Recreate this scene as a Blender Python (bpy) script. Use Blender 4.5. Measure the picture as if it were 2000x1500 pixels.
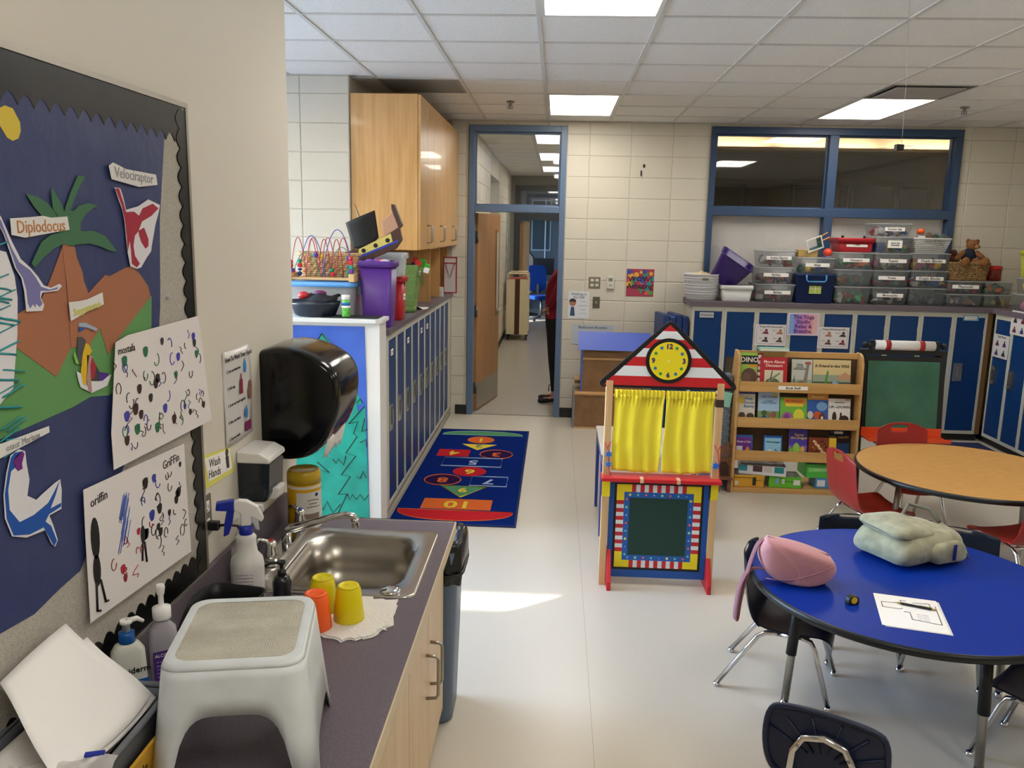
import bpy, math, random
from mathutils import Vector, Matrix, Euler
SC = bpy.context.scene
COL = SC.collection
for o in list(bpy.data.objects):
    bpy.data.objects.remove(o)
PI = math.pi
# ---------------------------------------------------------------- camera
cam_d = bpy.data.cameras.new('camera'); cam = bpy.data.objects.new('camera', cam_d); COL.objects.link(cam)
def _cam(yaw, pitch, roll, f):
    cy, sy, cp, sp = math.cos(yaw), math.sin(yaw), math.cos(pitch), math.sin(pitch)
    fw = Vector((sy*cp, cy*cp, -sp)); r = Vector((cy, -sy, 0)); u = r.cross(fw)
    c, s = math.cos(roll), math.sin(roll)
    r2 = r*c+u*s; u2 = u*c-r*s
    m = Matrix((r2, u2, -fw)).transposed().to_4x4()
    m.translation = (0, 0, 1.88)
    cam.matrix_world = m
    cam_d.sensor_width = 36; cam_d.lens = 36*f/2000
    cam_d.clip_start = .02
_cam(-0.0493737, 0.1818802, 0.0205922, 1636.355)
SC.camera = cam
# ---------------------------------------------------------------- world, sun, exposure
w = bpy.data.worlds.new('sky'); SC.world = w; w.use_nodes = True
nt = w.node_tree; bg = nt.nodes['Background']
sky = nt.nodes.new('ShaderNodeTexSky'); sky.sky_type = 'NISHITA'; sky.sun_disc = False
sky.sun_elevation = math.radians(32); sky.sun_rotation = math.radians(235); sky.air_density = 1.0; sky.ozone_density = 2.0; sky.dust_density = .3
nt.links.new(sky.outputs[0], bg.inputs[0]); bg.inputs[1].default_value = 5.8
sun_d = bpy.data.lights.new('sun', 'SUN'); sun_d.energy = 26; sun_d.angle = math.radians(.5); sun_d.color = (1, .95, .88)
sun = bpy.data.objects.new('sun', sun_d); COL.objects.link(sun)
sun.rotation_euler = Vector((.8, .6, -.26)).to_track_quat('-Z', 'Y').to_euler()
VS = SC.view_settings
VS.view_transform = 'Standard'; VS.look = 'None'; VS.exposure = 0.18; VS.gamma = 1.0; VS.use_curve_mapping = False
PANEL_W = 13.0     # emission of the fluorescent ceiling panels
# ---------------------------------------------------------------- colour and material helpers
def lin(c):
    if isinstance(c, str):
        c = c.lstrip('#'); c = [int(c[i:i+2], 16)/255 for i in (0, 2, 4)]
    return tuple((v/12.92 if v <= .04045 else ((v+.055)/1.055)**2.4) for v in c[:3])+(1,)
MATS = {}
def M(name, color='#808080', rough=.5, metal=0, var=None, bump=None, spec=.5, trans=0, alpha=1, emit=0, emitc=None, coat=0, sheen=0, sss=0, ior=1.45):
    """plain or noise-varied principled material; var=(colour2, scale, detail[, stretch]); bump=(scale, strength)"""
    if name in MATS: return MATS[name]
    m = bpy.data.materials.new(name); m.use_nodes = True; n = m.node_tree.nodes; l = m.node_tree.links
    b = n['Principled BSDF']; MATS[name] = m
    b.inputs['Base Color'].default_value = lin(color)
    b.inputs['Roughness'].default_value = rough; b.inputs['Metallic'].default_value = metal
    b.inputs['Specular IOR Level'].default_value = spec; b.inputs['IOR'].default_value = ior
    b.inputs['Transmission Weight'].default_value = trans; b.inputs['Alpha'].default_value = alpha
    b.inputs['Coat Weight'].default_value = coat; b.inputs['Sheen Weight'].default_value = sheen
    if emit:
        b.inputs['Emission Color'].default_value = lin(emitc or color); b.inputs['Emission Strength'].default_value = emit
    if var or bump:
        tc = n.new('ShaderNodeTexCoord')
    if var:
        mp = n.new('ShaderNodeMapping'); mp.inputs['Scale'].default_value = var[3] if len(var) > 3 else (1, 1, 1)
        l.new(tc.outputs['Object'], mp.inputs[0])
        no = n.new('ShaderNodeTexNoise'); no.inputs['Scale'].default_value = var[1]; no.inputs['Detail'].default_value = var[2]
        l.new(mp.outputs[0], no.inputs['Vector'])
        cr = n.new('ShaderNodeValToRGB'); cr.color_ramp.elements[0].position = .35; cr.color_ramp.elements[1].position = .65
        cr.color_ramp.elements[0].color = lin(color); cr.color_ramp.elements[1].color = lin(var[0])
        l.new(no.outputs[0], cr.inputs[0]); l.new(cr.outputs[0], b.inputs['Base Color'])
    if bump:
        n2 = n.new('ShaderNodeTexNoise'); n2.inputs['Scale'].default_value = bump[0]; n2.inputs['Detail'].default_value = 4
        l.new(tc.outputs['Object'], n2.inputs['Vector'])
        bp = n.new('ShaderNodeBump'); bp.inputs['Strength'].default_value = bump[1]; bp.inputs['Distance'].default_value = .01
        l.new(n2.outputs[0], bp.inputs['Height']); l.new(bp.outputs[0], b.inputs['Normal'])
    return m
def WOOD(name, c1, c2, axis='z', rough=.4, scale=1.0, coat=0):
    """grain stretched along one axis of the object"""
    st = {'x': (1, 14, 14), 'y': (14, 1, 14), 'z': (14, 14, 1)}[axis]
    return M(name, c1, rough, var=(c2, 2.2*scale, 5, st), coat=coat)
# ---------------------------------------------------------------- mesh builder
class MB:
    def __init__(s, mat=None):
        s.v = []; s.f = []; s.m = []; s.sm = []; s.X = mat or Matrix()
    def add(s, vs, fs, m=0, smooth=False):
        k = len(s.v); X = s.X
        s.v += [tuple(X @ Vector(p)) for p in vs]
        s.f += [tuple(i+k for i in f) for f in fs]; s.m += [m]*len(fs); s.sm += [smooth]*len(fs); return s
    def box(s, x0, y0, z0, x1, y1, z1, m=0):
        if x0 > x1: x0, x1 = x1, x0
        if y0 > y1: y0, y1 = y1, y0
        if z0 > z1: z0, z1 = z1, z0
        return s.add([(x0,y0,z0),(x1,y0,z0),(x1,y1,z0),(x0,y1,z0),(x0,y0,z1),(x1,y0,z1),(x1,y1,z1),(x0,y1,z1)],
              [(0,3,2,1),(4,5,6,7),(0,1,5,4),(1,2,6,5),(2,3,7,6),(3,0,4,7)], m)
    def cb(s, c, d, m=0):
        return s.box(c[0]-d[0]/2, c[1]-d[1]/2, c[2]-d[2]/2, c[0]+d[0]/2, c[1]+d[1]/2, c[2]+d[2]/2, m)
    def prism(s, pts, a, b, ax='z', m=0, smooth=False):
        """polygon (counter-clockwise) in the plane across axis ax, extruded from a to b; plane order: z->(x,y) y->(x,z) x->(y,z)"""
        f = {'z': lambda p, h: (p[0], p[1], h), 'y': lambda p, h: (p[0], h, p[1]), 'x': lambda p, h: (h, p[0], p[1])}[ax]
        n = len(pts); vs = [f(p, a) for p in pts]+[f(p, b) for p in pts]
        s.add(vs, [tuple(range(n))[::-1], tuple(range(n, 2*n))], m)
        k = len(s.v)-2*n
        s.f += [(k+i, k+(i+1) % n, k+n+(i+1) % n, k+n+i) for i in range(n)]; s.m += [m]*n; s.sm += [smooth]*n; return s
    def loft(s, rings, m=0, caps=True, closed=True, smooth=True):
        n = len(rings[0]); vs = [p for r in rings for p in r]; fs = []
        for i in range(len(rings)-1):
            for j in range(n if closed else n-1):
                a = i*n+j; b = i*n+(j+1) % n; fs.append((a, b, b+n, a+n))
        s.add(vs, fs, m, smooth)
        if caps and closed:
            k = len(s.v)-len(vs)
            s.f += [tuple(range(k, k+n))[::-1], tuple(range(k+len(vs)-n, k+len(vs)))]; s.m += [m]*2; s.sm += [False]*2
        return s
    def lathe(s, prof, c=(0, 0), n=20, m=0, smooth=True, sx=1, sy=1, caps=True):
        rings = [[(c[0]+r*sx*math.cos(2*PI*i/n), c[1]+r*sy*math.sin(2*PI*i/n), z) for i in range(n)] for r, z in prof]
        return s.loft(rings, m, caps, True, smooth)
    def tube(s, path, r, n=8, m=0, closed=False):
        P = [Vector(p) for p in path]; rings = []; N = len(P); prev = None
        for i in range(N):
            if closed: t = P[(i+1) % N]-P[i-1]
            else: t = P[min(i+1, N-1)]-P[max(i-1, 0)]
            t.normalize()
            if prev is None:
                a = Vector((0, 0, 1)) if abs(t.z) < .9 else Vector((1, 0, 0))
                u = t.cross(a).normalized()
            else:
                u = (prev-t*prev.dot(t)).normalized()
            prev = u; v = t.cross(u); rr = r[i] if isinstance(r, (list, tuple)) else r
            rings.append([tuple(P[i]+(u*math.cos(2*PI*j/n)+v*math.sin(2*PI*j/n))*rr) for j in range(n)])
        if closed: rings.append(rings[0])
        return s.loft(rings, m, not closed)
    def ell(s, c, r, n=14, k=8, m=0):
        if isinstance(r, (int, float)): r = (r, r, r)
        rings = []
        for i in range(k+1):
            a = -PI/2+PI*i/k; q = max(math.cos(a), .02)
            rings.append([(c[0]+r[0]*q*math.cos(2*PI*j/n), c[1]+r[1]*q*math.sin(2*PI*j/n), c[2]+r[2]*math.sin(a)) for j in range(n)])
        return s.loft(rings, m)
    def flat(s, pts, m=0):
        return s.add(pts, [tuple(range(len(pts)))], m)
    def grid(s, fn, nu, nv, m=0, smooth=True):
        vs = [fn(i/nu, j/nv) for j in range(nv+1) for i in range(nu+1)]
        fs = [(j*(nu+1)+i, j*(nu+1)+i+1, (j+1)*(nu+1)+i+1, (j+1)*(nu+1)+i) for j in range(nv) for i in range(nu)]
        return s.add(vs, fs, m, smooth)
    def mesh(s, name, mats):
        me = bpy.data.meshes.new(name); me.from_pydata(s.v, [], s.f)
        for mm in (mats if isinstance(mats, (list, tuple)) else [mats]): me.materials.append(mm)
        me.polygons.foreach_set('material_index', s.m); me.polygons.foreach_set('use_smooth', s.sm)
        me.validate(); me.update(); return me
def rrect(w, h, r, n=4, cx=0, cy=0):
    """rounded rectangle outline, counter-clockwise"""
    p = []
    for k, (sx, sy) in enumerate(((1, 1), (-1, 1), (-1, -1), (1, -1))):
        for i in range(n+1):
            a = PI/2*k+PI/2*i/n
            p.append((cx+sx*(w/2-r)+r*math.cos(a), cy+sy*(h/2-r)+r*math.sin(a)))
    return p
def circ(r, n=20, cx=0, cy=0, a0=0):
    return [(cx+r*math.cos(a0+2*PI*i/n), cy+r*math.sin(a0+2*PI*i/n)) for i in range(n)]
def O(name, me, parent=None, loc=None, rot=None, bev=0, seg=2, sub=0, solid=0):
    o = bpy.data.objects.new(name, me); COL.objects.link(o)
    if parent is not None: o.parent = parent
    if loc is not None: o.location = loc
    if rot is not None: o.rotation_euler = rot
    if solid:
        q = o.modifiers.new('solid', 'SOLIDIFY'); q.thickness = solid; q.offset = 0
    if bev:
        q = o.modifiers.new('bevel', 'BEVEL'); q.width = bev; q.segments = seg; q.limit_method = 'ANGLE'; q.angle_limit = math.radians(40)
    if sub:
        q = o.modifiers.new('sub', 'SUBSURF'); q.levels = sub; q.render_levels = sub
    return o
def P(name, mb, mats, parent=None, **k):
    return O(name, mb.mesh(name, mats), parent, **k)
def tag(o, label, cat, group=None, kind=None):
    if label: o['label'] = label
    if cat: o['category'] = cat
    if group: o['group'] = group
    if kind: o['kind'] = kind
    return o
def T(name, label, cat, loc=(0, 0, 0), rz=0, group=None, rot=None):
    o = bpy.data.objects.new(name, None); COL.objects.link(o); o.empty_display_size = .05
    o.location = loc; o.rotation_euler = rot or (0, 0, rz)
    return tag(o, label, cat, group)
def ST(name, mb, mats, parent=None, **k):
    o = P(name, mb, mats, parent, **k)
    if parent is None: o['kind'] = 'structure'
    return o
def dup(root, loc, rz=None, label=None, rot=None):
    r = root.copy(); COL.objects.link(r); r.location = loc
    if rz is not None: r.rotation_euler = (0, 0, rz)
    if rot is not None: r.rotation_euler = rot
    if label: r['label'] = label
    for ch in list(root.children):
        c = ch.copy(); COL.objects.link(c); c.parent = r
        for g in list(ch.children):
            d = g.copy(); COL.objects.link(d); d.parent = c
    return r
TXT = {}
def text(s, size, mat, parent, loc, rot, name='lettering', align='CENTER', ext=.0004, sx=1.0, bold=0.0, lh=1.0):
    """lettering as flat raised mesh; local x along the line, local y up the letters"""
    key = (s, size, align, ext, sx, bold, lh)
    if key not in TXT:
        c = bpy.data.curves.new('lettering', 'FONT'); c.body = s; c.size = size; c.align_x = align; c.align_y = 'CENTER'
        c.extrude = ext; c.resolution_u = 2; c.offset = bold; c.space_line = lh
        t = bpy.data.objects.new('tmp', c); COL.objects.link(t)
        dg = bpy.context.evaluated_depsgraph_get()
        me = bpy.data.meshes.new_from_object(t.evaluated_get(dg)); me.name = 'lettering'
        bpy.data.objects.remove(t); bpy.data.curves.remove(c)
        if sx != 1: me.transform(Matrix.Diagonal((sx, 1, 1, 1)))
        TXT[key] = me
    me = TXT[key].copy() if TXT[key].users else TXT[key]
    me.materials.clear(); me.materials.append(mat)
    return O(name, me, parent, loc, rot)
RX = (PI/2, 0, 0)             # text upright, facing -Y
RXL = (PI/2, 0, PI/2)         # text upright, facing +X
RXR = (PI/2, 0, -PI/2)        # text upright, facing -X
WHITE = M('white paper', '#efece8', .7); BLACK = M('black ink', '#141414', .6)
CHROME = M('chrome', '#d8d8d8', .12, 1); STEEL = M('brushed steel', '#a8a59f', .32, 1); DARK = M('dark plastic', '#17181a', .45)
# ================================================================ structure
D = 8.42; CEIL = 2.92
mFLOOR = M('vinyl floor', '#c9c1b3', .3, var=('#beb6a8', 260, 2), spec=.45)
mHALLF = M('corridor vinyl', '#a9a39a', .28, var=('#9f998f', 240, 2))
mWALL = M('cream wall paint', '#d6cfc2', .5, bump=(60, .03))
mBLOCK = M('painted block', '#cbc5b6', .5, bump=(90, .12))
mMORTAR = M('painted mortar', '#bab4a6', .7)
mCEIL = M('ceiling tile', '#ebebe6', .85, bump=(140, .25), var=('#e3e3de', 90, 3))
mTBAR = M('ceiling grid bar', '#cfcfc9', .5)
mFRAME = M('blue grey frame paint', '#5d728f', .35)
mBASE = M('black rubber baseboard', '#232322', .5)
def glass_mat(name, fac, tint=(.97, .98, 1)):
    m = bpy.data.materials.new(name); m.use_nodes = True; n = m.node_tree.nodes; l = m.node_tree.links; n.clear()
    o = n.new('ShaderNodeOutputMaterial'); t = n.new('ShaderNodeBsdfTransparent'); g = n.new('ShaderNodeBsdfGlossy'); x = n.new('ShaderNodeMixShader')
    t.inputs[0].default_value = (*tint, 1); g.inputs['Roughness'].default_value = .02; x.inputs[0].default_value = fac
    l.new(t.outputs[0], x.inputs[1]); l.new(g.outputs[0], x.inputs[2]); l.new(x.outputs[0], o.inputs[0]); return m
mGLASS = glass_mat('window glass', .07)
f = ST('floor', MB().box(-4.75, -3.15, -.1, 4.93, D+.02, 0), mFLOOR)
ST('floor_seam', MB().box(.1885, 1.5, 0, .1905, 8.3, .0004), M('floor seam', '#9d958a', .6), f)
ST('floor', MB().box(-2.4, D+.02, -.1, 7.5, 21, 0), mHALLF)
ST('trim_1', MB().box(-.83, D+.005, 0, .03, D+.035, .006), M('threshold strip', '#8f8a82', .4), bev=.002)
# ---- plain walls
def rects_minus(r, holes):
    out = [r]
    for h in holes:
        nxt = []
        for a in out:
            x0, z0, x1, z1 = a; hx0, hz0, hx1, hz1 = max(x0, h[0]), max(z0, h[1]), min(x1, h[2]), min(z1, h[3])
            if hx0 >= hx1 or hz0 >= hz1: nxt.append(a); continue
            if x0 < hx0: nxt.append((x0, z0, hx0, z1))
            if hx1 < x1: nxt.append((hx1, z0, x1, z1))
            if z0 < hz0: nxt.append((hx0, z0, hx1, hz0))
            if hz1 < z1: nxt.append((hx0, hz1, hx1, z1))
        out = nxt
    return out
def wallx(name, u0, u1, z0, z1, y0, y1, holes=(), mat=None, axis='x'):
    """wall running along x (faces +-y) or along y (faces +-x), with rectangular holes"""
    mb = MB(); z1 = CEIL+.03 if z1 == CEIL else z1
    for a, b, c, d in rects_minus((u0, z0, u1, z1), holes):
        if axis == 'x': mb.box(a, y0, b, c, y1, d)
        else: mb.box(y0, a, b, y1, c, d)
    return ST(name, mb, mat or mWALL)
BLK = {}
def blocks(parent, u0, u1, z0, z1, pos, face, joint0, axis='x', holes=(), bw=.4, bh=.2):
    """painted concrete blocks in stack bond, each a piece of its own, 4 mm proud of the wall face"""
    k0 = math.floor((u0-joint0)/bw); k1 = math.ceil((u1-joint0)/bw)
    for k in range(k0, k1):
        for j in range(int(math.floor(z0/bh+1e-6)), int(math.ceil(z1/bh-1e-6))):
            a = max(u0, joint0+k*bw)+.0025; c = min(u1, joint0+(k+1)*bw)-.0025; b = max(z0, j*bh)+.0025; d = min(z1, (j+1)*bh)-.0025
            if c-a < .02 or d-b < .02: continue
            for q in rects_minus((a, b, c, d), holes):
                w_, h_ = round(q[2]-q[0], 3), round(q[3]-q[1], 3)
                if w_ < .02 or h_ < .02: continue
                key = (w_, h_, axis, face)
                if key not in BLK:
                    t = .004; i = .004; mb = MB()
                    A = [(-w_/2, -h_/2), (w_/2, -h_/2), (w_/2, h_/2), (-w_/2, h_/2)]; Bq = [(x-math.copysign(i, x), z-math.copysign(i, z)) for x, z in A]
                    if axis == 'x': v = [(x, 0, z) for x, z in A]+[(x, face*t, z) for x, z in Bq]
                    else: v = [(0, x, z) for x, z in A]+[(face*t, x, z) for x, z in Bq]
                    fs = [(4, 5, 6, 7)]+[(n, (n+1) % 4, 4+(n+1) % 4, 4+n) for n in range(4)]
                    if (axis == 'x') == (face > 0): fs = [g[::-1] for g in fs]
                    BLK[key] = mb.add(v, fs).mesh('block', mBLOCK)
                cx, cz = (q[0]+q[2])/2, (q[1]+q[3])/2
                O('block', BLK[key], parent, (cx, pos, cz) if axis == 'x' else (pos, cx, cz))
wallx('wall_left', -3.15, 3.02, 0, CEIL, -1.11, -.96, axis='y')
DOORH = (-.881, 0, .07, 2.876); WINH = (1.451, 1.2, 3.80, 2.89)
wb = wallx('wall_back', -1.6, 4.93, 0, CEIL, D, D+.15, (DOORH, WINH), mMORTAR)
blocks(wb, -1.05, 4.77, 0, CEIL, D, -1, .29, holes=((DOORH[0]-.005, 0, DOORH[2]+.005, DOORH[3]), (WINH[0]-.005, WINH[1], WINH[2]+.005, WINH[3]), (1.6, 0, 4.8, 1.2)))
wp = wallx('wall_alcove', -4.75, -1.49, 0, CEIL, 6.09, 6.24, mat=mMORTAR)
blocks(wp, -3.0, -1.49, 1.0, CEIL, 6.09, -1, -1.49-.35)
wallx('wall_far_left', 6.24, D, 0, CEIL, -1.64, -1.49, axis='y', mat=mBLOCK)
wallx('wall_right', -3.15, D, 0, CEIL, 4.78, 4.93, axis='y')
wallx('wall_rear', -1.11, 4.93, 0, CEIL, -3.15, -3.0)
WIN1 = (3.15, .9, 5.95, 2.65)
wallx('wall_outer_left', 1.75, 6.24, 0, CEIL, -4.75, -4.6, (WIN1,), axis='y')
WIN2 = (-4.35, .88, -2.89, 2.3)
wallx('wall_window', -4.75, -1.11, 0, CEIL, 1.75, 1.9, (WIN2,))
ST('sun_block_wall', MB().box(-11.5, 1.5, -.1, -4.75, 1.9, 5.2), M('sun block brick', '#9a7f6b', .8))  # unseen wall, added to keep direct sun off the alcove side window
ST('ground_outside', MB().box(-24, -14, -.3, -4.75, 20, -.1), M('pale bounce ground', '#d5d8dc', .9))  # unseen ground, made pale to bounce daylight up to the ceiling
# windows of the alcove: frames, panes and an added roller shade
def frame(mb, u0, z0, u1, z1, t, p0, p1, axis):
    for a, b, c, d in ((u0, z0, u1, z0+t), (u0, z1-t, u1, z1), (u0, z0+t, u0+t, z1-t), (u1-t, z0+t, u1, z1-t)):
        if axis == 'x': mb.box(a, p0, b, c, p1, d)
        else: mb.box(p0, a, b, p1, c, d)
    return mb
mAL = M('aluminium', '#a5a7aa', .35, 1)
wn = ST('window_1', frame(MB(), *WIN1, .05, -4.72, -4.65, 'y').box(-4.72, 4.53, .95, -4.65, 4.57, 2.6), mAL)
ST('pane', MB().box(-4.69, 3.2, .95, -4.685, 4.53, 2.6), mGLASS, wn); ST('pane', MB().box(-4.69, 4.57, .95, -4.685, 5.9, 2.6), mGLASS, wn)
wn = ST('window_2', frame(MB(), *WIN2, .015, 1.77, 1.83, 'x'), mAL)
ST('added_roller_shade', MB().box(-4.34, 1.845, .985, -2.9, 1.85, 2.29), M('added shade cloth', '#d8d4c8', .8), wn)  # unseen shade, added to cut the sun down to a thin floor strip
pl = bpy.data.lights.new('sky_portal', 'AREA'); pl.shape = 'RECTANGLE'; pl.size = 2.8; pl.size_y = 1.75; pl.cycles.is_portal = True
po = bpy.data.objects.new('sky_portal', pl); COL.objects.link(po); po.location = (-4.6, 4.55, 1.775); po.rotation_euler = (0, -PI/2, 0)
# ---- ceiling with grid and tiles
ce = ST('ceiling', MB().box(-4.75, -3.15, CEIL+.03, 4.93, D+.15, CEIL+.15), M('ceiling void', '#8a8a86', .9))
X0, Y0, TS = -.122, 4.4, .6
bars = MB()
for k in range(-8, 9):
    x = X0+TS*k
    if -4.6 < x < 4.77: bars.box(x-.012, -3, CEIL, x+.012, D, CEIL+.028)
for k in range(-12, 7):
    y = Y0+TS*k
    if -3 < y < D: bars.box(-4.6, y-.0125, CEIL+.0005, 4.78, y+.0125, CEIL+.027)
bars.box(-4.6, D-.02, CEIL, 4.78, D, CEIL+.028).box(-.96, -3, CEIL, -.94, 3.02, CEIL+.028)
ST('grid_bars', bars, mTBAR, ce)
FIX = [(-.122, 6.8), (-.122, 3.2), (-.122, -.4), (2.278, 6.8), (2.278, 3.2), (2.278, -.4), (-2.522, 3.2)]
SPECIAL = {(-1.322, 6.2), (2.278, 6.2)}
tile = MB().box(-TS/2+.0125, -TS/2+.0125, CEIL+.006, TS/2-.0125, TS/2-.0125, CEIL+.024).mesh('ceiling_tile', mCEIL)
for i in range(-8, 8):
    for j in range(-13, 7):
        x, y = round(X0+TS*i, 3), round(Y0+TS*j, 3)
        if any(abs(x-a) < .01 and (abs(y-b) < .01 or abs(y-b-.6) < .01) for a, b in FIX): continue
        if any(abs(x-a) < .01 and abs(y-b) < .01 for a, b in SPECIAL): continue
        if x+TS > 4.85 or x < -4.7 or y < -3.05: continue
        if y < .8 or (x+TS < -.9 and y < 1.9) or x < -3.2: 
            continue
        if y+TS > D+.05:
            O('ceiling_tile', tile, ce, (x+TS/2, (y+D)/2, 0)).scale = (1, (D-y-.02)/(TS-.025), 1)
        else: O('ceiling_tile', tile, ce, (x+TS/2, y+TS/2, 0))
# plain infill over the part of the ceiling that the photo does not show
ST('ceiling_infill', MB().box(-4.6, -3, CEIL+.01, 4.78, .77, CEIL+.024).box(-4.6, .8, CEIL+.01, -3.13, 6.1, CEIL+.024), mCEIL, ce)
def emit_mat(name, c, s):
    m = bpy.data.materials.new(name); m.use_nodes = True; n = m.node_tree.nodes; l = m.node_tree.links; n.clear()
    o = n.new('ShaderNodeOutputMaterial'); e = n.new('ShaderNodeEmission'); e.inputs[0].default_value = lin(c)
    tc = n.new('ShaderNodeTexCoord'); sp = n.new('ShaderNodeSeparateXYZ'); l.new(tc.outputs['Object'], sp.inputs[0])
    mu = n.new('ShaderNodeMath'); mu.operation = 'MULTIPLY'; mu.inputs[1].default_value = 2*PI/.28; l.new(sp.outputs[0], mu.inputs[0])
    si = n.new('ShaderNodeMath'); si.operation = 'COSINE'; l.new(mu.outputs[0], si.inputs[0])
    ma = n.new('ShaderNodeMath'); ma.operation = 'MULTIPLY_ADD'; ma.inputs[1].default_value = -.25*s; ma.inputs[2].default_value = s; l.new(si.outputs[0], ma.inputs[0])
    l.new(ma.outputs[0], e.inputs[1]); l.new(e.outputs[0], o.inputs[0]); return m
mPANEL = emit_mat('fluorescent diffuser', '#fff9ee', PANEL_W)
mPFR = M('fixture frame', '#d9d8d2', .4)
LABL = ['bright ceiling light panel in front of the doorway transom', 'bright ceiling light panel cut by the top edge of the photo', 'ceiling light panel over the sink side of the room',
        'bright ceiling light panel near the blue interior window', 'ceiling light panel over the blue table', 'ceiling light panel at the rear right of the room', 'ceiling light panel in the daylight alcove']
def light_panel(x, y, label, z=CEIL, wx=.6, ly=1.2, mat=None):
    t = T('ceiling_light', label, 'light', (x+wx/2, y+ly/2, z), group='fluorescent ceiling panels')
    P('frame', frame_flat(wx-.02, ly-.02, .022), mPFR, t)
    P('diffuser', MB().box(-wx/2+.03, -ly/2+.03, .004, wx/2-.03, ly/2-.03, .010), mat or mPANEL, t)
    return t
def frame_flat(w_, h_, t, z0=-.002, z1=.02):
    return MB().box(-w_/2, -h_/2, z0, w_/2, -h_/2+t, z1).box(-w_/2, h_/2-t, z0, w_/2, h_/2, z1).box(-w_/2, -h_/2+t, z0, -w_/2+t, h_/2-t, z1).box(w_/2-t, -h_/2+t, z0, w_/2, h_/2-t, z1)
for (x, y), lb in zip(FIX, LABL): light_panel(x, y, lb)
# vents and sprinklers
t = T('air_vent', 'dark louvred return air vent above the wall cabinet', 'vent', (-1.022, 6.5, CEIL))
P('frame', frame_flat(.58, .58, .025), M('vent paint', '#8d8a84', .5), t)
lv = MB().box(-.26, -.26, -.001, .26, .26, .001).mesh('slat', M('vent slat', '#8a857d', .5))
for k in range(13):
    O('slat', MB().box(-.265, -.012, -.001, .265, .012, .001).mesh('slat', MATS['vent slat']) if k == 0 else sl0, t, (0, -.25+.0415*k, .006), (-.45, 0, 0))
    if k == 0: sl0 = t.children[-1].data
P('backing', MB().box(-.27, -.27, .02, .27, .27, .026), M('vent dark', '#1b1a19', .8), t)
t = T('air_diffuser', 'grey hanging panel air diffuser behind the right ceiling light', 'vent', (2.578, 6.5, CEIL))
P('frame', frame_flat(.58, .58, .03), M('diffuser frame', '#6d6a64', .5), t)
P('panel', MB().box(-.24, -.24, -.012, .24, .24, -.004), M('diffuser panel', '#a8a6a0', .5), t, bev=.003)
P('backing', MB().box(-.26, -.26, .018, .26, .26, .024), MATS['vent dark'], t)
t = T('sprinkler', 'small metal sprinkler head on the ceiling near the doorway', 'sprinkler', (-.418, 7.22, CEIL), group='ceiling sprinklers')
P('escutcheon', MB().lathe([(.035, 0), (.03, -.008), (.014, -.012)], n=16), M('sprinkler metal', '#8d8a85', .4, .8), t)
P('body', MB().lathe([(.01, -.01), (.01, -.03), (.006, -.045)], n=12).tube([(.02, 0, -.05), (.018, 0, -.03), (.01, 0, -.022)], .003).tube([(-.02, 0, -.05), (-.018, 0, -.03), (-.01, 0, -.022)], .003), MATS['sprinkler metal'], t)
P('deflector', MB().lathe([(.024, -.05), (.024, -.053)], n=16), MATS['sprinkler metal'], t)
dup(t, (3.237, 7.2, CEIL), label='small metal sprinkler head on the ceiling at the far right')
# ---- doorway with transom
fd = ST('door_1', MB().box(-.881, D-.02, 0, -.825, D+.17, 2.876).box(.014, D-.02, 0, .07, D+.17, 2.876).box(-.825, D-.02, 2.816, .014, D+.17, 2.876).box(-.825, D-.02, 2.052, .014, D+.17, 2.112), mFRAME, bev=.003)
ST('transom_pane', MB().box(-.825, D+.06, 2.112, .014, D+.066, 2.816), mGLASS, fd)
ST('stop_bead', frame(MB(), -.825, 2.112, .014, 2.816, .018, D+.04, D+.09, 'x'), mFRAME, fd)
mDOOR = WOOD('oak door veneer', '#a9794a', '#9a6b3f', 'z', .35)
leaf = T('door_leaf', 'open wooden classroom door with narrow glass strip and metal kick plate', 'door', (-.82, 8.575, 0), math.radians(78))
P('slab', MB().box(0, -.022, .01, .82, .022, 2.04), mDOOR, leaf, bev=.002)
v = P('vision_strip', MB().box(.66, -.027, .95, .78, .027, 1.88), M('vision frame', '#8b6439', .4), leaf)
P('pane', MB().box(.69, -.0285, .98, .75, .0285, 1.85), M('pale door glass', '#b9c0c0', .15), v)
P('kick_plate', MB().box(.02, -.025, .03, .8, -.0225, .3), STEEL, leaf)
hd = P('handle', MB().box(.74, -.06, 1.0, .76, .06, 1.02).box(.62, -.066, 1.0, .76, -.05, 1.02).box(.62, .05, 1.0, .76, .066, 1.02), CHROME, leaf, bev=.004)
P('rosette', MB().cb((.75, 0, 1.01), (.05, .054, .16)), STEEL, leaf, bev=.004)
for z in (.25, 1.05, 1.8): P('hinge', MB().lathe([(.01, z-.06), (.01, z+.06)], (-.004, -.02), 10).box(-.03, -.006, z-.06, 0, .006, z+.06), M('hinge metal', '#77756f', .4, .7), leaf)
bl = MB().box(-1.0, D-.012, 0, -.885, D, .1)
ST('baseboard_back', bl.box(.075, D-.012, 0, 1.3, D, .1), mBASE, bev=.003)
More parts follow.
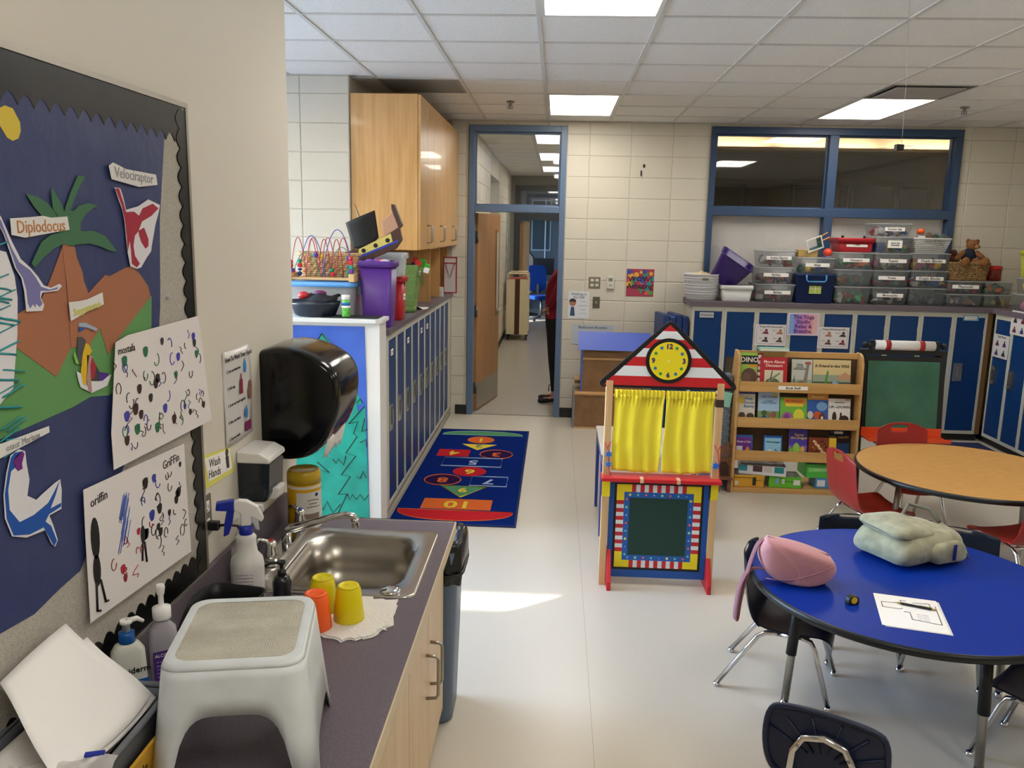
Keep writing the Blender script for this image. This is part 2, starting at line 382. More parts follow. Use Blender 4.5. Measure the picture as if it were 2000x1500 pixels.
# ---- interior window in the back wall
fw_ = MB()
for a, b, c, d in ((1.451, 2.825, 3.80, 2.89), (1.451, 2.06, 3.80, 2.14), (1.451, 1.2, 3.80, 1.26), (1.451, 1.26, 1.505, 2.06), (1.451, 2.14, 1.505, 2.825), (3.735, 1.26, 3.80, 2.06), (3.735, 2.14, 3.80, 2.825), (2.565, 1.26, 2.65, 2.06), (2.565, 2.14, 2.65, 2.825)):
    fw_.box(a, D-.03, b, c, D+.12, d)
wn = ST('window_3', fw_, M('dark blue frame paint', '#2f4666', .4), bev=.003)
for a, b in ((1.505, 2.565), (2.65, 3.735)):
    ST('pane', MB().box(a, D+.05, 2.14, b, D+.056, 2.825), mGLASS, wn)
    ST('stop_bead', frame(MB(), a, 2.14, b, 2.825, .014, D+.03, D+.075, 'x').add([], []), MATS['dark blue frame paint'], wn)
    ST('pane', MB().box(a, D+.05, 1.26, b, D+.056, 2.06), mGLASS, wn)
    r = random.Random(int(a*100))
    ST('paper_cover', MB().grid(lambda u, q, a=a, b=b: (a+(b-a)*u, D+.075+.006*math.sin(9*u+3*q)*math.sin(5*q+2*u), 1.26+.8*q), 14, 10), M('white cover paper', '#d7cfc4', .7), wn)
# ---- corridor beyond the door
CZ = 2.9
wl = ST('wall_corridor', MB().box(-1.05, 8.57, 0, -.9, 11.3, CZ).box(-1.05, 11.3, 2.6, -.9, 13.1, CZ).box(-1.05, 13.1, 0, -.9, 16.4, CZ).box(-1.8, 11.3, 0, -1.65, 13.1, CZ).box(-1.65, 11.15, 0, -1.05, 11.3, CZ).box(-1.65, 13.1, 0, -1.05, 13.25, CZ), mMORTAR)
blocks(wl, 8.6, 11.3, 2.0, CZ, -.9, 1, 8.6, 'y'); blocks(wl, 13.1, 16.2, 0, CZ, -.9, 1, 13.1, 'y')
ST('baseboard_corridor', MB().box(-.9, 13.1, 0, -.888, 16.2, .1), mBASE)
ST('wall_corridor_right', MB().box(1.15, 8.57, 0, 1.3, 16.4, 3.7), mWALL)
cc = ST('ceiling', MB().box(-1.9, 8.57, CZ+.02, 1.15, 21, CZ+.1), MATS['ceiling void'])
ctile = MB().box(-.288, -.288, CZ, .288, .288, CZ+.016).mesh('ceiling_tile', mCEIL)
for i in range(3):
    for j in range(13):
        if i == 1 and j in (1, 2, 5, 6, 9, 10): continue
        O('ceiling_tile', ctile, cc, (-.6+.6*i, 9.0+.6*j-.1, 0))
ST('grid_bars', MB().box(-.912, 8.6, CZ-.004, -.888, 16.4, CZ+.01).box(-.312, 8.6, CZ-.004, -.288, 16.4, CZ+.01).box(.288, 8.6, CZ-.004, .312, 16.4, CZ+.01), mTBAR, cc)
mHP = emit_mat('corridor diffuser', '#fff6e6', 9)
for k, y in enumerate((9.2, 11.6, 14.0)):
    light_panel(-.3, y, ['nearest', 'middle', 'farthest'][k]+' light panel seen through the doorway transom', CZ, mat=mHP)
# far end of the corridor: second doorway and a dim room
mDG = M('dark grey frame', '#3c4650', .4)
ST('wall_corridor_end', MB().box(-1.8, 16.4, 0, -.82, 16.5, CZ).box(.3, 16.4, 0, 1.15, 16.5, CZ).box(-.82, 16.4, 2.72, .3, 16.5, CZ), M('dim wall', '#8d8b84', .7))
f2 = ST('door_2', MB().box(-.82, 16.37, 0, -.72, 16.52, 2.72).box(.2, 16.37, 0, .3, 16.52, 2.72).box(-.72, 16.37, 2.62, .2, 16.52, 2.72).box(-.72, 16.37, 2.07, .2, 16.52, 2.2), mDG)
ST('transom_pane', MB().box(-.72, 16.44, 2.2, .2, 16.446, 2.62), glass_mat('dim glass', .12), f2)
t = T('door_leaf', 'narrow edge of a pale wooden door standing open at the far doorway', 'door', (-.7, 16.5, 0), math.radians(82))
P('slab', MB().box(0, -.022, .01, .85, .022, 2.05), M('pale oak door', '#b98a55', .4), t)
P('handle', MB().box(.75, -.06, 1.0, .78, .06, 1.03), CHROME, t)
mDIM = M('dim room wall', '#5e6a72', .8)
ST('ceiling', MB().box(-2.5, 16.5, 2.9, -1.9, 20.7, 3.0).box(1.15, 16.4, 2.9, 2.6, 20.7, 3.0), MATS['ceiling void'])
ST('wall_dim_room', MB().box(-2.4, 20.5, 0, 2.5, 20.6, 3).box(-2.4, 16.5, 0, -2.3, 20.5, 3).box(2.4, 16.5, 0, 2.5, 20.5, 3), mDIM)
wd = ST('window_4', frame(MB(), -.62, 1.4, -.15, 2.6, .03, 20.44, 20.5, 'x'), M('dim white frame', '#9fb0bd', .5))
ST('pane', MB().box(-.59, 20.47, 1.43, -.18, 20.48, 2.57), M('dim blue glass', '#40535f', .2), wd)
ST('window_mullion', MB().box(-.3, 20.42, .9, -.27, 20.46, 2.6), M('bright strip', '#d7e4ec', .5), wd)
# the neighbouring room seen through the interior window
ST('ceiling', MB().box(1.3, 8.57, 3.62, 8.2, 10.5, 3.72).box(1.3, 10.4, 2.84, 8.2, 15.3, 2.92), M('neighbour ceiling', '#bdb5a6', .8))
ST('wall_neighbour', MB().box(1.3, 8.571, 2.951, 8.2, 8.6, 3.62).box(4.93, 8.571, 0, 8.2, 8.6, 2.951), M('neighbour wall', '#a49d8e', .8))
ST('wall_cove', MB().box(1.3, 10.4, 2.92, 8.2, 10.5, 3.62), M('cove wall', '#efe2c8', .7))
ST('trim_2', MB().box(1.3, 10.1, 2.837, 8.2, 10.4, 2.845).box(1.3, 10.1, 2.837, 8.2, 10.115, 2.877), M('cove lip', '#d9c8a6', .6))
for k in range(5):
    t = T('cove_lamp', ['first','second','third','fourth','fifth'][k]+' hidden cove lamp from the left behind the interior window', 'lamp', (1.9+1.25*k, 10.3, 2.848), group='cove lamps')
    P('tube', MB().tube([(-.55, 0, .012), (.55, 0, .012)], .01, 8), M('cove tube', '#ffe9c4', emit=34), t)
    P('holder', MB().box(-.57, -.015, 0, .57, .015, .004), mPFR, t)
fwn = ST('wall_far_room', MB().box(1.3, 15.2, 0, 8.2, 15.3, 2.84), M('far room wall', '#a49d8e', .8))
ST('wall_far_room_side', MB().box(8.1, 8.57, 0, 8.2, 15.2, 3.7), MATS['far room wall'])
mNB = emit_mat('neighbour diffuser', '#fff4e2', 10)
light_panel(4.28, 11.4, 'light panel seen through the right pane of the interior window', 2.845, mat=mNB)
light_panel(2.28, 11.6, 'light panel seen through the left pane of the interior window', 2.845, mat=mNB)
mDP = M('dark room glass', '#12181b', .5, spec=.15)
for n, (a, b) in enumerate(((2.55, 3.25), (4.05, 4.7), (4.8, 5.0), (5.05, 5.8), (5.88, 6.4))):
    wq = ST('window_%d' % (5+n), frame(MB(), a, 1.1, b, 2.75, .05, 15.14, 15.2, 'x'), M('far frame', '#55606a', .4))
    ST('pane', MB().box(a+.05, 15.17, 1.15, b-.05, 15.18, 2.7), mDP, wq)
# bulletin board cut-outs: outlines as (y, z) on the wall
BOARD = {
    'sun': [(1.441,2.071),(1.462,2.069),(1.479,2.048),(1.479,2.033),(1.471,2.02),(1.455,2.014),(1.44,2.018),(1.427,2.032),(1.417,2.045),(1.423,2.063)],
    'leaf': [[(1.475,1.926),(1.507,1.922),(1.536,1.912),(1.557,1.897),(1.573,1.878),(1.52,1.886),(1.496,1.903),(1.482,1.918)],[(1.556,1.941),(1.566,1.929),(1.582,1.911),(1.593,1.89),(1.573,1.881),(1.553,1.902),(1.551,1.928)],[(1.645,1.968),(1.671,1.967),(1.65,1.949),(1.627,1.923),(1.609,1.898),(1.596,1.876),(1.578,1.881),(1.596,1.908),(1.619,1.939)],[(1.714,1.91),(1.677,1.916),(1.64,1.91),(1.613,1.895),(1.587,1.879),(1.599,1.86),(1.63,1.868),(1.664,1.894),(1.692,1.907)],[(1.631,1.86),(1.686,1.861),(1.729,1.851),(1.76,1.828),(1.774,1.817),(1.742,1.82),(1.709,1.829),(1.667,1.836),(1.615,1.834),(1.599,1.861)],[(1.585,1.861),(1.538,1.853),(1.509,1.841),(1.489,1.82),(1.474,1.803),(1.482,1.795),(1.51,1.812),(1.543,1.827),(1.582,1.837),(1.608,1.85)],[(1.566,1.893),(1.614,1.9),(1.642,1.884),(1.637,1.847),(1.61,1.831),(1.577,1.837),(1.561,1.861)]],
    'trunk': [(1.587,1.845),(1.602,1.842),(1.617,1.831),(1.622,1.808),(1.638,1.78),(1.641,1.762),(1.656,1.733),(1.651,1.631),(1.579,1.635),(1.581,1.724),(1.581,1.758),(1.577,1.802),(1.576,1.832)],
    'mount': [[(1.576,1.829),(1.526,1.766),(1.5,1.739),(1.422,1.715),(1.412,1.66),(1.525,1.587),(1.579,1.635),(1.58,1.735),(1.579,1.796)],[(1.654,1.736),(1.724,1.77),(1.741,1.766),(1.809,1.781),(1.84,1.783),(1.871,1.765),(1.908,1.734),(1.916,1.71),(1.766,1.634),(1.714,1.601),(1.69,1.661),(1.657,1.639),(1.579,1.635),(1.583,1.719)]],
    'hill': [(1.348,1.676),(1.412,1.66),(1.525,1.587),(1.574,1.635),(1.652,1.639),(1.69,1.661),(1.714,1.601),(1.772,1.639),(1.923,1.711),(1.915,1.646),(1.894,1.557),(1.709,1.515),(1.637,1.526),(1.574,1.518),(1.347,1.508),(1.317,1.506)],
    'tealdino': [(1.369,1.826),(1.391,1.828),(1.406,1.825),(1.423,1.783),(1.426,1.745),(1.417,1.683),(1.393,1.59),(1.355,1.569),(1.333,1.567)],
    'diplo_w': [(1.392,1.89),(1.399,1.885),(1.411,1.864),(1.423,1.842),(1.443,1.812),(1.469,1.795),(1.488,1.779),(1.503,1.762),(1.525,1.756),(1.553,1.762),(1.561,1.757),(1.546,1.749),(1.515,1.749),(1.497,1.749),(1.491,1.74),(1.5,1.726),(1.493,1.716),(1.446,1.719),(1.446,1.733),(1.445,1.756),(1.44,1.779),(1.425,1.797),(1.414,1.827),(1.402,1.856),(1.39,1.873)],
    'diplo': [(1.391,1.883),(1.398,1.878),(1.406,1.859),(1.418,1.834),(1.436,1.807),(1.465,1.792),(1.481,1.777),(1.494,1.76),(1.52,1.753),(1.547,1.756),(1.542,1.752),(1.515,1.751),(1.491,1.753),(1.488,1.74),(1.494,1.729),(1.485,1.724),(1.475,1.731),(1.472,1.724),(1.467,1.731),(1.457,1.724),(1.452,1.733),(1.451,1.756),(1.444,1.779),(1.429,1.797),(1.417,1.827),(1.403,1.858),(1.39,1.875)],
    'lab_diplo': [(1.421,1.882),(1.477,1.885),(1.516,1.888),(1.54,1.885),(1.593,1.888),(1.597,1.863),(1.516,1.855),(1.458,1.849),(1.421,1.854)],
    'lab_velo': [(1.758,1.995),(1.776,2.003),(1.829,1.993),(1.967,1.99),(1.972,1.967),(1.882,1.958),(1.766,1.968)],
    'velo_w': [(1.779,1.952),(1.802,1.951),(1.812,1.933),(1.821,1.906),(1.876,1.915),(1.925,1.932),(1.982,1.921),(1.975,1.906),(1.954,1.876),(1.93,1.827),(1.925,1.814),(1.903,1.801),(1.873,1.779),(1.853,1.777),(1.825,1.783),(1.816,1.819),(1.812,1.881),(1.806,1.905),(1.791,1.929)],
    'velo': [[(1.781,1.95),(1.796,1.95),(1.808,1.927),(1.819,1.901),(1.855,1.903),(1.877,1.894),(1.896,1.911),(1.945,1.923),(1.972,1.913),(1.935,1.895),(1.889,1.882),(1.869,1.86),(1.852,1.85),(1.843,1.828),(1.847,1.806),(1.867,1.788),(1.853,1.78),(1.832,1.789),(1.832,1.816),(1.829,1.841),(1.816,1.816),(1.817,1.847),(1.814,1.881),(1.804,1.914)],[(1.87,1.861),(1.897,1.868),(1.914,1.842),(1.912,1.826),(1.898,1.821),(1.88,1.836),(1.872,1.852)]],
    'lab_steg': [(1.576,1.725),(1.611,1.724),(1.642,1.725),(1.7,1.735),(1.702,1.71),(1.639,1.701),(1.579,1.688)],
    'st_grey': [(1.602,1.654),(1.617,1.652),(1.629,1.643),(1.624,1.635),(1.615,1.622),(1.608,1.604),(1.6,1.596),(1.593,1.614),(1.598,1.636)],
    'st_yel': [(1.627,1.638),(1.638,1.634),(1.649,1.619),(1.635,1.61),(1.625,1.577),(1.616,1.553),(1.608,1.559),(1.603,1.584),(1.614,1.618)],
    'st_pink': [(1.629,1.614),(1.648,1.609),(1.638,1.591),(1.637,1.559),(1.638,1.536),(1.627,1.538),(1.62,1.565),(1.627,1.593)],
    'st_red': [(1.647,1.606),(1.661,1.586),(1.649,1.559),(1.638,1.565),(1.638,1.59)],
    'st_dark': [(1.661,1.586),(1.67,1.573),(1.666,1.554),(1.65,1.558)],
    'st_pur': [(1.67,1.572),(1.704,1.564),(1.702,1.558),(1.681,1.552),(1.666,1.554)],
    'st_white': [(1.589,1.587),(1.618,1.574),(1.621,1.552),(1.641,1.558),(1.669,1.553),(1.718,1.559),(1.698,1.538),(1.638,1.534),(1.62,1.543),(1.599,1.553),(1.594,1.567)],
    'st_lime': [(1.588,1.629),(1.593,1.614),(1.6,1.599),(1.588,1.602),(1.582,1.619)],
    'st_blue': [(1.61,1.672),(1.631,1.669),(1.616,1.664),(1.605,1.663)],
    'st_tape': [(1.608,1.681),(1.629,1.68),(1.674,1.663),(1.67,1.657),(1.636,1.669),(1.607,1.674)],
    'lab_mosa': [(1.33,1.505),(1.346,1.502),(1.482,1.501),(1.482,1.489),(1.429,1.485),(1.343,1.478),(1.326,1.477)],
    'mosa_w': [(1.392,1.48),(1.409,1.472),(1.41,1.448),(1.414,1.417),(1.404,1.39),(1.429,1.374),(1.452,1.38),(1.489,1.388),(1.506,1.39),(1.508,1.368),(1.502,1.332),(1.463,1.332),(1.472,1.311),(1.483,1.276),(1.473,1.266),(1.463,1.275),(1.447,1.309),(1.392,1.315),(1.353,1.332),(1.339,1.37),(1.341,1.411),(1.354,1.448),(1.369,1.475)],
    'mosa': [(1.379,1.477),(1.401,1.474),(1.392,1.471),(1.373,1.464),(1.378,1.451),(1.365,1.447),(1.353,1.417),(1.352,1.381),(1.376,1.35),(1.417,1.349),(1.462,1.357),(1.482,1.371),(1.502,1.387),(1.486,1.364),(1.467,1.344),(1.502,1.344),(1.5,1.337),(1.461,1.335),(1.449,1.325),(1.465,1.311),(1.479,1.276),(1.469,1.269),(1.443,1.316),(1.4,1.318),(1.357,1.332),(1.343,1.368),(1.344,1.412),(1.358,1.449),(1.368,1.47)],
    'mosa_m': [(1.401,1.474),(1.405,1.468),(1.396,1.452),(1.397,1.443),(1.384,1.442),(1.376,1.452),(1.373,1.464),(1.384,1.471)],
    'draw1': [(1.732,1.626),(1.785,1.635),(2.152,1.641),(2.161,1.609),(2.209,1.348),(1.691,1.355),(1.691,1.437)],
    'draw2': [(1.572,1.348),(2.033,1.326),(2.032,1.239),(2.042,1.031),(1.562,1.065),(1.567,1.249)],
    'paper': [(1.411,2.107),(1.43,2.107),(1.714,2.108),(2.041,2.118),(2.025,2.043),(1.987,1.886),(1.965,1.68),(1.957,1.65),(1.921,1.438),(1.795,1.382),(1.556,1.182),(1.484,1.175),(1.401,1.162),(1.3,1.172),(1.282,1.175)],
    'howto': [(2.351,1.513),(2.575,1.509),(2.58,1.463),(2.585,1.329),(2.571,1.228),(2.349,1.242),(2.352,1.346)],
    'washcard': [(2.174,1.252),(2.383,1.225),(2.412,1.142),(2.198,1.15)],
    'washinner': [(2.2,1.238),(2.379,1.22),(2.392,1.156),(2.221,1.166)],
}
# ================================================================ near left: counter, sink, wall board
CT = .84; WX = -.96
mLAM = M('purple grey laminate', '#5f555e', .42, var=('#6c626b', 220, 3), spec=.35)
mMAPLE = WOOD('maple veneer', '#d8bd97', '#cdae85', 'z', .4)
mEDGE = M('pale edge band', '#cdbb9c', .5)
# base cabinets (each unit a thing) and the continuous worktop
def base_cabinet(y0, y1, label):
    t = T('base_cabinet', label, 'cabinet', (0, 0, 0))
    P('body', MB().box(-.94, y0+.001, .1, -.395, y0+.018, CT-.04).box(-.94, y1-.018, .1, -.395, y1-.001, CT-.04).box(-.94, y0+.018, .1, -.93, y1-.018, CT-.04).box(-.93, y0+.018, .1, -.395, y1-.018, .118).box(-.9, y0, 0, -.45, y1, .1), mMAPLE, t)
    m_ = (y0+y1)/2
    for k, (a, b) in enumerate(((y0, m_), (m_, y1))):
        d = P('door', MB().box(-.395, a+.002, .11, -.377, b-.002, .665), mMAPLE, t, bev=.0015)
        hy = b-.045 if k == 0 else a+.045
        P('handle', MB().tube([(-.377, hy, .39), (-.345, hy, .393), (-.338, hy, .405), (-.338, hy, .525), (-.345, hy, .537), (-.377, hy, .54)], .0055, 8), STEEL, d)
        P('drawer_front', MB().box(-.395, a+.002,   .668, -.377, b-.002, CT-.042), mMAPLE, t, bev=.0015)
    return t
base_cabinet(2.14, 2.95-.09, 'maple base cabinet under the sink end of the purple worktop')
base_cabinet(1.32, 2.138, 'maple base cabinet under the step stool on the purple worktop')
base_cabinet(.4, 1.318, 'maple base cabinet at the near end of the purple worktop')
SX0, SX1, SY0, SY1 = -.80, -.43, 2.275, 2.705          # basin opening
wt = T('worktop', 'purple grey laminate worktop with pale front edge', 'counter')
P('top', MB().box(-.958, .3, CT-.035, -.336, SY0, CT).box(-.958, SY1, CT-.035, -.336, 2.865, CT).box(-.958, SY0, CT-.035, SX0, SY1, CT).box(SX1, SY0, CT-.035, -.336, SY1, CT), mLAM, wt)
P('front_edge', MB().box(-.336, .3, CT-.04, -.332, 2.867, CT), mEDGE, wt)
P('end_edge', MB().box(-.958, 2.865, CT-.04, -.332, 2.868, CT), mEDGE, wt)
ST('trim_3', MB().box(-.958, .3, CT+.0005, -.942, 2.865, CT+.09), mLAM, bev=.001)
# sink
t = T('kitchen_sink', 'stainless steel single bowl sink set in the purple worktop', 'sink', (-.64, 2.485, CT))
n = 6
def rr3(w_, h_, r, z, cx=0, cy=0): return [(x, y, z) for x, y in rrect(w_, h_, r, n, cx, cy)]
P('rim', MB().loft([rr3(.53, .53, .035, 0), rr3(.528, .528, .034, .005), rr3(.515, .515, .03, .006), rr3(.385, .44, .1, .004, .025), rr3(.365, .42, .095, -.006, .025)], caps=False), M('sink steel', '#b4b0a8', .28, 1), t)
P('bowl', MB().loft([rr3(.365, .42, .095, -.006, .025), rr3(.345, .40, .09, -.1, .025), rr3(.32, .37, .085, -.155, .025), rr3(.25, .3, .07, -.17, .025), rr3(.05, .05, .024, -.175, .025)], caps=False), M('bowl steel', '#a39d93', .3, 1), t, solid=.002)
P('drain', MB().lathe([(.045, -.174), (.04, -.170), (.02, -.173), (.002, -.174)], (.025, 0), 16), CHROME, t)
P('hole_cover', MB().lathe([(.032, .005), (.03, .012), (.015, .016), (.002, .017)], (.19, -.232), 18), CHROME, t)
t = T('faucet', 'chrome two handle faucet with long low spout', 'faucet', (-.855, 2.565, CT+.006))
P('deck_plate', MB().prism(rrect(.05, .36, .022), 0, .014), CHROME, t, bev=.003)
P('spout', MB().tube([(0, 0, .01), (0, 0, .05), (.02, 0, .062), (.08, 0, .08), (.15, 0, .105), (.2, 0, .115), (.225, 0, .11), (.228, 0, .1)], [.017, .017, .016, .012, .011, .011, .011, .011], 12), CHROME, t)
P('aerator', MB().lathe([(.013, .075), (.014, .1), (.012, .104)], (.228, 0), 14), CHROME, t)
for s, c in ((-1, '#c02a2a'), (1, '#2a4ac0')):
    h = P('handle', MB().lathe([(.022, .012), (.021, .035), (.017, .055), (.018, .07), (.012, .076)], (0, s*.15), 14).tube([(0, s*.15, .068), (-.03, s*.165, .085), (-.045, s*.18, .07)], [.008, .006, .007], 8), CHROME, t)
    P('cap', MB().lathe([(.009, .075), (.006, .079)], (0, s*.15), 12), M('cap '+c, c, .4), h)
# step stool standing on the worktop
def stool():
    t = T('step_stool', 'white plastic step stool with grey ribbed top standing on the worktop', 'stool', (-.592, 1.505, CT+.0005), math.radians(11))
    H = .26; mS = M('white stool plastic', '#dde2e4', .34, var=('#d3d8d9', 14, 4)); W0, L0 = .25, .28; pts = rrect(W0, L0, .035, 5)
    N = len(pts); dense = []
    for i in range(N):
        a, b = Vector(pts[i]), Vector(pts[(i+1) % N]); k = max(1, int((b-a).length/.008))
        for j in range(k): dense.append(a.lerp(b, j/k))
    top = []; bot = []
    def sp(p, z):
        f = 1+.26*(H-z)/H*.85
        return (p.x*f, p.y*f, z)
    strips = []
    for p in dense:
        ax, ay = abs(p.x)/(W0/2), abs(p.y)/(L0/2)
        q = ax if ay > ax else ay                      # 0 at the middle of a side
        hw = .74
        b = 0 if q > hw else (.165 if ay > ax else .07)*(1-(q/hw)**5)**.5
        strips.append([sp(p, H-.012+.0), sp(p, H-.03), sp(p, b+(H-.03-b)*.5), sp(p, b)])
    n_ = len(dense); mb = MB()
    rings = [[s_[k] for s_ in strips] for k in range(4)]
    mb.loft(rings, caps=False)
    mb.loft([[(p.x*.97, p.y*.97, H-.001) for p in dense], rings[0]], caps=False)
    P('skirt', mb, mS, t, solid=.004)
    P('rim', MB().loft([[(p.x*.97, p.y*.97, H-.001) for p in dense], [(p.x*.93, p.y*.93, H) for p in dense], [(p.x*.86, p.y*.86, H-.001) for p in dense]], caps=False), mS, t)
    P('tread', MB().prism([(p.x*.87, p.y*.87) for p in dense], H-.012, H-.002), M('scuffed tread', '#cbc7b8', .75, var=('#b0ab9b', 16, 6), bump=(300, .4)), t)
    rib = MB().box(-.0009, -L0*.42, 0, .0009, L0*.42, .0008).mesh('rib', M('tread rib', '#d2cec0', .8, var=('#b3ae9c', 16, 6)))
    for k in range(44): O('rib', rib, t, (-.099+.0046*k, 0, H-.002))
    return t
stool()
# cups on a paper towel
def blob(poly, seed, amp, sub=4):
    r = random.Random(seed); out = []
    for i in range(len(poly)):
        a, b = Vector(poly[i]), Vector(poly[(i+1) % len(poly)])
        for j in range(sub): out.append(tuple(a.lerp(b, j/sub)+Vector((r.uniform(-amp, amp), r.uniform(-amp, amp)))))
    return out
mTIS = M('paper towel', '#e6e1da', .9, bump=(120, .5))
tw = blob([(-.62, 2.0), (-.52, 1.95), (-.44, 1.985), (-.405, 2.06), (-.425, 2.2), (-.53, 2.215), (-.6, 2.16)], 3, .008, 7)
tag(P('paper_towel', MB().prism(tw, CT+.0005, CT+.004).prism([(x*.9-.05, y*.9+.2) for x, y in tw], CT+.004, CT+.007), mTIS, bev=.001), 'torn white paper towel spread under the upturned cups', 'paper towel')
def cup(loc, c, label):
    t = T('cup', label, 'cup', loc, group='upturned plastic cups'); m_ = M('cup '+c, c, .35, spec=.5)
    P('wall', MB().lathe([(.040, 0), (.0415, .001), (.036, .055), (.032, .086), (.029, .092)], n=24, caps=False), m_, t)
    P('foot', MB().lathe([(.029, .092), (.0275, .0955), (.024, .0965), (.022, .0945), (.004, .0945), (.002, .0955)], n=24), m_, t)
cup((-.527, 2.07, CT+.007), '#e8d60a', 'upturned yellow cup on the paper towel nearest the sink cover')
cup((-.61, 2.115, CT+.007), '#dccd10', 'upturned yellow cup half hidden behind the orange cup')
cup((-.60, 2.015, CT+.007), '#ff6420', 'upturned orange cup beside the white stool')
# bottles
mHD = M('translucent white plastic', '#dcdad6', .4, var=('#d2d0cc', 20, 2)); mBLU = M('trigger blue', '#1d2f9e', .35); mWP = M('white plastic', '#e6e4e0', .35)
def spray(loc, rz, body, trig, label):
    t = T('spray_bottle', label, 'bottle', loc, rz)
    P('body', MB().lathe([(.043, 0), (.046, .004), (.046, .1), (.043, .118), (.03, .135), (.026, .165), (.028, .18), (.024, .185), (.016, .19)], n=24), body, t)
    P('collar', MB().lathe([(.018, .188), (.019, .19), (.019, .212), (.016, .214)], n=16), trig, t)
    P('nozzle_head', MB().prism([(-.03, .284), (-.03, .262), (-.013, .25), (-.014, .214), (.014, .214), (.016, .24), (.042, .222), (.05, .232), (.034, .268), (.006, .287), (-.015, .29)], -.012, .012, 'y'), mWP, t, bev=.004)
    P('trigger', MB().prism([(-.048, .264), (-.028, .262), (-.034, .225), (-.045, .192), (-.06, .186), (-.056, .225)], -.008, .008, 'y').prism([(-.075, .286), (-.078, .264), (-.029, .258), (-.028, .291)], -.012, .012, 'y'), trig, t, bev=.003)
    return t
t = spray((-.845, 2.19, CT), math.radians(20), mHD, mBLU, 'white spray bottle with blue trigger beside the outlet')
P('label_sheet', MB().loft([[(.0465*math.cos(a), .0465*math.sin(a), z) for a in [(-2.6+i*.12) for i in range(20)]] for z in (.02, .095)], caps=False, closed=False), M('bottle label', '#d9d4d3', .6), t)
for k in range(7): text('Active ingredients' if k % 2 else 'Directions for use', .0065, M('faint ink', '#8f7f93', .7), t, (.0475*math.cos(-1.75), .0475*math.sin(-1.75), .085-.0095*k), (PI/2, 0, -1.75+PI/2))
spray((-.905, 2.32, CT), math.radians(200), M('clear bottle plastic', '#c7c8c6', .15, alpha=.55), M('pale trigger', '#c9cdd2', .4), 'clear spray bottle behind the white spray bottle').scale = (.8, .8, .78)
t = T('wipes_canister', 'yellow disinfecting wipes canister with picture label', 'canister', (-.862, 2.79, CT), math.radians(0))
P('can', MB().lathe([(.055, 0), (.058, .004), (.058, .19), (.056, .196)], n=32), M('wipes yellow', '#d9a514', .4), t)
P('lid', MB().lathe([(.0585, .158), (.0585, .19), (.055, .2), (.05, .205), (.046, .2), (.003, .2)], n=32), M('lid yellow', '#c9a82a', .3, alpha=.9), t)
arc = lambda r, a0, a1, z0, z1, k=16: MB().loft([[(r*math.cos(a0+(a1-a0)*i/k), r*math.sin(a0+(a1-a0)*i/k), z) for i in range(k+1)] for z in (z0, z1)], caps=False, closed=False)
P('white_band', arc(.0588, 0, 2*PI, .143, .153, 32), M('band white', '#d8d4c4', .5), t)
P('base_band', arc(.0586, 0, 2*PI, .0, .014, 32), M('base white', '#dedbd4', .5), t)
P('picture_label', arc(.0588, -1.75, .6, .014, .132), M('label kitchen grey', '#cfccc6', .5), t)
P('picture_counter', arc(.0591, -1.75, -.3, .035, .055), M('label brown', '#7c6a5e', .5), t)
P('red_band', arc(.0592, -1.75, .6, .017, .029), M('label red', '#c8201c', .5), t)
P('brand_oval', MB().add([(.0592*math.cos(-.5+.12*math.cos(a)), .0592*math.sin(-.5+.12*math.cos(a)), .121+.0065*math.sin(a)) for a in [i*PI/8 for i in range(16)]], [tuple(range(16))]), M('brand navy', '#1a2c70', .5), t)
for k, s in enumerate(('Disinfecting', 'Lingettes', 'désinfectantes')): text(s, .009, M('label ink', '#7a7674', .6), t, (.06*math.cos(-.78), .06*math.sin(-.78), .104-.012*k), (PI/2, 0, -.78+PI/2))
text('75 WIPES', .008, WHITE, t, (.0603*math.cos(-.85), .0603*math.sin(-.85), .023), (PI/2, 0, -.85+PI/2))
t = T('soap_pump', 'small black soap pump behind the cups', 'bottle', (-.74, 2.17, CT))
P('body', MB().lathe([(.024, 0), (.026, .004), (.026, .06), (.02, .075), (.012, .08)], n=18), M('smoky bottle', '#23252a', .25), t)
P('pump', MB().lathe([(.012, .08), (.012, .092), (.005, .094), (.005, .11), (.011, .112), (.011, .12)], n=14).tube([(0, 0, .117), (-.03, -.01, .116), (-.042, -.014, .108)], .004, 8), DARK, t)
t = T('lotion_bottle', 'cream lotion bottle with blue collar and white pump', 'bottle', (-.905, 1.64, CT), math.radians(38))
P('body', MB().loft([[(x, y, z) for x, y in rrect(w_, d_, r_, 4)] for w_, d_, r_, z in ((.07, .04, .015, 0), (.074, .044, .016, .004), (.072, .042, .016, .08), (.068, .04, .015, .125), (.05, .034, .013, .14), (.026, .026, .012, .146))]), M('lotion cream', '#dcdbd0', .35), t)
P('collar', MB().lathe([(.0165, .145), (.017, .147), (.0165, .168), (.012, .17)], n=18), M('collar blue', '#14559c', .3), t)
P('pump', MB().lathe([(.008, .168), (.008, .186), (.013, .188), (.012, .196)], n=14).tube([(0, 0, .192), (.022, 0, .194), (.035, 0, .184)], [.007, .006, .004], 8), mWP, t)
text('Lubriderm', .019, BLACK, t, (0, -.0222, .085), RX, bold=.0003)
P('blue_label', MB().box(-.022, -.0226, .015, .036, -.0216, .062), M('label blue', '#1c63ad', .4), t)
text('Sensitive\nlotion', .009, WHITE, t, (.006, -.023, .047), RX)
t = T('sanitizer_bottle', 'clear hand sanitizer bottle with purple label and white pump', 'bottle', (-.862, 1.715, CT), math.radians(35))
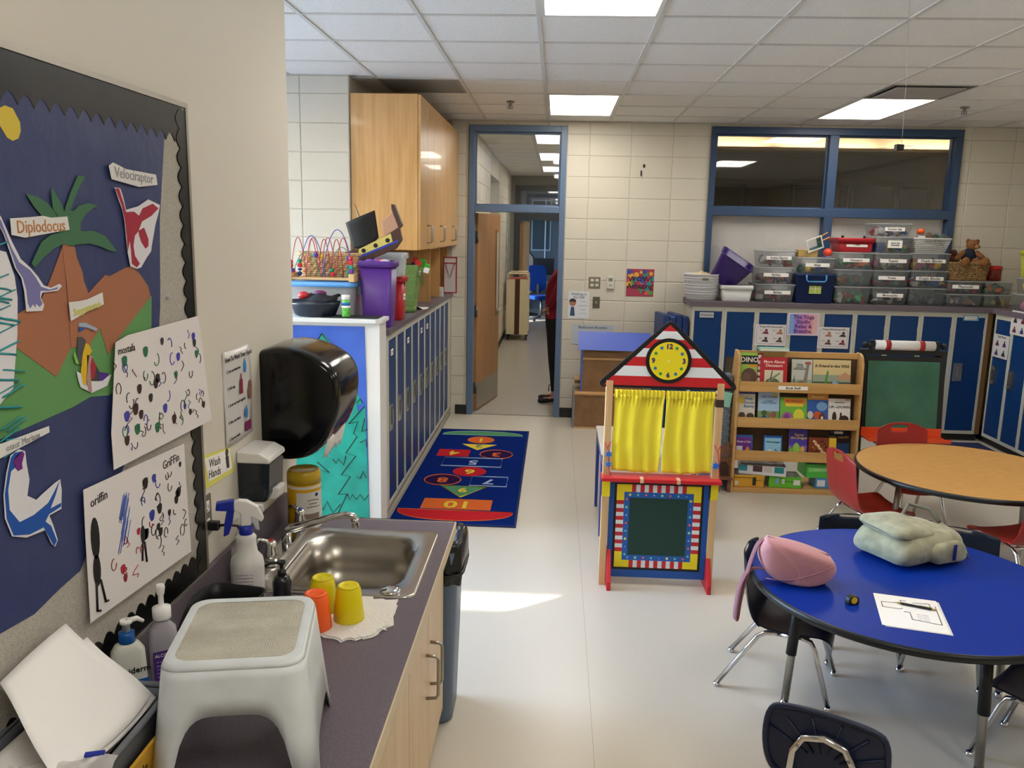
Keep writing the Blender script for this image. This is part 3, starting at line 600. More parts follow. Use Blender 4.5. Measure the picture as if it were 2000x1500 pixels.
P('body', MB().loft([[(x, y, z) for x, y in rrect(w_, d_, r_, 4)] for w_, d_, r_, z in ((.058, .05, .02, 0), (.062, .054, .022, .004), (.062, .054, .022, .12), (.055, .05, .022, .145), (.03, .03, .014, .16), (.026, .026, .012, .17))]), M('clear gel', '#b9b4bd', .15, alpha=.75), t)
P('pump', MB().lathe([(.019, .166), (.02, .168), (.02, .192), (.008, .196), (.006, .2), (.006, .22), (.008, .224), (.01, .24), (.008, .246)], n=18), mWP, t)
P('purple_label', MB().box(-.027, -.0285, .012, .027, -.0272, .1), M('label purple', '#4a2a78', .5), t)
text('ALCOHOL', .010, WHITE, t, (0, -.0288, .09), RX)
for k in range(6): text('use as directed on hands', .0042, M('label pale ink', '#b9a9d6', .6), t, (0, -.0288, .076-.009*k), RX)
# black tray behind the stool
t = T('desk_tray', 'low black plastic tray between the stool and the wall', 'tray', (-.865, 1.98, CT), math.radians(-8))
P('base', MB().prism(rrect(.14, .28, .03), 0, .006), DARK, t)
P('side', MB().loft([[(x, y, z) for x, y in rrect(w_, l_, .03, 4)] for w_, l_, z in ((.14, .28, .0), (.165, .305, .058), (.172, .312, .06))], caps=False), DARK, t, solid=.003)
# recycling bin with papers
t = T('recycling_bin', 'grey plastic paper recycling bin at the near corner of the worktop', 'bin', (-.835, 1.29, CT))
mBIN = M('grey bin plastic', '#6f747b', .45)
P('body', MB().loft([[(x, y, z) for x, y in rrect(w_, l_, .025, 4)] for w_, l_, z in ((.19, .3, 0), (.215, .34, .13), (.225, .35, .15))], caps=False), mBIN, t, solid=.003)
P('rim', MB().tube([(x, y, .152) for x, y in rrect(.228, .353, .026, 4)], .006, 8, closed=True), mBIN, t)
P('bottom', MB().prism(rrect(.19, .3, .025), .001, .005), mBIN, t)
lb = P('yellow_label', MB().box(.108, -.165, .03, .114, .09, .115), M('label yellow', '#d8a83a', .6), t, rot=(0, .09, 0))
text('Paper Recycle', .03, BLACK, lb, (.1146, -.04, .082), RXL); text('Papier', .024, BLACK, lb, (.1146, -.02, .05), RXL)
def sheet(name, label, fn, mat=WHITE, cat='paper', group=None):
    o = P(name, MB().grid(fn, 12, 12), mat, solid=.0006); return tag(o, label, cat, group)
def curl(ox, oy, oz, w_, h_, rz, lift, bend):
    c, s = math.cos(rz), math.sin(rz)
    def fn(u, v):
        x, y = (u-.5)*w_, (v-.5)*h_
        return (ox+c*x-s*y, oy+s*x+c*y, oz+lift*max(0, v-.35)**1.5-bend*(u-.5)**2+.02*math.sin(3*u)*v)
    return fn
def patch(c, sag, wob=0):
    c = [Vector(p) for p in c]
    return lambda u, v: tuple(c[0].lerp(c[1], u).lerp(c[3].lerp(c[2], u), v)+Vector((0, 0, sag*4*(u*(1-u))*v+wob*math.sin(7*v+3*u))))
sheet('paper_sheet', 'top white paper sheet with one corner standing up against the board', patch([(-.93, 1.27, 1.10), (-.925, 1.46, 1.115), (-.735, 1.40, 1.01), (-.76, 1.13, 1.035)], -.03, .004), group='sheets in the recycling bin')
sheet('paper_sheet', 'white paper sheet just under the raised corner sheet in the bin', patch([(-.915, 1.3, 1.06), (-.90, 1.485, 1.075), (-.735, 1.42, .995), (-.75, 1.15, 1.01)], -.02, .003), group='sheets in the recycling bin')
sheet('paper_sheet', 'lowest white paper sheet in the recycling bin', patch([(-.92, 1.16, .99), (-.91, 1.44, .99), (-.75, 1.43, .975), (-.755, 1.15, .98)], -.01, .002), group='sheets in the recycling bin')
t = T('zip_bag', 'clear zip bag with blue tab lying on the recycling bin papers', 'bag', (-.755, 1.13, 1.02), .3)
P('bag', MB().grid(lambda u, v: (.16*(u-.5), .12*(v-.5), .012*math.sin(PI*u)*math.sin(PI*v)+.004*math.sin(14*u+9*v)), 14, 10), M('zip film', '#d9d6d2', .2, alpha=.6), t)
P('zip_tab', MB().box(.03, .055, .002, .06, .065, .006), mBLU, t)
# slim trash can at the end of the counter
t = T('trash_can', 'slim blue grey trash can with black liner at the end of the counter', 'trash can', (-.58, 3.035, 0))
P('can', MB().loft([[(x, y, z) for x, y in rrect(w_, l_, .05, 5)] for w_, l_, z in ((.44, .22, 0), (.455, .23, .01), (.495, .255, .66), (.5, .26, .70))], caps=True), M('can blue grey', '#5f7086', .45), t)
def bag(u, v):
    a = 2*PI*u; r = random.Random(int(u*48)*7)
    k = .012*math.sin(11*a+3*v)+.006*math.sin(23*a)
    pts = rrect(1, 1, .2, 11); p = pts[int(u*48) % 48]
    h = (.57, .61, .66, .71, .735, .735, .71)[min(6, int(v*6+.5))]; w_ = (1.03, 1.06, 1.05, 1.04, 1.02, .95, .9)[min(6, int(v*6+.5))]
    return (p[0]*(.5*w_+k), p[1]*(.26*w_+k), h+.006*math.sin(5*a)*(1 if h < .65 else 0))
P('liner', MB().grid(bag, 48, 6), M('black liner', '#191b1d', .25, spec=.6), t)
P('liner_band', MB().tube([(x, y, .615) for x, y in rrect(.53, .285, .06, 5)], .006, 6, closed=True), M('liner fold', '#0f1011', .3), t)
# ---- wall fixtures
t = T('towel_dispenser', 'large glossy black paper towel dispenser on the wall', 'dispenser', (WX, 2.66, 0))
prof = [(0, 1.12), (.06, 1.102), (.16, 1.115), (.215, 1.17), (.248, 1.25), (.262, 1.33), (.255, 1.39), (.225, 1.435), (.15, 1.475), (.06, 1.492), (0, 1.475)]
def smooth_poly(p, it=2):
    for _ in range(it):
        q = []
        for i in range(len(p)-1):
            a, b = Vector(p[i]), Vector(p[i+1]); q += [tuple(a.lerp(b, .25)), tuple(a.lerp(b, .75))]
        p = [p[0]]+q+[p[-1]]
    return p
prof = smooth_poly(prof)
cx, cz = .1, 1.3
ring = lambda y, s: [(max(.0, cx+(x-cx)*s) if x > .001 else 0, y, cz+(z-cz)*s) for x, z in prof]
P('housing', MB().loft([ring(0, .9), ring(.004, .95), ring(.015, .985), ring(.04, 1), ring(.27, 1), ring(.297, .985), ring(.308, .95), ring(.312, .9)]), M('piano black', '#040405', .14, spec=.5), t)
P('window_slot', MB().prism([(.16, 1.452), (.215, 1.425), (.217, 1.428), (.163, 1.456)], .1, .16, 'y'), M('slot grey', '#3a3b3d', .3), t)
P('paper_tongue', MB().grid(lambda u, v: (.215-.02*v+.004*math.sin(8*u), .03+.22*u, 1.185-.075*v+.008*math.sin(30*u)*v), 16, 4), mTIS, t, solid=.001)
t = T('soap_dispenser', 'smoky soap dispenser with white lid and push lever on the wall', 'dispenser', (WX, 2.43, 0))
P('tank', MB().prism([(0, 1.035), (.085, 1.035), (.095, 1.06), (.1, 1.165), (0, 1.165)], .004, .15, 'y'), M('smoky tank', '#1b222c', .12, alpha=.92, spec=.6), t, bev=.008)
P('lid', MB().prism([(0, 1.16), (.104, 1.16), (.102, 1.176), (.07, 1.193), (0, 1.198)], 0, .155, 'y'), mWP, t, bev=.006)
P('push_lever', MB().prism([(.06, 1.03), (.105, 1.035), (.116, 1.07), (.104, 1.074), (.07, 1.062)], .045, .11, 'y'), mWP, t, bev=.005)
P('wall_bracket', MB().box(0, .01, 1.022, .02, .145, 1.05), mWP, t)
t = T('power_outlet', 'steel wall outlet plate above the backsplash', 'outlet', (WX, 2.19, 1.075))
P('plate', MB().box(0, -.036, -.058, .005, .036, .058), M('outlet steel', '#8f8a80', .35, .8), t, bev=.003)
for z in (-.026, .026):
    q = P('socket', MB().box(.004, -.017, z-.016, .0075, .017, z+.016), WHITE, t, bev=.003)
    P('slots', MB().box(.0074, -.008, z-.004, .0078, -.006, z+.007).box(.0074, .006, z-.004, .0078, .008, z+.006).box(.0074, -.002, z-.011, .0078, .002, z-.007), BLACK, q)
t = T('phone_charger', 'black charger cable plugged into the wall outlet', 'charger', (WX+.0085, 2.19, 1.049))
P('plug', MB().prism(rrect(.026, .022, .005), 0, .03), DARK, t, rot=(0, PI/2, 0), bev=.002)
P('cable', MB().tube([(.028, 0, 0), (.05, .01, 0), (.072, .03, -.01), (.085, .045, -.05), (.088, .05, -.11), (.075, .04, -.16), (.05, .0, -.19), (.04, -.06, -.2035), (.04, -.12, -.2035)], .0042, 8), DARK, t)
# ---- bulletin board
YB, ZB0, ZB1 = 2.152, .935, 2.165
bb = T('bulletin_board', 'fabric bulletin board with metal frame and black scalloped border', 'bulletin board', (0, 0, 0))
P('panel', MB().box(WX, .2, ZB0, WX+.012, YB, ZB1), M('board fabric', '#b9b4a9', .9, var=('#aba69b', 160, 3), bump=(250, .4)), bb)
fr = MB().box(WX, .2, ZB0-.018, WX+.017, YB+.012, ZB0).box(WX, YB, ZB0, WX+.017, YB+.012, ZB1).box(WX, .2, ZB1, WX+.017, YB+.012, ZB1+.012)
P('frame', fr, M('board aluminium', '#a09a90', .35, .7), bb)
mBOR = M('black border trim', '#060607', .3, spec=.35, bump=(6, .12))
def scallop(fix, a0, a1, depth, vert, sgn, cur=1):
    """border strip along y (vert=False) or z (vert=True), scalloped on its inner side"""
    per = .047; k = int((a1-a0)/per); inner = []
    for i in range(k*6+1):
        s = i/6; inner.append((a0+s*per, depth+cur*.02*abs(math.sin(PI*s))))
    if vert: return [(fix, a0), (fix, inner[-1][0])]+[(fix+sgn*d, a) for a, d in inner[::-1]]
    return [(a0, fix), (inner[-1][0], fix)]+[(a, fix+sgn*d) for a, d in inner[::-1]]
P('border_strip', MB().prism(scallop(ZB1, .35, YB, .088, False, -1, -1), WX+.012, WX+.0145, 'x'), mBOR, bb)
P('border_strip', MB().prism(scallop(YB, ZB0, ZB1, .036, True, -1), WX+.0125, WX+.0155, 'x'), mBOR, bb)
P('border_strip', MB().prism(scallop(ZB0, .35, YB, .05, False, 1), WX+.012, WX+.0145, 'x'), mBOR, bb)
XB = WX+.012
def cut(name, poly, col, k, parent=None, rough=.75, m=None):
    return P(name, MB().prism(poly, XB+.0008*k+.001, XB+.0008*k+.0016, 'x'), m or M('card '+col, col, rough), parent)
mu = T('paper_mural', 'dark blue paper mural with palm tree, brown mountains and green hills', 'mural', (0, 0, 0))
cut('night_paper', BOARD['paper']+[(.6, 1.2), (.6, 2.1)], '#343d66', 0, mu, m=M('navy kraft paper', '#2f3a68', .5, var=('#39426b', 5, 5), bump=(9, .5), spec=.35))
cut('hill', BOARD['hill'], '#5f9457', 1, mu)
for p in BOARD['mount']: cut('mountain', p, '#a5694a', 2, mu)
cut('trunk', BOARD['trunk'], '#a86c4c', 3, mu)
for i, p in enumerate(BOARD['leaf']): cut('palm_leaf', p, '#3f6e4d', 4+.2*i, mu)
cut('sun', BOARD['sun'], '#d8bd45', 1, mu)
def papercut(name, label, base, k, layers, cat='cut-out', grp='paper cut-outs on the mural'):
    t = T(name, label, cat, (0, 0, 0), group=grp)
    cut('paper', base, '#dcdade', k, t)
    for nm, p, c in layers:
        cut(nm, p, c, k+.9, t)
    return t
papercut('dinosaur_cutout', 'purple long-necked dinosaur cut-out beside the palm trunk', BOARD['diplo_w'], 6, [('drawing', BOARD['diplo'], '#7673a8')])
papercut('dinosaur_cutout', 'red crayon dinosaur cut-out on the right mountain peak', BOARD['velo_w'], 6, [('drawing', p, '#a32039') for p in BOARD['velo']])
papercut('dinosaur_cutout', 'bright blue swimming reptile cut-out below the green hill', BOARD['mosa_w'], 6, [('drawing', BOARD['mosa'], '#1450a4'), ('mouth', BOARD['mosa_m'], '#6b1c78')])
papercut('dinosaur_cutout', 'torn striped dinosaur collage in grey, yellow, red and purple', BOARD['st_white'], 5, [('scrap', BOARD[k], c) for k, c in (('st_grey', '#4a4c4f'), ('st_yel', '#d9b21c'), ('st_pink', '#b88a86'), ('st_red', '#9c2438'), ('st_dark', '#3d3f44'), ('st_pur', '#4a2286'), ('st_lime', '#7fbf55'), ('st_blue', '#2456a8'), ('st_tape', '#9fb0c2'))])
td = papercut('dinosaur_cutout', 'white dinosaur cut-out with teal scribbles at the left edge', BOARD['tealdino'], 5, [])
r = random.Random(5); mb = MB()
for k in range(26):
    z = 1.44+.4*r.random(); y = 1.34+.03*r.random()
    mb.tube([(XB+.0062, y+.02*j+r.uniform(-.004, .004), z+.004*j*(-1)**k) for j in range(4)], .0012+.001*r.random(), 4)
tag(P('scribble', mb, M('teal marker', '#1f8f95', .6), td), None, None, kind='stuff')
def lab(name, poly, s, size, col, label, rot=0, dy=0, dz=0, sx=1):
    t = T('name_label', label, 'label', (0, 0, 0), group='dinosaur name labels')
    cut('paper', poly, '#dddbd8', 8, t)
    ys = [p[0] for p in poly]; zs = [p[1] for p in poly]
    text(s, size, M('letters '+col, col, .7), t, (XB+.0086, (min(ys)+max(ys))/2+dy, (min(zs)+max(zs))/2+dz), (PI/2-0, 0, PI/2), sx=sx).rotation_euler = Euler((PI/2, 0, PI/2)).to_matrix().to_4x4().__matmul__(Matrix.Rotation(rot, 4, 'Z')).to_euler()
lab('d', BOARD['lab_diplo'], 'Diplodocus', .032, '#c07f4c', 'paper label reading Diplodocus in brown letters', .03, sx=1.0)
lab('v', BOARD['lab_velo'], 'Velociraptor', .032, '#9a9aa0', 'paper label reading Velociraptor in outlined grey letters', -.03, 0, .0, 1.05)
lab('s', BOARD['lab_steg'], 'Stegosaurus', .021, '#d2c94a', 'small paper label with yellow letters over the mountains', .1, 0, -.004)
lab('m', BOARD['lab_mosa'], 'osaur Mariana', .017, '#9b9b9b', 'slanted label with pencilled letters above the blue reptile', .02, .0, 0)
def marks(seed, n, y0, y1, z0, z1, cols, size):
    r = random.Random(seed); mb = MB()
    for k in range(n):
        y, z, m_ = r.uniform(y0, y1), r.uniform(z0, z1), r.randrange(len(cols)); s = size*r.uniform(.6, 1.2); st = r.random()
        if st < .35:
            mb.prism([(y+s*math.cos(a)*.8*(1+.2*math.sin(3*a)), z+s*math.sin(a)*(1+.15*math.cos(2*a))) for a in [i*PI/5 for i in range(10)]], XB+.0122, XB+.0126, 'x', m_)
        elif st < .8:
            a0 = r.uniform(0, 6); mb.tube([(XB+.0122, y+s*math.cos(a0+.55*j)*.8, z+s*math.sin(a0+.55*j)) for j in range(r.randint(6, 11))], .0012, 4, m_)
        else:
            mb.tube([(XB+.0122, y+s*r.uniform(-1, 1), z+s*(j/2-1)) for j in range(5)], .0011, 4, m_)
    return mb
def drawing(poly, k, label, s, at, size, seed, n, rng, cols, extra=None):
    t = T('childs_drawing', label, 'drawing', (0, 0, 0), group='marker drawings pinned to the board')
    P('paper', MB().prism(poly, XB+.0108, XB+.0116, 'x'), M('drawing paper', '#e2dcda', .8), t)
    tag(P('marker_marks', marks(seed, n, *rng, cols, size), [M('marker '+c, c, .6) for c in cols], t), None, None, kind='stuff')
    for (ss, (y, z), sz) in s: text(ss, sz, BLACK, t, (XB+.0122, y, z), RXL, name='handwriting')
    if extra: P('drawn_figure', extra, BLACK, t)
    return t
drawing(BOARD['draw1'], 0, 'white drawing covered in brown and green handprint marks', [('mostafa', (1.775, 1.605), .024)], 0, .0135, 11, 74, (1.72, 2.16, 1.385, 1.605), ['#3a1d18', '#1c6b46', '#2f2a28', '#3d3aa8', '#3a1d18'])
fig = MB()
fig.prism([(1.60+.016*math.cos(a), 1.235+.045*math.sin(a)) for a in [i*PI/8 for i in range(16)]], XB+.012, XB+.0128, 'x').prism([(1.598+.014*math.cos(a), 1.165+.035*math.sin(a)) for a in [i*PI/8 for i in range(16)]], XB+.012, XB+.0128, 'x')
for p in ([(1.592, 1.14), (1.588, 1.08), (1.6, 1.075)], [(1.608, 1.14), (1.622, 1.085), (1.632, 1.083)], [(1.79, 1.15), (1.785, 1.11)], [(1.8, 1.15), (1.805, 1.1)]): fig.tube([(XB+.0124, a, b) for a, b in p], .003, 5)
fig.prism([(1.795+.01*math.cos(a), 1.17+.022*math.sin(a)) for a in [i*PI/6 for i in range(12)]], XB+.012, XB+.0128, 'x')
drawing(BOARD['draw2'], 0, 'white drawing with tall black figure, blue scribble and red marks', [('GriFFin', (1.955, 1.30), .03), ('oriffin', (1.625, 1.312), .028)], 0, .0135, 23, 36, (1.78, 2.02, 1.09, 1.29), ['#161314', '#161314', '#161314', '#2a3ba0'], fig)
d2 = [o for o in bpy.data.objects if o.name.startswith('childs_drawing')][-1]
tag(P('marker_marks', marks(4, 12, 1.66, 1.86, 1.09, 1.2, ['#b02035', '#8c1c30'], .012), [M('marker red', '#b02035', .6), M('marker maroon', '#8c1c30', .6)], d2), None, None, kind='stuff')
r = random.Random(2); mb = MB()
for k in range(30):
    y, z = 1.715+.02*r.uniform(-1, 1), 1.225+.04*r.uniform(-1, 1); mb.tube([(XB+.0123, y-.012, z-.022), (XB+.0123, y+.012, z+.026)], .0008, 4)
tag(P('blue_scribble', mb, M('ballpoint blue', '#4a63b0', .6), d2), None, None, kind='stuff')
t = T('push_pin', 'clear push pin at the right edge of the blue paper', 'pin', (XB+.002, 2.0, 1.70))
P('head', MB().lathe([(.004, 0), (.003, .004), (.004, .009), (.002, .01)], n=10), M('pin clear', '#c9ccd2', .2), t, rot=(0, PI/2, 0))
# posters on the wall
t = T('hand_washing_poster', 'white laminated hand washing poster beside the towel dispenser', 'poster', (WX+.002, 2.465, 1.37))
P('sheet', MB().grid(lambda u, v: (.004*math.sin(PI*u)*.6+.002*math.sin(7*v+4*u), -.112+.224*u, -.142+.284*v), 8, 10), M('laminated sheet', '#d6d3d0', .25), t, solid=.0008)
text('How To Wash Your Hands', .021, BLACK, t, (.0062, 0, .118), RXL, sx=.92)
for k, s in enumerate(('1. Get our hands wet', '2. Add soap', '3. Scrub our hands together', '4. Rinse our hands', '5. Dry our hands')):
    text(s, .0125, BLACK, t, (.0066, -.1, .083-.051*k), RXL, align='LEFT')
drop = lambda y, z, s: [(y, z+s*1.6)]+[(y+s*.7*math.cos(a), z+s*math.sin(a)) for a in [PI*.25-i*PI*1.5/8 for i in range(9)]]
for z in (.078, -.068): P('drop_print', MB().prism(drop(.045, z, .017), .0062, .0068, 'x'), M('print blue', '#3f86c4', .4), t)
P('soap_print', MB().box(.0062, .0, .0, .0068, .022, .045).box(.0062, .008, .045, .0068, .014, .062), M('print maroon', '#8a2f40', .4), t)
P('hand_print', MB().prism([(.072, -.03), (.09, -.03), (.096, .01), (.092, .03), (.078, .03), (.07, .005), (.062, 0)], .0062, .0068, 'x'), M('print brown', '#84584a', .4), t)
P('towel_print', MB().box(.0062, .03, -.125, .0068, .08, -.095), M('print plum', '#7c2a5c', .4), t)
t = T('wash_hands_card', 'yellow Wash Hands card taped above the outlet', 'sign', (0, 0, 0))
P('card', MB().prism(BOARD['washcard'], WX+.001, WX+.002, 'x'), M('card yellow', '#dcd66a', .6), t)
P('white_panel', MB().prism(BOARD['washinner'], WX+.002, WX+.0026, 'x'), WHITE, t)
ro = Euler((PI/2, 0, PI/2)).to_matrix().to_4x4() @ Matrix.Rotation(-.12, 4, 'Z')
text('Wash\nHands', .034, BLACK, t, (WX+.0028, 2.265, 1.195), ro.to_euler(), lh=.9)
P('child_print', MB().prism(circ(.012, 12, 2.355, 1.215), WX+.0026, WX+.003, 'x').prism([(2.343, 1.205), (2.367, 1.203), (2.37, 1.165), (2.35, 1.168)], WX+.0026, WX+.003, 'x'), M('print dark brown', '#4a3a38', .5), t)
# paper mural on the divider: outlines as (x, z)
MURAL = {
    'blue': [(-1.672,1.29),(-1.572,1.29),(-1.136,1.292),(-1.128,0.911),(-1.118,0.063),(-1.711,0.039)],
    'teal': [(-1.692,0.669),(-1.583,0.897),(-1.49,1.07),(-1.392,1.248),(-1.362,1.211),(-1.276,1.095),(-1.21,0.94),(-1.154,0.821),(-1.189,0.813),(-1.181,0.756),(-1.136,0.809),(-1.136,0.783),(-1.118,0.063),(-1.711,0.039)],
    'lines': [[(-1.396,1.244),(-1.467,1.137)],[(-1.396,1.244),(-1.311,1.123),(-1.212,0.96)],[(-1.141,0.804),(-1.24,0.693),(-1.183,0.709),(-1.212,0.632),(-1.189,0.614),(-1.261,0.507),(-1.2,0.49),(-1.292,0.366),(-1.235,0.358),(-1.313,0.239),(-1.256,0.246),(-1.315,0.117)],[(-1.256,0.246),(-1.242,0.208),(-1.223,0.242),(-1.2,0.209),(-1.175,0.244),(-1.148,0.206),(-1.124,0.241)],[(-1.214,0.82),(-1.196,0.849),(-1.187,0.821),(-1.168,0.85),(-1.154,0.827)],[(-1.193,0.355),(-1.174,0.346),(-1.155,0.395),(-1.136,0.352)],[(-1.141,0.729),(-1.161,0.643),(-1.124,0.663)],[(-1.171,0.576),(-1.134,0.597),(-1.13,0.549)],[(-1.441,0.443),(-1.367,0.378),(-1.432,0.395),(-1.434,0.298)],[(-1.437,0.171),(-1.41,0.133),(-1.385,0.192),(-1.348,0.115),(-1.299,0.176)],[(-1.342,0.465),(-1.323,0.437),(-1.309,0.467),(-1.276,0.429),(-1.261,0.487)]],
}
# ================================================================ far left: divider, lockers, wall cabinets, rug
mWHT = M('white melamine', '#d9d8d4', .4)
dv = T('divider_shelf', 'white divider unit faced with a blue and teal forest mural', 'shelf', (0, 0, 0))
P('panel', MB().box(-2.35, 4.95, 0, -1.045, 5.14, 1.312), mWHT, dv, bev=.003)
P('top', MB().prism([(-2.37, 4.925), (-1.065, 4.925), (-1.03, 4.95), (-1.03, 5.16), (-2.37, 5.16)], 1.312, 1.337), mWHT, dv, bev=.003)
mu2 = T('forest_mural', 'glossy blue and teal paper mural of trees covering the divider', 'mural', (0, 0, 0))
P('sky_paper', MB().prism(MURAL['blue'], 4.946, 4.949, 'y'), M('glossy blue paper', '#2f55b4', .18, var=('#3c62c2', 6, 4), bump=(7, .6), spec=.6), mu2)
P('tree_paper', MB().prism(MURAL['teal'], 4.943, 4.9455, 'y'), M('glossy teal paper', '#12907f', .2, var=('#18a38f', 7, 4), bump=(8, .6), spec=.6), mu2)
for L in MURAL['lines']: P('ink_line', MB().tube([(x, 4.9425, z) for x, z in L], .003, 4), BLACK, mu2)
mCNT = mLAM
# lockers -------------------------------------------------------------
mLF = M('locker frame cream', '#bdbcb0', .45); mLB = M('locker blue', '#0b366c', .4, spec=.4); mLI = M('locker steel', '#c4c4c0', .22, 1)
LH0, LH1 = .07, 1.215
def locker_meshes(w_):
    fr = MB().box(-w_/2+.0008, 0, LH0, -w_/2+.022, .02, LH1).box(w_/2-.022, 0, LH0, w_/2-.0008, .02, LH1).box(-w_/2+.022, 0, LH1-.045, w_/2-.022, .02, LH1).box(-w_/2+.022, 0, LH0, w_/2-.022, .02, LH0+.03)
    fr.box(-w_/2+.0008, .02, LH0, -w_/2+.003, .40, LH1).box(w_/2-.003, .02, LH0, w_/2-.0008, .40, LH1).box(-w_/2+.003, .396, LH0, w_/2-.003, .4, LH1)
    do = MB().box(-w_/2+.023, .004, LH0+.031, w_/2-.023, .016, LH1-.046)
    lt = frame(MB(), -w_/2+.035, .575, -w_/2+.12, .745, .011, -.006, .006, 'x').box(-w_/2+.046, .002, .586, -w_/2+.109, .0035, .734)
    lv = MB().box(-w_/2+.082, -.014, .61, -w_/2+.1, .002, .71)
    hg = MB().box(w_/2-.026, .001, 0, w_/2-.019, .006, .05)
    return [fr.mesh('frame', mLF), do.mesh('door', mLB), lt.mesh('latch_plate', mLI), lv.mesh('latch_lever', mLI), hg.mesh('hinge', mLF)]
LM = {}
def locker(loc, rz, label, group, w_=.302):
    key = round(w_, 3)
    if key not in LM: LM[key] = locker_meshes(w_)
    fr, do, lt, lv, hg = LM[key]
    t = T('locker', label, 'locker', loc, rz, group)
    O('frame', fr, t, bev=.002); d = O('door', do, t, bev=.002); O('latch_plate', lt, d); O('latch_lever', lv, d)
    for z in (.16, 1.02): O('hinge', hg, t, (0, 0, z))
    return t
NTH = ['first', 'second', 'third', 'fourth', 'fifth', 'sixth', 'seventh', 'eighth', 'ninth', 'tenth', 'eleventh', 'twelfth']
LXL = -1.05
seps = [5.15]+[round(5.22+.302*k, 3) for k in range(0, 11)]
seps = [5.165-.245+.0]+seps[1:]
left_lockers = []
for k in range(len(seps)-1):
    a, b = seps[k], seps[k+1]
    if k == 0: a = 5.165-.0; a = 4.965+.2
    w_ = b-a
    if w_ < .1:
        w_ = .06; P('locker_filler', MB().box(LXL-.4, a, LH0, LXL, b, LH1), mLF)['kind'] = 'structure'; continue
    left_lockers.append(locker((LXL, (a+b)/2, 0), PI/2, 'blue locker along the left wall, %s from the forest mural' % NTH[k-1], 'blue lockers along the left wall', w_))
o = P('locker_filler', MB().box(LXL-.4, seps[-1], LH0, LXL-.004, D-.002, LH1), mLF); o['kind'] = 'structure'
ST('baseboard_lockers', MB().box(LXL-.36, 5.17, 0, LXL-.04, D-.02, LH0), mBASE)
ST('trim_4', MB().box(LXL-.005, 5.17, .0, LXL+.012, D-.02, .012), M('floor strip', '#a8a294', .4, .3))
wt2 = T('worktop', 'purple grey laminate worktop on the left locker bank', 'counter')
P('top', MB().box(-1.488, 5.165, LH1+.001, LXL+.02, D-.004, 1.25), mCNT, wt2, bev=.002)
for k, lb in ((1, 0), (3, 1), (5, 2), (6, 3)):
    p = left_lockers[k-1]
    q = P('name_tag', MB().box(-.035, .0025, 1.06, .035, .004, 1.10), WHITE, p)
    P('tag_print', MB().box(-.025, .002, 1.07, .02, .0026, 1.076).box(-.025, .002, 1.082, .025, .0026, 1.089), M('tag ink', '#7a7672', .7), q)
# upper cabinets
mMAP2 = WOOD('golden maple', '#d2a66c', '#c4965a', 'z', .3, 1.2, coat=.15)
def upper(y0, y1, label):
    t = T('wall_cabinet', label, 'cabinet', (0, 0, 0), group='maple wall cabinets')
    P('body', MB().box(-1.486, y0, 1.72, -1.005, y1, 2.805), mMAP2, t, bev=.002)
    m_ = (y0+y1)/2
    for s, (a, b) in ((-1, (y0, m_)), (1, (m_, y1))):
        d = P('door', MB().box(-1.004, a+.002, 1.724, -.985, b-.002, 2.80), mMAP2, t, bev=.0015)
        hy = m_+s*.03
        P('handle', MB().tube([(-.985, hy, 1.77), (-.955, hy, 1.773), (-.949, hy, 1.785), (-.949, hy, 1.885), (-.955, hy, 1.897), (-.985, hy, 1.9)], .005, 8), STEEL, d)
    return t
upper(6.1, 6.775, 'tall maple wall cabinet nearest the alcove, its plain side facing the room')
upper(6.777, 7.525, 'middle tall maple wall cabinet above the left worktop')
upper(7.527, 8.40, 'tall maple wall cabinet next to the doorway')
# open wooden cubby below the cabinets
t = T('cubby_shelf', 'open wooden cubby unit between the left worktop and the wall cabinets', 'shelf', (0, 0, 0))
for y in (7.2, 7.78, 8.36): P('upright', MB().box(-1.48, y, 1.252, -1.08, y+.02, 1.718), mMAP2, t)
P('back_panel', MB().box(-1.487, 7.22, 1.252, -1.481, 8.36, 1.718), mMAP2, t)
P('shelf_top', MB().box(-1.48, 7.221, 1.70, -1.09, 7.779, 1.717).box(-1.48, 7.801, 1.70, -1.09, 8.359, 1.717), mMAP2, t)
for k, (y, w_, h_, c, l_) in enumerate(((7.86, .06, .2, '#20449a', 'tall blue box standing in the wooden cubby'), (7.95, .12, .17, '#2c58b8', 'wide blue box standing in the wooden cubby'), (7.83, .02, .09, '#d8d6d2', 'small white card box in front of the blue cubby boxes'))):
    x = -1.2 if k < 2 else -1.1
    t = T('storage_box', l_, 'box', (x, y, 1.2505), 0, 'boxes in the cubby')
    P('carton', MB().box(-.04, 0, 0, .05, w_, h_), M('box '+c, c, .5), t, bev=.002)
    P('panel_print', MB().box(.0502, w_*.2, h_*.3, .0508, w_*.8, h_*.7).box(-.02, -.0006, h_*.3, .03, -.0002, h_*.7), M('box print', '#b9c3d4', .6), t)
t = T('framed_whiteboard', 'red framed white clipboard leaning in the corner by the doorway', 'whiteboard', (-1.045, 8.30, 1.2505), 0)
P('board', MB().box(-.062, 0, 0, .062, .008, .35), M('whiteboard', '#cdc6c4', .35), t)
P('frame', frame(MB(), -.068, 0, .068, .355, .01, -.004, .012, 'x').box(-.068, -.004, .29, .068, .012, .30), M('frame red', '#a3222a', .4), t)
P('clip_cord', MB().tube([(-.05, -.005, .3), (-.02, -.008, .2), (.0, -.008, .15), (.03, -.008, .24), (.05, -.005, .3)], .003, 6), M('cord dark red', '#7c1820', .5), t)
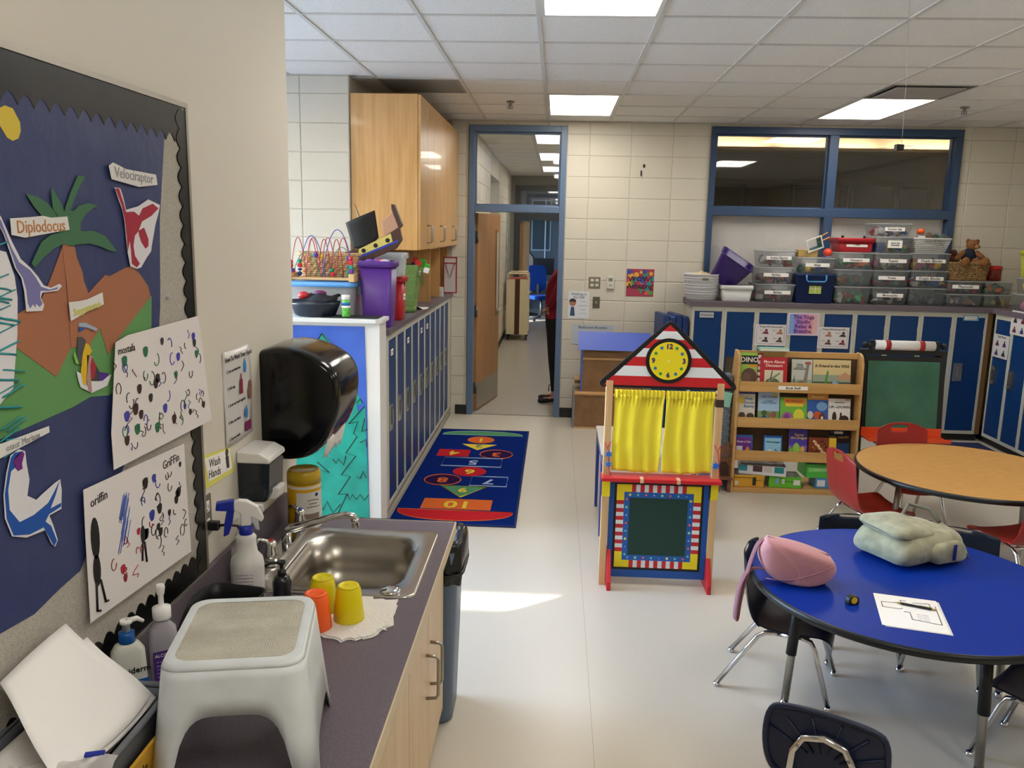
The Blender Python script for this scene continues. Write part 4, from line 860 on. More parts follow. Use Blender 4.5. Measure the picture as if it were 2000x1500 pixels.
# ---- things on the divider and the left worktop
t = T('plastic_bowl', 'oval black plastic basin with a dark cloth on the divider', 'basin', (-1.46, 5.04, 1.3375))
P('basin', MB().loft([[(rx*math.cos(a), ry*math.sin(a), z) for a in [i*2*PI/28 for i in range(28)]] for rx, ry, z in ((.10, .06, 0), (.125, .075, .01), (.15, .09, .07), (.158, .098, .095), (.15, .09, .09), (.13, .078, .03))]), M('black basin', '#1a2230', .35), t)
P('folded_cloth', MB().grid(lambda u, v: (-.13+.27*u, -.07+.14*v, .085+.05*math.sin(PI*u)*math.sin(PI*v)+.02*math.sin(9*u+2)*math.sin(6*v)+.035*max(0, u-.7)*3), 18, 12), M('black cloth', '#1b1d24', .9, bump=(200, .4)), t, solid=.004)
P('red_ball', MB().ell((-.07, 0, .125), (.035, .03, .025)), M('toy red', '#b3262a', .4), t)
P('plum_toy', MB().ell((.03, .01, .14), (.04, .025, .018)), M('toy plum', '#6a1d55', .4), t)
tag(P('desk_mat', MB().box(-1.40, 4.96, 1.3375, -1.06, 5.12, 1.342), M('black mat', '#26272b', .8, bump=(300, .4)), bev=.001), 'thin black mat lying on the right end of the divider top', 'mat')
t = T('bubble_bottle', 'small green bubble bottle with white cap standing on the mat', 'bottle', (-1.26, 5.0, 1.3425))
P('bottle', MB().lathe([(.022, 0), (.026, .004), (.026, .095), (.022, .104)], n=20), M('bubble green', '#4fae45', .25, var=('#7fce5e', 60, 3)), t)
P('cap', MB().lathe([(.025, .104), (.025, .13), (.022, .132)], n=20), mWP, t)
P('blue_band', MB().lathe([(.0265, .07), (.0265, .088)], n=20), M('band blue', '#1f5fa8', .4), t)
P('white_band', MB().lathe([(.0264, .055), (.0264, .068)], n=20), WHITE, t)
mCLR = M('clear tote plastic', '#cfd3d6', .25, alpha=.42, spec=.5)
t = T('storage_tote', 'large clear storage tote with blue lid behind the divider', 'tote', (-1.495, 5.40, 1.2505))
P('tub', MB().loft([[(x, y, z) for x, y in rrect(w_, l_, .03, 4)] for w_, l_, z in ((.4, .38, 0), (.41, .39, .008), (.45, .43, .25), (.47, .45, .26))]), M('milky tote', '#c3c6c9', .35, alpha=.85), t)
P('lid', MB().loft([[(x, y, z) for x, y in rrect(w_, l_, .035, 4)] for w_, l_, z in ((.475, .455, .255), (.48, .46, .258), (.48, .46, .28), (.45, .43, .288), (.44, .42, .282))]), M('blue lid', '#5f9fe0', .35), t)
for s in (-1, 1): P('clip_handle', MB().box(s*.235-.012, -.06, .2, s*.235+.012, .06, .27), M('lid clip', '#b9c4cf', .35), t, bev=.004)
ZL = 1.2505+.288
# bead maze
t = T('bead_maze', 'wooden bead maze toy with coloured wires on the blue lid', 'toy', (-1.47, 5.27, ZL+.0005))
mBW = M('pale toy wood', '#d3b07e', .45)
P('base_board', MB().box(-.2, -.07, .008, .2, .07, .022), mBW, t, bev=.003)
for s in (-1, 1): P('foot_rail', MB().box(s*.2-.018, -.085, 0, s*.2+.018, .085, .05), mBW, t, bev=.003)
BC = ['#c22a33', '#2347a6', '#e2bf2a', '#1f8f6a', '#6a2a86', '#c22a33', '#2347a6']
WIRES = [((-.19, .19), '#a0263a', -.05, .25, 4), ((-.17, .0), '#3a44a0', .05, .26, 1), ((-.195, -.02), '#2f8a6a', .0, .16, 1), ((.0, .2), '#3a44a0', -.02, .30, 1), ((.02, .19), '#2f8a6a', .06, .19, 1), ((-.12, .12), '#a0263a', .03, .24, 3)]
for (x0, x1), c, y, h_, lobes in WIRES:
    pts = []
    for i in range(41):
        u = i/40; pts.append((x0+(x1-x0)*u, y, .02+h_*abs(math.sin(PI*lobes*u))**.7))
    P('wire', MB().tube(pts, .0028, 6), M('wire '+c, c, .35), t)
def bead(kind, p, c, s=.014):
    mb = MB()
    if kind == 0: mb.ell(p, s)
    elif kind == 1: mb.cb(p, (s*1.8, s*1.8, s*1.8))
    else: mb.ell(p, (s*1.15, s*1.15, s*.6))
    P('bead', mb, M('bead '+c, c, .35), t, bev=.002 if kind == 1 else 0)
r = random.Random(8)
for x, y, z0, nb in ((-.19, -.05, .04, 4), (-.165, .05, .04, 4), (.17, -.02, .04, 5), (.19, -.05, .04, 5), (.05, .03, .04, 2), (-.195, 0, .035, 2)):
    for k in range(nb): bead(r.randrange(3), (x, y, z0+.026*k), BC[r.randrange(7)])
for x, z in ((-.06, .16), (-.02, .15)): bead(0, (x, .05, z), BC[1 if x < -.04 else 2], .018)
# wicker basket
def wicker(name, label, loc, w_, l_, h_, rows, c1, c2, taper=.9, rz=0, n=60):
    t = T(name, label, 'basket', loc, rz)
    m1 = M('wicker '+c1, c1, .6, var=(c2, 60, 3))
    P('bottom', MB().prism(rrect(w_*taper, l_*taper, .03), .001, .006), m1, t)
    for k in range(rows):
        z = .006+(h_-.012)*(k+.5)/rows; f = taper+(1-taper)*(k+.5)/rows
        pts = []
        P0 = rrect(w_*f, l_*f, .03, 3); per = []
        for i in range(len(P0)):
            a, b = Vector(P0[i]), Vector(P0[(i+1) % len(P0)]); q = max(1, int((b-a).length/(.5*(w_+l_)/n*2)))
            for j in range(q): per.append(a.lerp(b, j/q))
        for i, p in enumerate(per):
            d_ = Vector((p.x, p.y)).normalized()*(.0035*(1 if (i//2+k) % 2 else -1)); pts.append((p.x+d_.x, p.y+d_.y, z))
        P('weave_row', MB().tube(pts, (h_/rows)*.56, 6, closed=True), m1, t)
    P('rim', MB().tube([(x, y, h_-.004) for x, y in rrect(w_*1.01, l_*1.01, .03, 4)], .009, 8, closed=True), m1, t)
    return t
wicker('wicker_basket', 'wicker basket on the blue lid behind the bead maze', (-1.46, 5.49, ZL+.0005), .42, .2, .17, 11, '#c9a778', '#a87c4d')
# purple bin with a clear bin and toy ship on top
def box_bin(name, label, loc, c, w0, w1, l0, l1, h_, rim=.02, rz=0, mat=None):
    t = T(name, label, 'bin', loc, rz); m_ = mat or M('bin '+c, c, .4)
    P('tub', MB().loft([[(x, y, z) for x, y in rrect(a, b, .025, 4)] for a, b, z in ((w0, l0, 0), (w0+.006, l0+.006, .006), (w1, l1, h_-.002), (w1-.01, l1-.01, h_-.004), (w0-.006, l0-.006, .014))]), m_, t)
    P('rim', MB().loft([[(x, y, z) for x, y in rrect(a, b, .03, 4)] for a, b, z in ((w1+.004, l1+.004, h_-.04), (w1+rim, l1+rim, h_-.038), (w1+rim, l1+rim, h_-.006), (w1+rim-.006, l1+rim-.006, h_), (w1-.012, l1-.012, h_-.002))], caps=False), m_, t)
    return t
t = box_bin('tall_bin', 'tall purple plastic bin on the left worktop', (-1.135, 5.36, 1.2505), '#59308c', .17, .21, .17, .21, .42)
q = P('label_card', MB().box(.078, .02, .17, .0815, .075, .21), WHITE, t, rot=(0, .03, 0)); text('Dress', .014, BLACK, q, (.082, .048, .19), RXL)
for k, (x, y, c) in enumerate(((-.05, -.03, '#7a4fb0'), (.02, .02, '#d84a3a'), (.05, -.05, '#cfc9e0'), (-.02, .05, '#8a5cc0'))): P('bin_filling', MB().ell((x, y, .405), (.04, .035, .025)), M('filling '+c, c, .6), t)
t = box_bin('shallow_bin', 'shallow clear plastic bin on the red bin under the stern of the toy ship', (-1.13, 5.735, 1.5515), '#c3c9c9', .17, .2, .17, .19, .16, mat=mCLR)
t = T('toy_ship', 'toy wooden pirate ship with black sail tilted on the bins', 'toy', (-1.14, 5.46, 1.70), rot=(0, math.radians(-24), math.radians(6))); t.scale = (1.2, 1.2, 1.2)
mSH = M('ship brown', '#4a3128', .5); mSY = M('ship yellow', '#d3c46a', .5)
hp = [(-.17, .09), (-.12, .02), (-.05, 0), (.09, 0), (.14, .03), (.155, .1), (.06, .085), (-.06, .075)]
P('hull', MB().prism(hp, -.045, .045, 'y'), mSH, t, bev=.004)
P('side_band', MB().prism([(-.11, .045), (.09, .035), (.1, .085), (-.09, .075)], -.047, .047, 'y'), mSY, t)
P('blue_stripe', MB().prism([(-.11, .03), (.12, .028), (.12, .04), (-.11, .043)], -.0475, .0475, 'y'), M('ship blue', '#2f3fa0', .5), t)
for x in (-.07, -.0, .07): P('porthole', MB().prism(circ(.012, 12, x, .058), -.0485, .0485, 'y'), BLACK, t)
P('stern_cabin', MB().prism([(.06, .08), (.155, .1), (.165, .19), (.13, .175), (.08, .16)], -.043, .043, 'y'), M('ship tan', '#b98f74', .5), t, bev=.003)
P('stern_post', MB().prism([(.15, .09), (.175, .1), (.18, .215), (.165, .225), (.155, .2)], -.05, .05, 'y'), mSH, t, bev=.003)
P('mast', MB().tube([(-.03, 0, .03), (-.02, 0, .30)], .005, 8), M('mast wood', '#8d7752', .5), t)
P('sail', MB().grid(lambda u, v: (-.12+.02*v+.15*u+.02*v*u, -.02-.02*math.sin(PI*u), .09+.14*v-.02*math.sin(PI*u)*(1-v)), 10, 8), M('black sail', '#141416', .7), t, solid=.002)
t = box_bin('small_bin', 'red plastic bin with label between the purple bin and green bag', (-1.115, 5.79, 1.2505), '#b01c22', .115, .14, .15, .17, .30)
q = P('label_card', MB().box(.052, -.03, .14, .0625, .035, .18), WHITE, t, rot=(0, .035, 0)); text('Food', .016, BLACK, q, (.063, .0, .16), RXL)
P('handle_hole', MB().prism(circ(.016, 12, 0, .245), .064, .0705, 'x'), BLACK, t)
# woven green bag
t = T('woven_bag', 'woven green gift bag full of toys on the left worktop', 'bag', (-1.125, 6.32, 1.2505))
mGR = M('bag green', '#7fa05c', .7, var=('#6d8f4c', 70, 2), bump=(160, .4))
nb = 7
for k in range(nb):
    a, b = k/nb, (k+1)/nb-.004
    P('woven_band', MB().loft([[(x, y, .36*q_) for x, y in rrect(.13+.07*q_+.003*(k % 2), .11+.06*q_+.003*(k % 2), .012, 3)] for q_ in (a, b)], caps=(k == 0)), mGR, t)
for s in (-1, 1): P('bag_handle', MB().tube([(s*.02+.1, -.04, .33), (.115, s*.03, .26), (.12, .02*s+.03, .20)], .006, 6), mGR, t)
q = P('label_card', MB().box(.098, -.04, .28, .103, .03, .315), WHITE, t); text('Magnet', .014, BLACK, q, (.1036, -.005, .297), RXL)
for x, y, z, s, c in ((-.05, -.03, .39, .03, '#c22a2a'), (-.06, .03, .36, .03, '#1d3fa6'), (.0, 0, .39, .035, '#3fae3a'), (.04, .03, .37, .03, '#5cc24a'), (.06, -.03, .36, .025, '#d8dcd8'), (-.02, -.05, .38, .028, '#d8342e')): P('toy_piece', MB().cb((x, y, z), (s*1.6, s*1.2, s*1.5)), M('toy '+c, c, .4), t, rot=(.2*x*10, .3, 0), bev=.004)
tag(P('paper_sheet', MB().grid(lambda u, v: (-1.13+.1*u+.02*math.sin(3*v), 6.52+.22*v, 1.2515+.06*max(0, .4-v)*2*(1-u)), 8, 10), WHITE, solid=.0008), 'loose white papers on the worktop behind the green bag', 'paper')
# ---- hopscotch rug
rg = T('hopscotch_rug', 'blue hopscotch rug with numbers one to ten', 'rug', (-.632, 6.415, 0))
P('pile', MB().box(-.415, -1.295, 0, .415, 1.295, .008), M('rug blue', '#082673', .95, var=('#062066', 200, 2), bump=(400, .4), spec=.05), rg, bev=.003)
P('border', frame_flat(.846, 2.606, .014, 0, .0095), M('rug binding', '#132452', .9), rg)
def rs(name, poly, c, z=.0083, h=.0004): return P(name, MB().prism(poly, z, z+h), M('rug '+c, c, .95, bump=(400, .3), spec=.05), rg)
def outline(name, poly, c, wd, z=.0083):
    return P(name, MB().tube([(x, y, z) for x, y in poly], wd, 4, closed=True), M('rug '+c, c, .9), rg)
R0 = -6.415; XR = .632
cY, cR, cO, cG, cL, cP_ = '#d8bf2f', '#b8232c', '#d0642f', '#4f8a66', '#9fb4d2', '#2a1440'
def num(s, x, y, c, sz=.17): text(s, sz, M('rug '+c, c, .9), rg, (x+XR, y+R0, .0088), (0, 0, PI), name='numeral', bold=.004)
rs('circle', circ(.122, 28, 0, 7.33+R0), cO); num('1', -.63, 7.33, cY)
rs('triangle', [(0, 6.97+R0), (.155, 7.17+R0), (-.155, 7.17+R0)], cY); num('2', -.63, 7.115, '#3c6f50', .13)
rs('square', [(-.325, 6.75+R0), (-.055, 6.75+R0), (-.055, 6.97+R0), (-.325, 6.97+R0)], cR); num('4', -.82, 6.86, cY)
rs('circle', circ(.135, 28, .172, 6.85+R0), cP_); outline('ring', circ(.137, 28, .172, 6.85+R0), cO, .005); num('3', -.46, 6.85, cO)
outline('box_outline', [(-.245, 6.46+R0), (.235, 6.46+R0), (.235, 6.71+R0), (-.245, 6.71+R0)], cL, .006); num('5', -.63, 6.585, cL)
rs('circle', circ(.132, 28, 0, 6.32+R0), cR); num('6', -.63, 6.32, cY)
rs('circle', circ(.135, 28, -.18, 6.08+R0), cP_); outline('ring', circ(.137, 28, -.18, 6.08+R0), cO, .005); num('8', -.812, 6.08, cO)
outline('box_outline', [(.035, 5.95+R0), (.31, 5.95+R0), (.31, 6.19+R0), (.035, 6.19+R0)], cL, .006); num('7', -.46, 6.07, cL)
rs('triangle', [(0, 5.67+R0), (.17, 5.93+R0), (-.17, 5.93+R0)], cG); outline('triangle_outline', [(0, 5.67+R0), (.17, 5.93+R0), (-.17, 5.93+R0)], cY, .007); num('9', -.632, 5.845, cY, .14)
rs('block', [(-.245, 5.41+R0), (.235, 5.41+R0), (.235, 5.63+R0), (-.245, 5.63+R0)], cO); num('10', -.63, 5.52, cY, .2)
half = lambda y, s, a, b: [(-a, y)]+[(-a*math.cos(PI*i/24), y+s*b*math.sin(PI*i/24)**.8) for i in range(1, 24)]+[(a, y)]
rs('half_moon', half(5.385+R0, -1, .39, .2), cR); outline('moon_outline', half(5.385+R0, -1, .39, .2), cO, .004)
rs('half_moon', half(7.50+R0, 1, .37, .15), cG); outline('moon_outline', half(7.50+R0, 1, .37, .15), '#8fb59c', .004)
# ---- back wall fittings near the doorway
t = T('switch_plate', 'steel four button switch plate on the back wall', 'switch', (.385, D-.006, 1.38))
P('plate', MB().box(-.058, -.004, -.058, .058, .004, .058), M('plate steel', '#8c8777', .4, .7), t, bev=.003)
for x in (-.024, .024):
    for z in (-.024, .024): P('button', MB().box(x-.016, -.008, z-.013, x+.016, -.004, z+.013), M('button cream', '#c9c6b8', .4), t, bev=.002)
t = T('thermostat', 'white wall thermostat with small display', 'thermostat', (.542, D-.006, 1.384))
P('case', MB().box(-.036, -.022, -.062, .036, .004, .062), M('thermostat cream', '#cdc9bd', .4), t, bev=.005)
P('display', MB().box(-.02, -.0235, .015, .02, -.0222, .045), M('display grey', '#6d7568', .3), t); P('knob', MB().box(-.012, -.026, -.03, .012, -.0222, -.018), M('knob grey', '#8f8b82', .4), t)
t = T('wall_plate', 'small bronze switch plate below the button switches', 'switch', (.41, D-.006, 1.185))
P('plate', MB().box(-.036, -.004, -.056, .036, .004, .056), M('plate bronze', '#6f6a5c', .4, .6), t, bev=.003); P('toggle', MB().box(-.006, -.014, -.01, .006, -.004, .01), M('toggle ivory', '#bdb8a8', .4), t)
def poster(name, label, x, z, w_, h_, col, y=D-.008, cat='sign', rz=0):
    t = T(name, label, cat, (x, y, z), rot=(0, rz, 0)); P('sheet', MB().box(-w_/2, 0, -h_/2, w_/2, .001, h_/2), M('sheet '+col, col, .45), t); return t
t = poster('hall_poster', 'laminated Walking in the Hall poster with a cartoon child', .235, 1.155, .21, .27, '#d5d8df')
text('Walking in\nthe Hall', .036, BLACK, t, (0, -.001, .092), RX, lh=.85)
P('child_print', MB().prism(circ(.034, 16, -.06, .02), -.0012, -.0004, 'y').prism([(-.085, -.11), (-.035, -.11), (-.045, -.02), (-.075, -.02)], -.0012, -.0004, 'y', 1), [M('print skin', '#a9745c', .5), M('print navy', '#33506f', .5)], t)
P('hair_print', MB().prism([(-.095, .03)]+[(-.06+.037*math.cos(a), .03+.034*math.sin(a)) for a in [PI-i*PI/8 for i in range(1, 8)]]+[(-.025, .03)], -.0016, -.0011, 'y'), M('print hair', '#3a2c28', .5), t)
for k, s in enumerate(('I face front', 'I keep my hands', 'I stay quiet', 'I walk in line')): text(s, .013, M('poster ink', '#555a63', .6), t, (.045, -.001, .035-.04*k), RX)
t = poster('colour_sign', 'tie-dye WOW Amazing sign on the back wall', .835, 1.39, .27, .27, '#a03a52')
r = random.Random(3)
for k in range(46):
    x, z = r.uniform(-.115, .115), r.uniform(-.115, .115); c = ['#d9542e', '#2f8a8f', '#3a4f9e', '#d9a23a', '#8c2f6a', '#4a8f4a'][r.randrange(6)]
    P('dye_spot', MB().prism(circ(r.uniform(.012, .03), 10, x, z), -.0008-.00002*k, -.0003, 'y'), M('dye '+c, c, .6), t)
text('WOW!\nAmazing', .075, M('sign ink', '#2c1420', .6), t, (0, -.0024, .0), RX, lh=.9, bold=.001)
t = poster('routine_poster', 'clear sleeve with Bathroom Routine sheet behind the blue cardboard top', .385, .86, .42, .2, '#b9c0cc')
text('Bathroom Routine', .038, BLACK, t, (0, -.001, .072), RX)
tag(P('adhesive_hook', MB().box(.812, D-.016, 2.5, .828, D-.006, 2.53).box(.79, D-.014, 2.42, .802, D-.006, 2.47), DARK), 'tiny dark adhesive hook high on the back wall', 'hook')
# ---- cardboard play stand by the doorway
t = T('play_stand', 'brown hardboard play stand with blue corrugated top by the doorway', 'play stand', (0, 0, 0))
mHB = M('hardboard brown', '#8b6946', .75, var=('#806040', 12, 3)); mST = M('stand strip', '#c29a66', .5); mCB = M('corrugated blue', '#5067c4', .4)
P('lower_back', MB().box(.215, 7.955, .0, .86, 7.965, .33), mHB, t); P('lower_side', MB().box(.2, 7.95, 0, .215, 8.3, .36), M('side grey', '#7f8489', .5), t)
P('lower_top', MB().box(.2, 7.945, .33, .87, 8.3, .345), mST, t); P('base_strip', MB().box(.215, 7.945, 0, .86, 7.955, .014), mST, t)
P('upper_back', MB().box(.285, 8.05, .345, .87, 8.06, .78), mHB, t); P('upper_side', MB().box(.27, 8.045, .345, .285, 8.3, .78), mCB, t)
P('upper_strip', MB().box(.285, 8.04, .66, .87, 8.05, .68), mST, t)
P('shelf_board', MB().box(.215, 8.1, .40, .27, 8.3, .412).box(.215, 8.1, .45, .27, 8.3, .462), mST, t)
P('blue_top', MB().prism([(8.0, .76), (8.012, .757), (8.12, .92), (8.108, .926)], .235, .93, 'x'), mCB, t)
# blue folding mat beside the back lockers
t = T('folding_mat', 'folded dark blue gym mat standing at the end of the back lockers', 'mat', (1.16, 7.98, 0), math.radians(8))
for k in range(4): P('mat_panel', MB().box(-.13+.062*k, 0, .002, -.072+.062*k, .36, 1.12-.015*(k % 2)), M('mat blue', '#1f3a72', .4), t, bev=.012)
# ---- corridor things
t = T('book_cart', 'cream rolling book cart with brown stripe in the corridor', 'cart', (-.65, 14.42, 0))
mCR = M('cart cream', '#dccfae', .45)
P('end_panel', MB().box(-.19, 0, .1, .19, .02, 1.05), mCR, t, bev=.003); P('end_panel', MB().box(-.19, .6, .1, .19, .62, 1.05), mCR, t, bev=.003)
P('brown_stripe', MB().box(-.045, -.003, .1, .04, 0, 1.05), M('stripe brown', '#4c2c1c', .5), t)
for z in (.12, .45, .78): P('shelf', MB().box(-.18, .02, z, .18, .6, z+.02), mCR, t)
for y in (.0, .62): P('push_bar', MB().tube([(-.17, y, 1.04), (-.17, y, 1.12), (-.15, y, 1.15), (.15, y, 1.15), (.17, y, 1.12), (.17, y, 1.04)], .014, 8), mCR, t)
for x in (-.16, .16):
    for y in (.04, .58): P('caster', MB(Matrix.Translation((x, y, .04)) @ Matrix.Rotation(PI/2, 4, 'Y')).lathe([(.04, -.012), (.04, .012)], n=16).box(-.06, -.01, -.02, -.03, .01, .02), DARK, t)
P('book_row', MB().box(-.15, .03, .801, .15, .58, 1.06), M('cart books', '#a3352f', .6, var=('#7c4a3a', 30, 2)), t)
def art_strip():
    t = T('paper_collage', 'pale paper collage hanging on the corridor wall past the cart', 'poster', (-.893, 15.3, 1.5))
    P('sheet', MB().box(0, -.4, -.95, .004, .5, .75), M('collage', '#c9ccc8', .6, var=('#6f7a76', 9, 5)), t)
art_strip()
t = T('office_chair', 'blue office chair in the dim room beyond the corridor', 'chair', (-.30, 17.8, 0), .5)
mOC = M('chair blue cloth', '#102a66', .9, spec=.1)
P('seat', MB().prism(rrect(.5, .48, .1), .45, .53), mOC, t, bev=.02); P('backrest', MB().prism(rrect(.46, .55, .12, 4, 0, .88), .2, .26, 'y'), mOC, t, bev=.02)
P('column', MB().lathe([(.025, .06), (.025, .45)], n=10).box(-.02, .15, .5, .02, .24, .75), DARK, t)
for k in range(5):
    a = 2*PI*k/5; P('base_leg', MB().tube([(0, 0, .09), (.3*math.cos(a), .3*math.sin(a), .05)], [.025, .015], 6).ell((.3*math.cos(a), .3*math.sin(a), .03), .03), DARK, t)
t = T('office_desk', 'grey desk in the dim room beyond the corridor', 'desk', (-.25, 19.6, 0))
P('top', MB().box(-.8, -.35, .72, .8, .35, .75), M('desk grey', '#6a6f75', .5), t)
for s in (-1, 1): P('leg_panel', MB().box(s*.76-.02, -.33, 0, s*.76+.02, .33, .72), M('desk dark', '#3f444a', .5), t)
t = T('monitor', 'computer monitor standing on the grey desk', 'monitor', (-.35, 19.6, .7505))
P('screen', MB().box(-.3, -.02, .12, .3, .02, .5), DARK, t, bev=.004); P('stand', MB().box(-.03, -.01, 0, .03, .02, .2).box(-.12, -.08, 0, .12, .1, .012), DARK, t)
t = T('task_chair', 'black task chair in front of the grey desk', 'chair', (-.62, 18.9, 0), 2.8)
P('seat', MB().prism(rrect(.5, .48, .1), .5, .58), DARK, t, bev=.02); P('backrest', MB().prism(rrect(.46, .62, .18, 5, 0, 1.1), .2, .27, 'y'), DARK, t, bev=.02); P('column', MB().lathe([(.25, .0), (.24, .03), (.03, .06), (.03, .5)], n=12).box(-.02, .18, .52, .02, .24, .9), DARK, t)
# ---- person half hidden by the door frame
def person(name, label, chains, mats, paint, loc, rz=0):
    vs, es, rad = [], [], []
    idx = {}
    def v(p, r_):
        k = tuple(round(q, 4) for q in p)
        if k not in idx: idx[k] = len(vs); vs.append(p); rad.append(r_)
        return idx[k]
    for ch in chains:
        for (p, r1), (q, r2) in zip(ch, ch[1:]): es.append((v(p, r1), v(q, r2)))
    me = bpy.data.meshes.new('body'); me.from_pydata(vs, es, []); ob = bpy.data.objects.new('tmp', me); COL.objects.link(ob)
    sk = ob.modifiers.new('skin', 'SKIN'); sk.use_smooth_shade = True; ss = ob.modifiers.new('sub', 'SUBSURF'); ss.levels = 2; ss.render_levels = 2
    sv = me.skin_vertices[0].data
    for i, r_ in enumerate(rad): sv[i].radius = r_ if isinstance(r_, tuple) else (r_, r_)
    sv[0].use_root = True
    m2 = bpy.data.meshes.new_from_object(ob.evaluated_get(bpy.context.evaluated_depsgraph_get())); m2.name = 'body'
    bpy.data.objects.remove(ob)
    for m_ in mats: m2.materials.append(m_)
    for p in m2.polygons: p.material_index = paint(p.center); p.use_smooth = True
    return O('body', m2)
t = T('person', 'person in red long-sleeved top and black trousers half hidden by the door frame', 'person', (-.035, 9.22, 0))
ch = []
pel = ((.035, 0, .93), (.125, .155))
ch.append([pel, ((.05, 0, 1.08), (.11, .14)), ((.085, 0, 1.28), (.115, .17)), ((.12, 0, 1.42), (.08, .12)), ((.14, 0, 1.5), .05), ((.15, 0, 1.56), .055), ((.15, 0, 1.64), (.085, .075)), ((.155, 0, 1.72), (.07, .065))])
for s in (-1, 1):
    ch.append([pel, ((.03, .09*s, .86), .095), ((.03, .1*s, .5), .06), ((.05, .1*s, .3), .055), ((.055, .1*s, .09), .036), ((.045, .1*s, .045), .036), ((-.05, .1*s, .03), .033), ((-.13, .1*s, .022), .024)])
    ch.append([((.12, 0, 1.42), (.08, .12)), ((.115, .17*s, 1.4), .058), ((.03, .21*s, 1.17), .047), ((-.04, .14*s, 1.06), .036), ((-.05, .09*s, 1.03), .03)])
def paint(c):
    if c.z < .055: return 2
    if c.z < .13: return 3
    if c.z < .95: return 1
    if c.z > 1.68 or (c.z > 1.56 and c.x > .17): return 4
    if c.z > 1.49 or (c.x < -.035 and 1.0 < c.z < 1.07): return 3
    return 0
b = person('person', '', ch, [M('red knit', '#7c1226', .85), M('black trousers', '#101012', .8), M('black shoe', '#0c0c0d', .5), M('skin', '#b98873', .55), M('dark hair', '#2a1d18', .6)], paint, (0, 0, 0))
b.parent = t
for s in (-1, 1):
    mb = MB()
    for k in range(4): mb.tube([(-.05, .09*s, 1.03), (-.075, (.085-.012*k)*s, 1.02-.004*k), (-.1, (.08-.014*k)*s, 1.0-.008*k)], [.009, .0085, .007], 6)
    mb.tube([(-.045, .1*s, 1.02), (-.05, .075*s, 1.05), (-.065, .06*s, 1.05)], [.01, .009, .008], 6)
    P('fingers', mb, MATS['skin'], t)
P('trouser_tie', MB().tube([(.0, -.13, .21), (-.005, -.14, .2), (-.01, -.14, .14)], .006, 5).tube([(.0, -.13, .21), (.02, -.14, .205), (.02, -.14, .15)], .006, 5), BLACK, t)
# ================================================================ back right: lockers, bins
LFY = 7.92; BZ = 1.262
BLX0 = 1.285
back_lockers = []
for k in range(9):
    back_lockers.append(locker((BLX0+.3*(k+.5), LFY, 0), 0, 'blue locker under the toy bins, %s from the left end of the back row' % NTH[k], 'blue lockers along the back wall', .3))
RLX = 4.03
ST('trim_5', MB().box(BLX0+2.7, LFY+.004, LH0, RLX-.0, LFY+.03, LH1), M('corner filler wood', '#7c5a36', .5))
right_lockers = []
for k in range(5):
    right_lockers.append(locker((RLX, 7.875-.302*(k+.5), 0), -PI/2, 'blue locker along the right wall, %s from the room corner' % NTH[k], 'blue lockers along the right wall'))
ST('baseboard_lockers', MB().box(BLX0+.02, LFY+.05, 0, RLX, 8.3, LH0).box(RLX+.05, 6.4, 0, 4.4, 8.3, LH0), mBASE)
wt3 = T('worktop', 'purple grey laminate worktop carrying the toy bins', 'counter')
P('top', MB().prism([(BLX0-.02, LFY-.02), (RLX-.02, LFY-.02), (RLX-.02, 6.35), (4.775, 6.35), (4.775, D-.004), (BLX0-.02, D-.004)], LH1+.001, BZ), mLAM, wt3, bev=.002)
def wsign(name, label, x, z, w_, h_, col, y=LFY-.004, cat='sign', rz=0):
    t = T(name, label, cat, (x, y, z), rot=(0, rz, 0)); P('sheet', MB().box(-w_/2, -.0015, -h_/2, w_/2, 0, h_/2), M('sheet '+col, col, .4), t); return t
t = wsign('name_strip', 'small handwritten name strip on the leftmost back locker', 1.42, 1.135, .13, .05, '#b9bcc4'); text('Anastasia', .03, BLACK, t, (0, -.002, 0), RX)
def yoga(label, x, z, n, seed):
    t = wsign('yoga_poster', label, x, z, .285, .2, '#d6d2d4')
    outl = [(q[0], -.002, q[1]) for q in rrect(.255, .16, .02, 4)]
    P('frame_line', MB().tube(outl, .0015, 4, closed=True), M('line grey', '#8d8f95', .6), t)
    text('Yoga Workout #%d' % n, .027, BLACK, t, (0, -.002, .078), RX)
    r = random.Random(seed)
    for k, (s, px, pz) in enumerate((('Tree', -.09, .045), ('Dancer', .04, .045), ('Cobra', -.09, -.03), ('Table', .04, -.03))):
        text(s, .014, BLACK, t, (px, -.002, pz), RX)
        c = ['#5c4038', '#7b2f42', '#a9714f', '#3a3440'][(k+seed) % 4]
        P('pose_print', MB().prism(circ(.013, 10, px+.05, pz), -.0028, -.0016, 'y').prism([(px+.03, pz-.012), (px+.065, pz-.014), (px+.075, pz-.035), (px+.01, pz-.032)], -.0028, -.0016, 'y'), M('pose '+c, c, .6), t)
yoga('white Yoga Workout poster left of the purple studio sign', 2.02, .96, 6, 1); yoga('white Yoga Workout poster right of the purple studio sign', 2.6, .95, 2, 2)
t = wsign('studio_sign', 'pink and blue Yoga Studio sign on the back lockers', 2.315, 1.07, .29, .21, '#d9cfdc')
cols = ['#7fa0d8', '#9a86cc', '#b47cc0', '#c884b4', '#d79aae', '#dcb0ae']
for k, c in enumerate(cols): P('colour_band', MB().box(-.13+.0433*k, -.0025, -.092, -.13+.0433*(k+1), -.0015, .092), M('band '+c, c, .4), t)
text('The Yoga\nStudio\nRelax &\nBreathe.', .05, M('sign purple', '#43206a', .5), t, (0, -.003, 0), RX, lh=.88, bold=.001)
t = wsign('blue_note', 'small blue and white note on the rightmost back locker', 3.83, 1.165, .14, .048, '#5b9cc8'); P('white_strip', MB().box(-.055, -.0025, -.017, .05, -.0015, .018), WHITE, t)
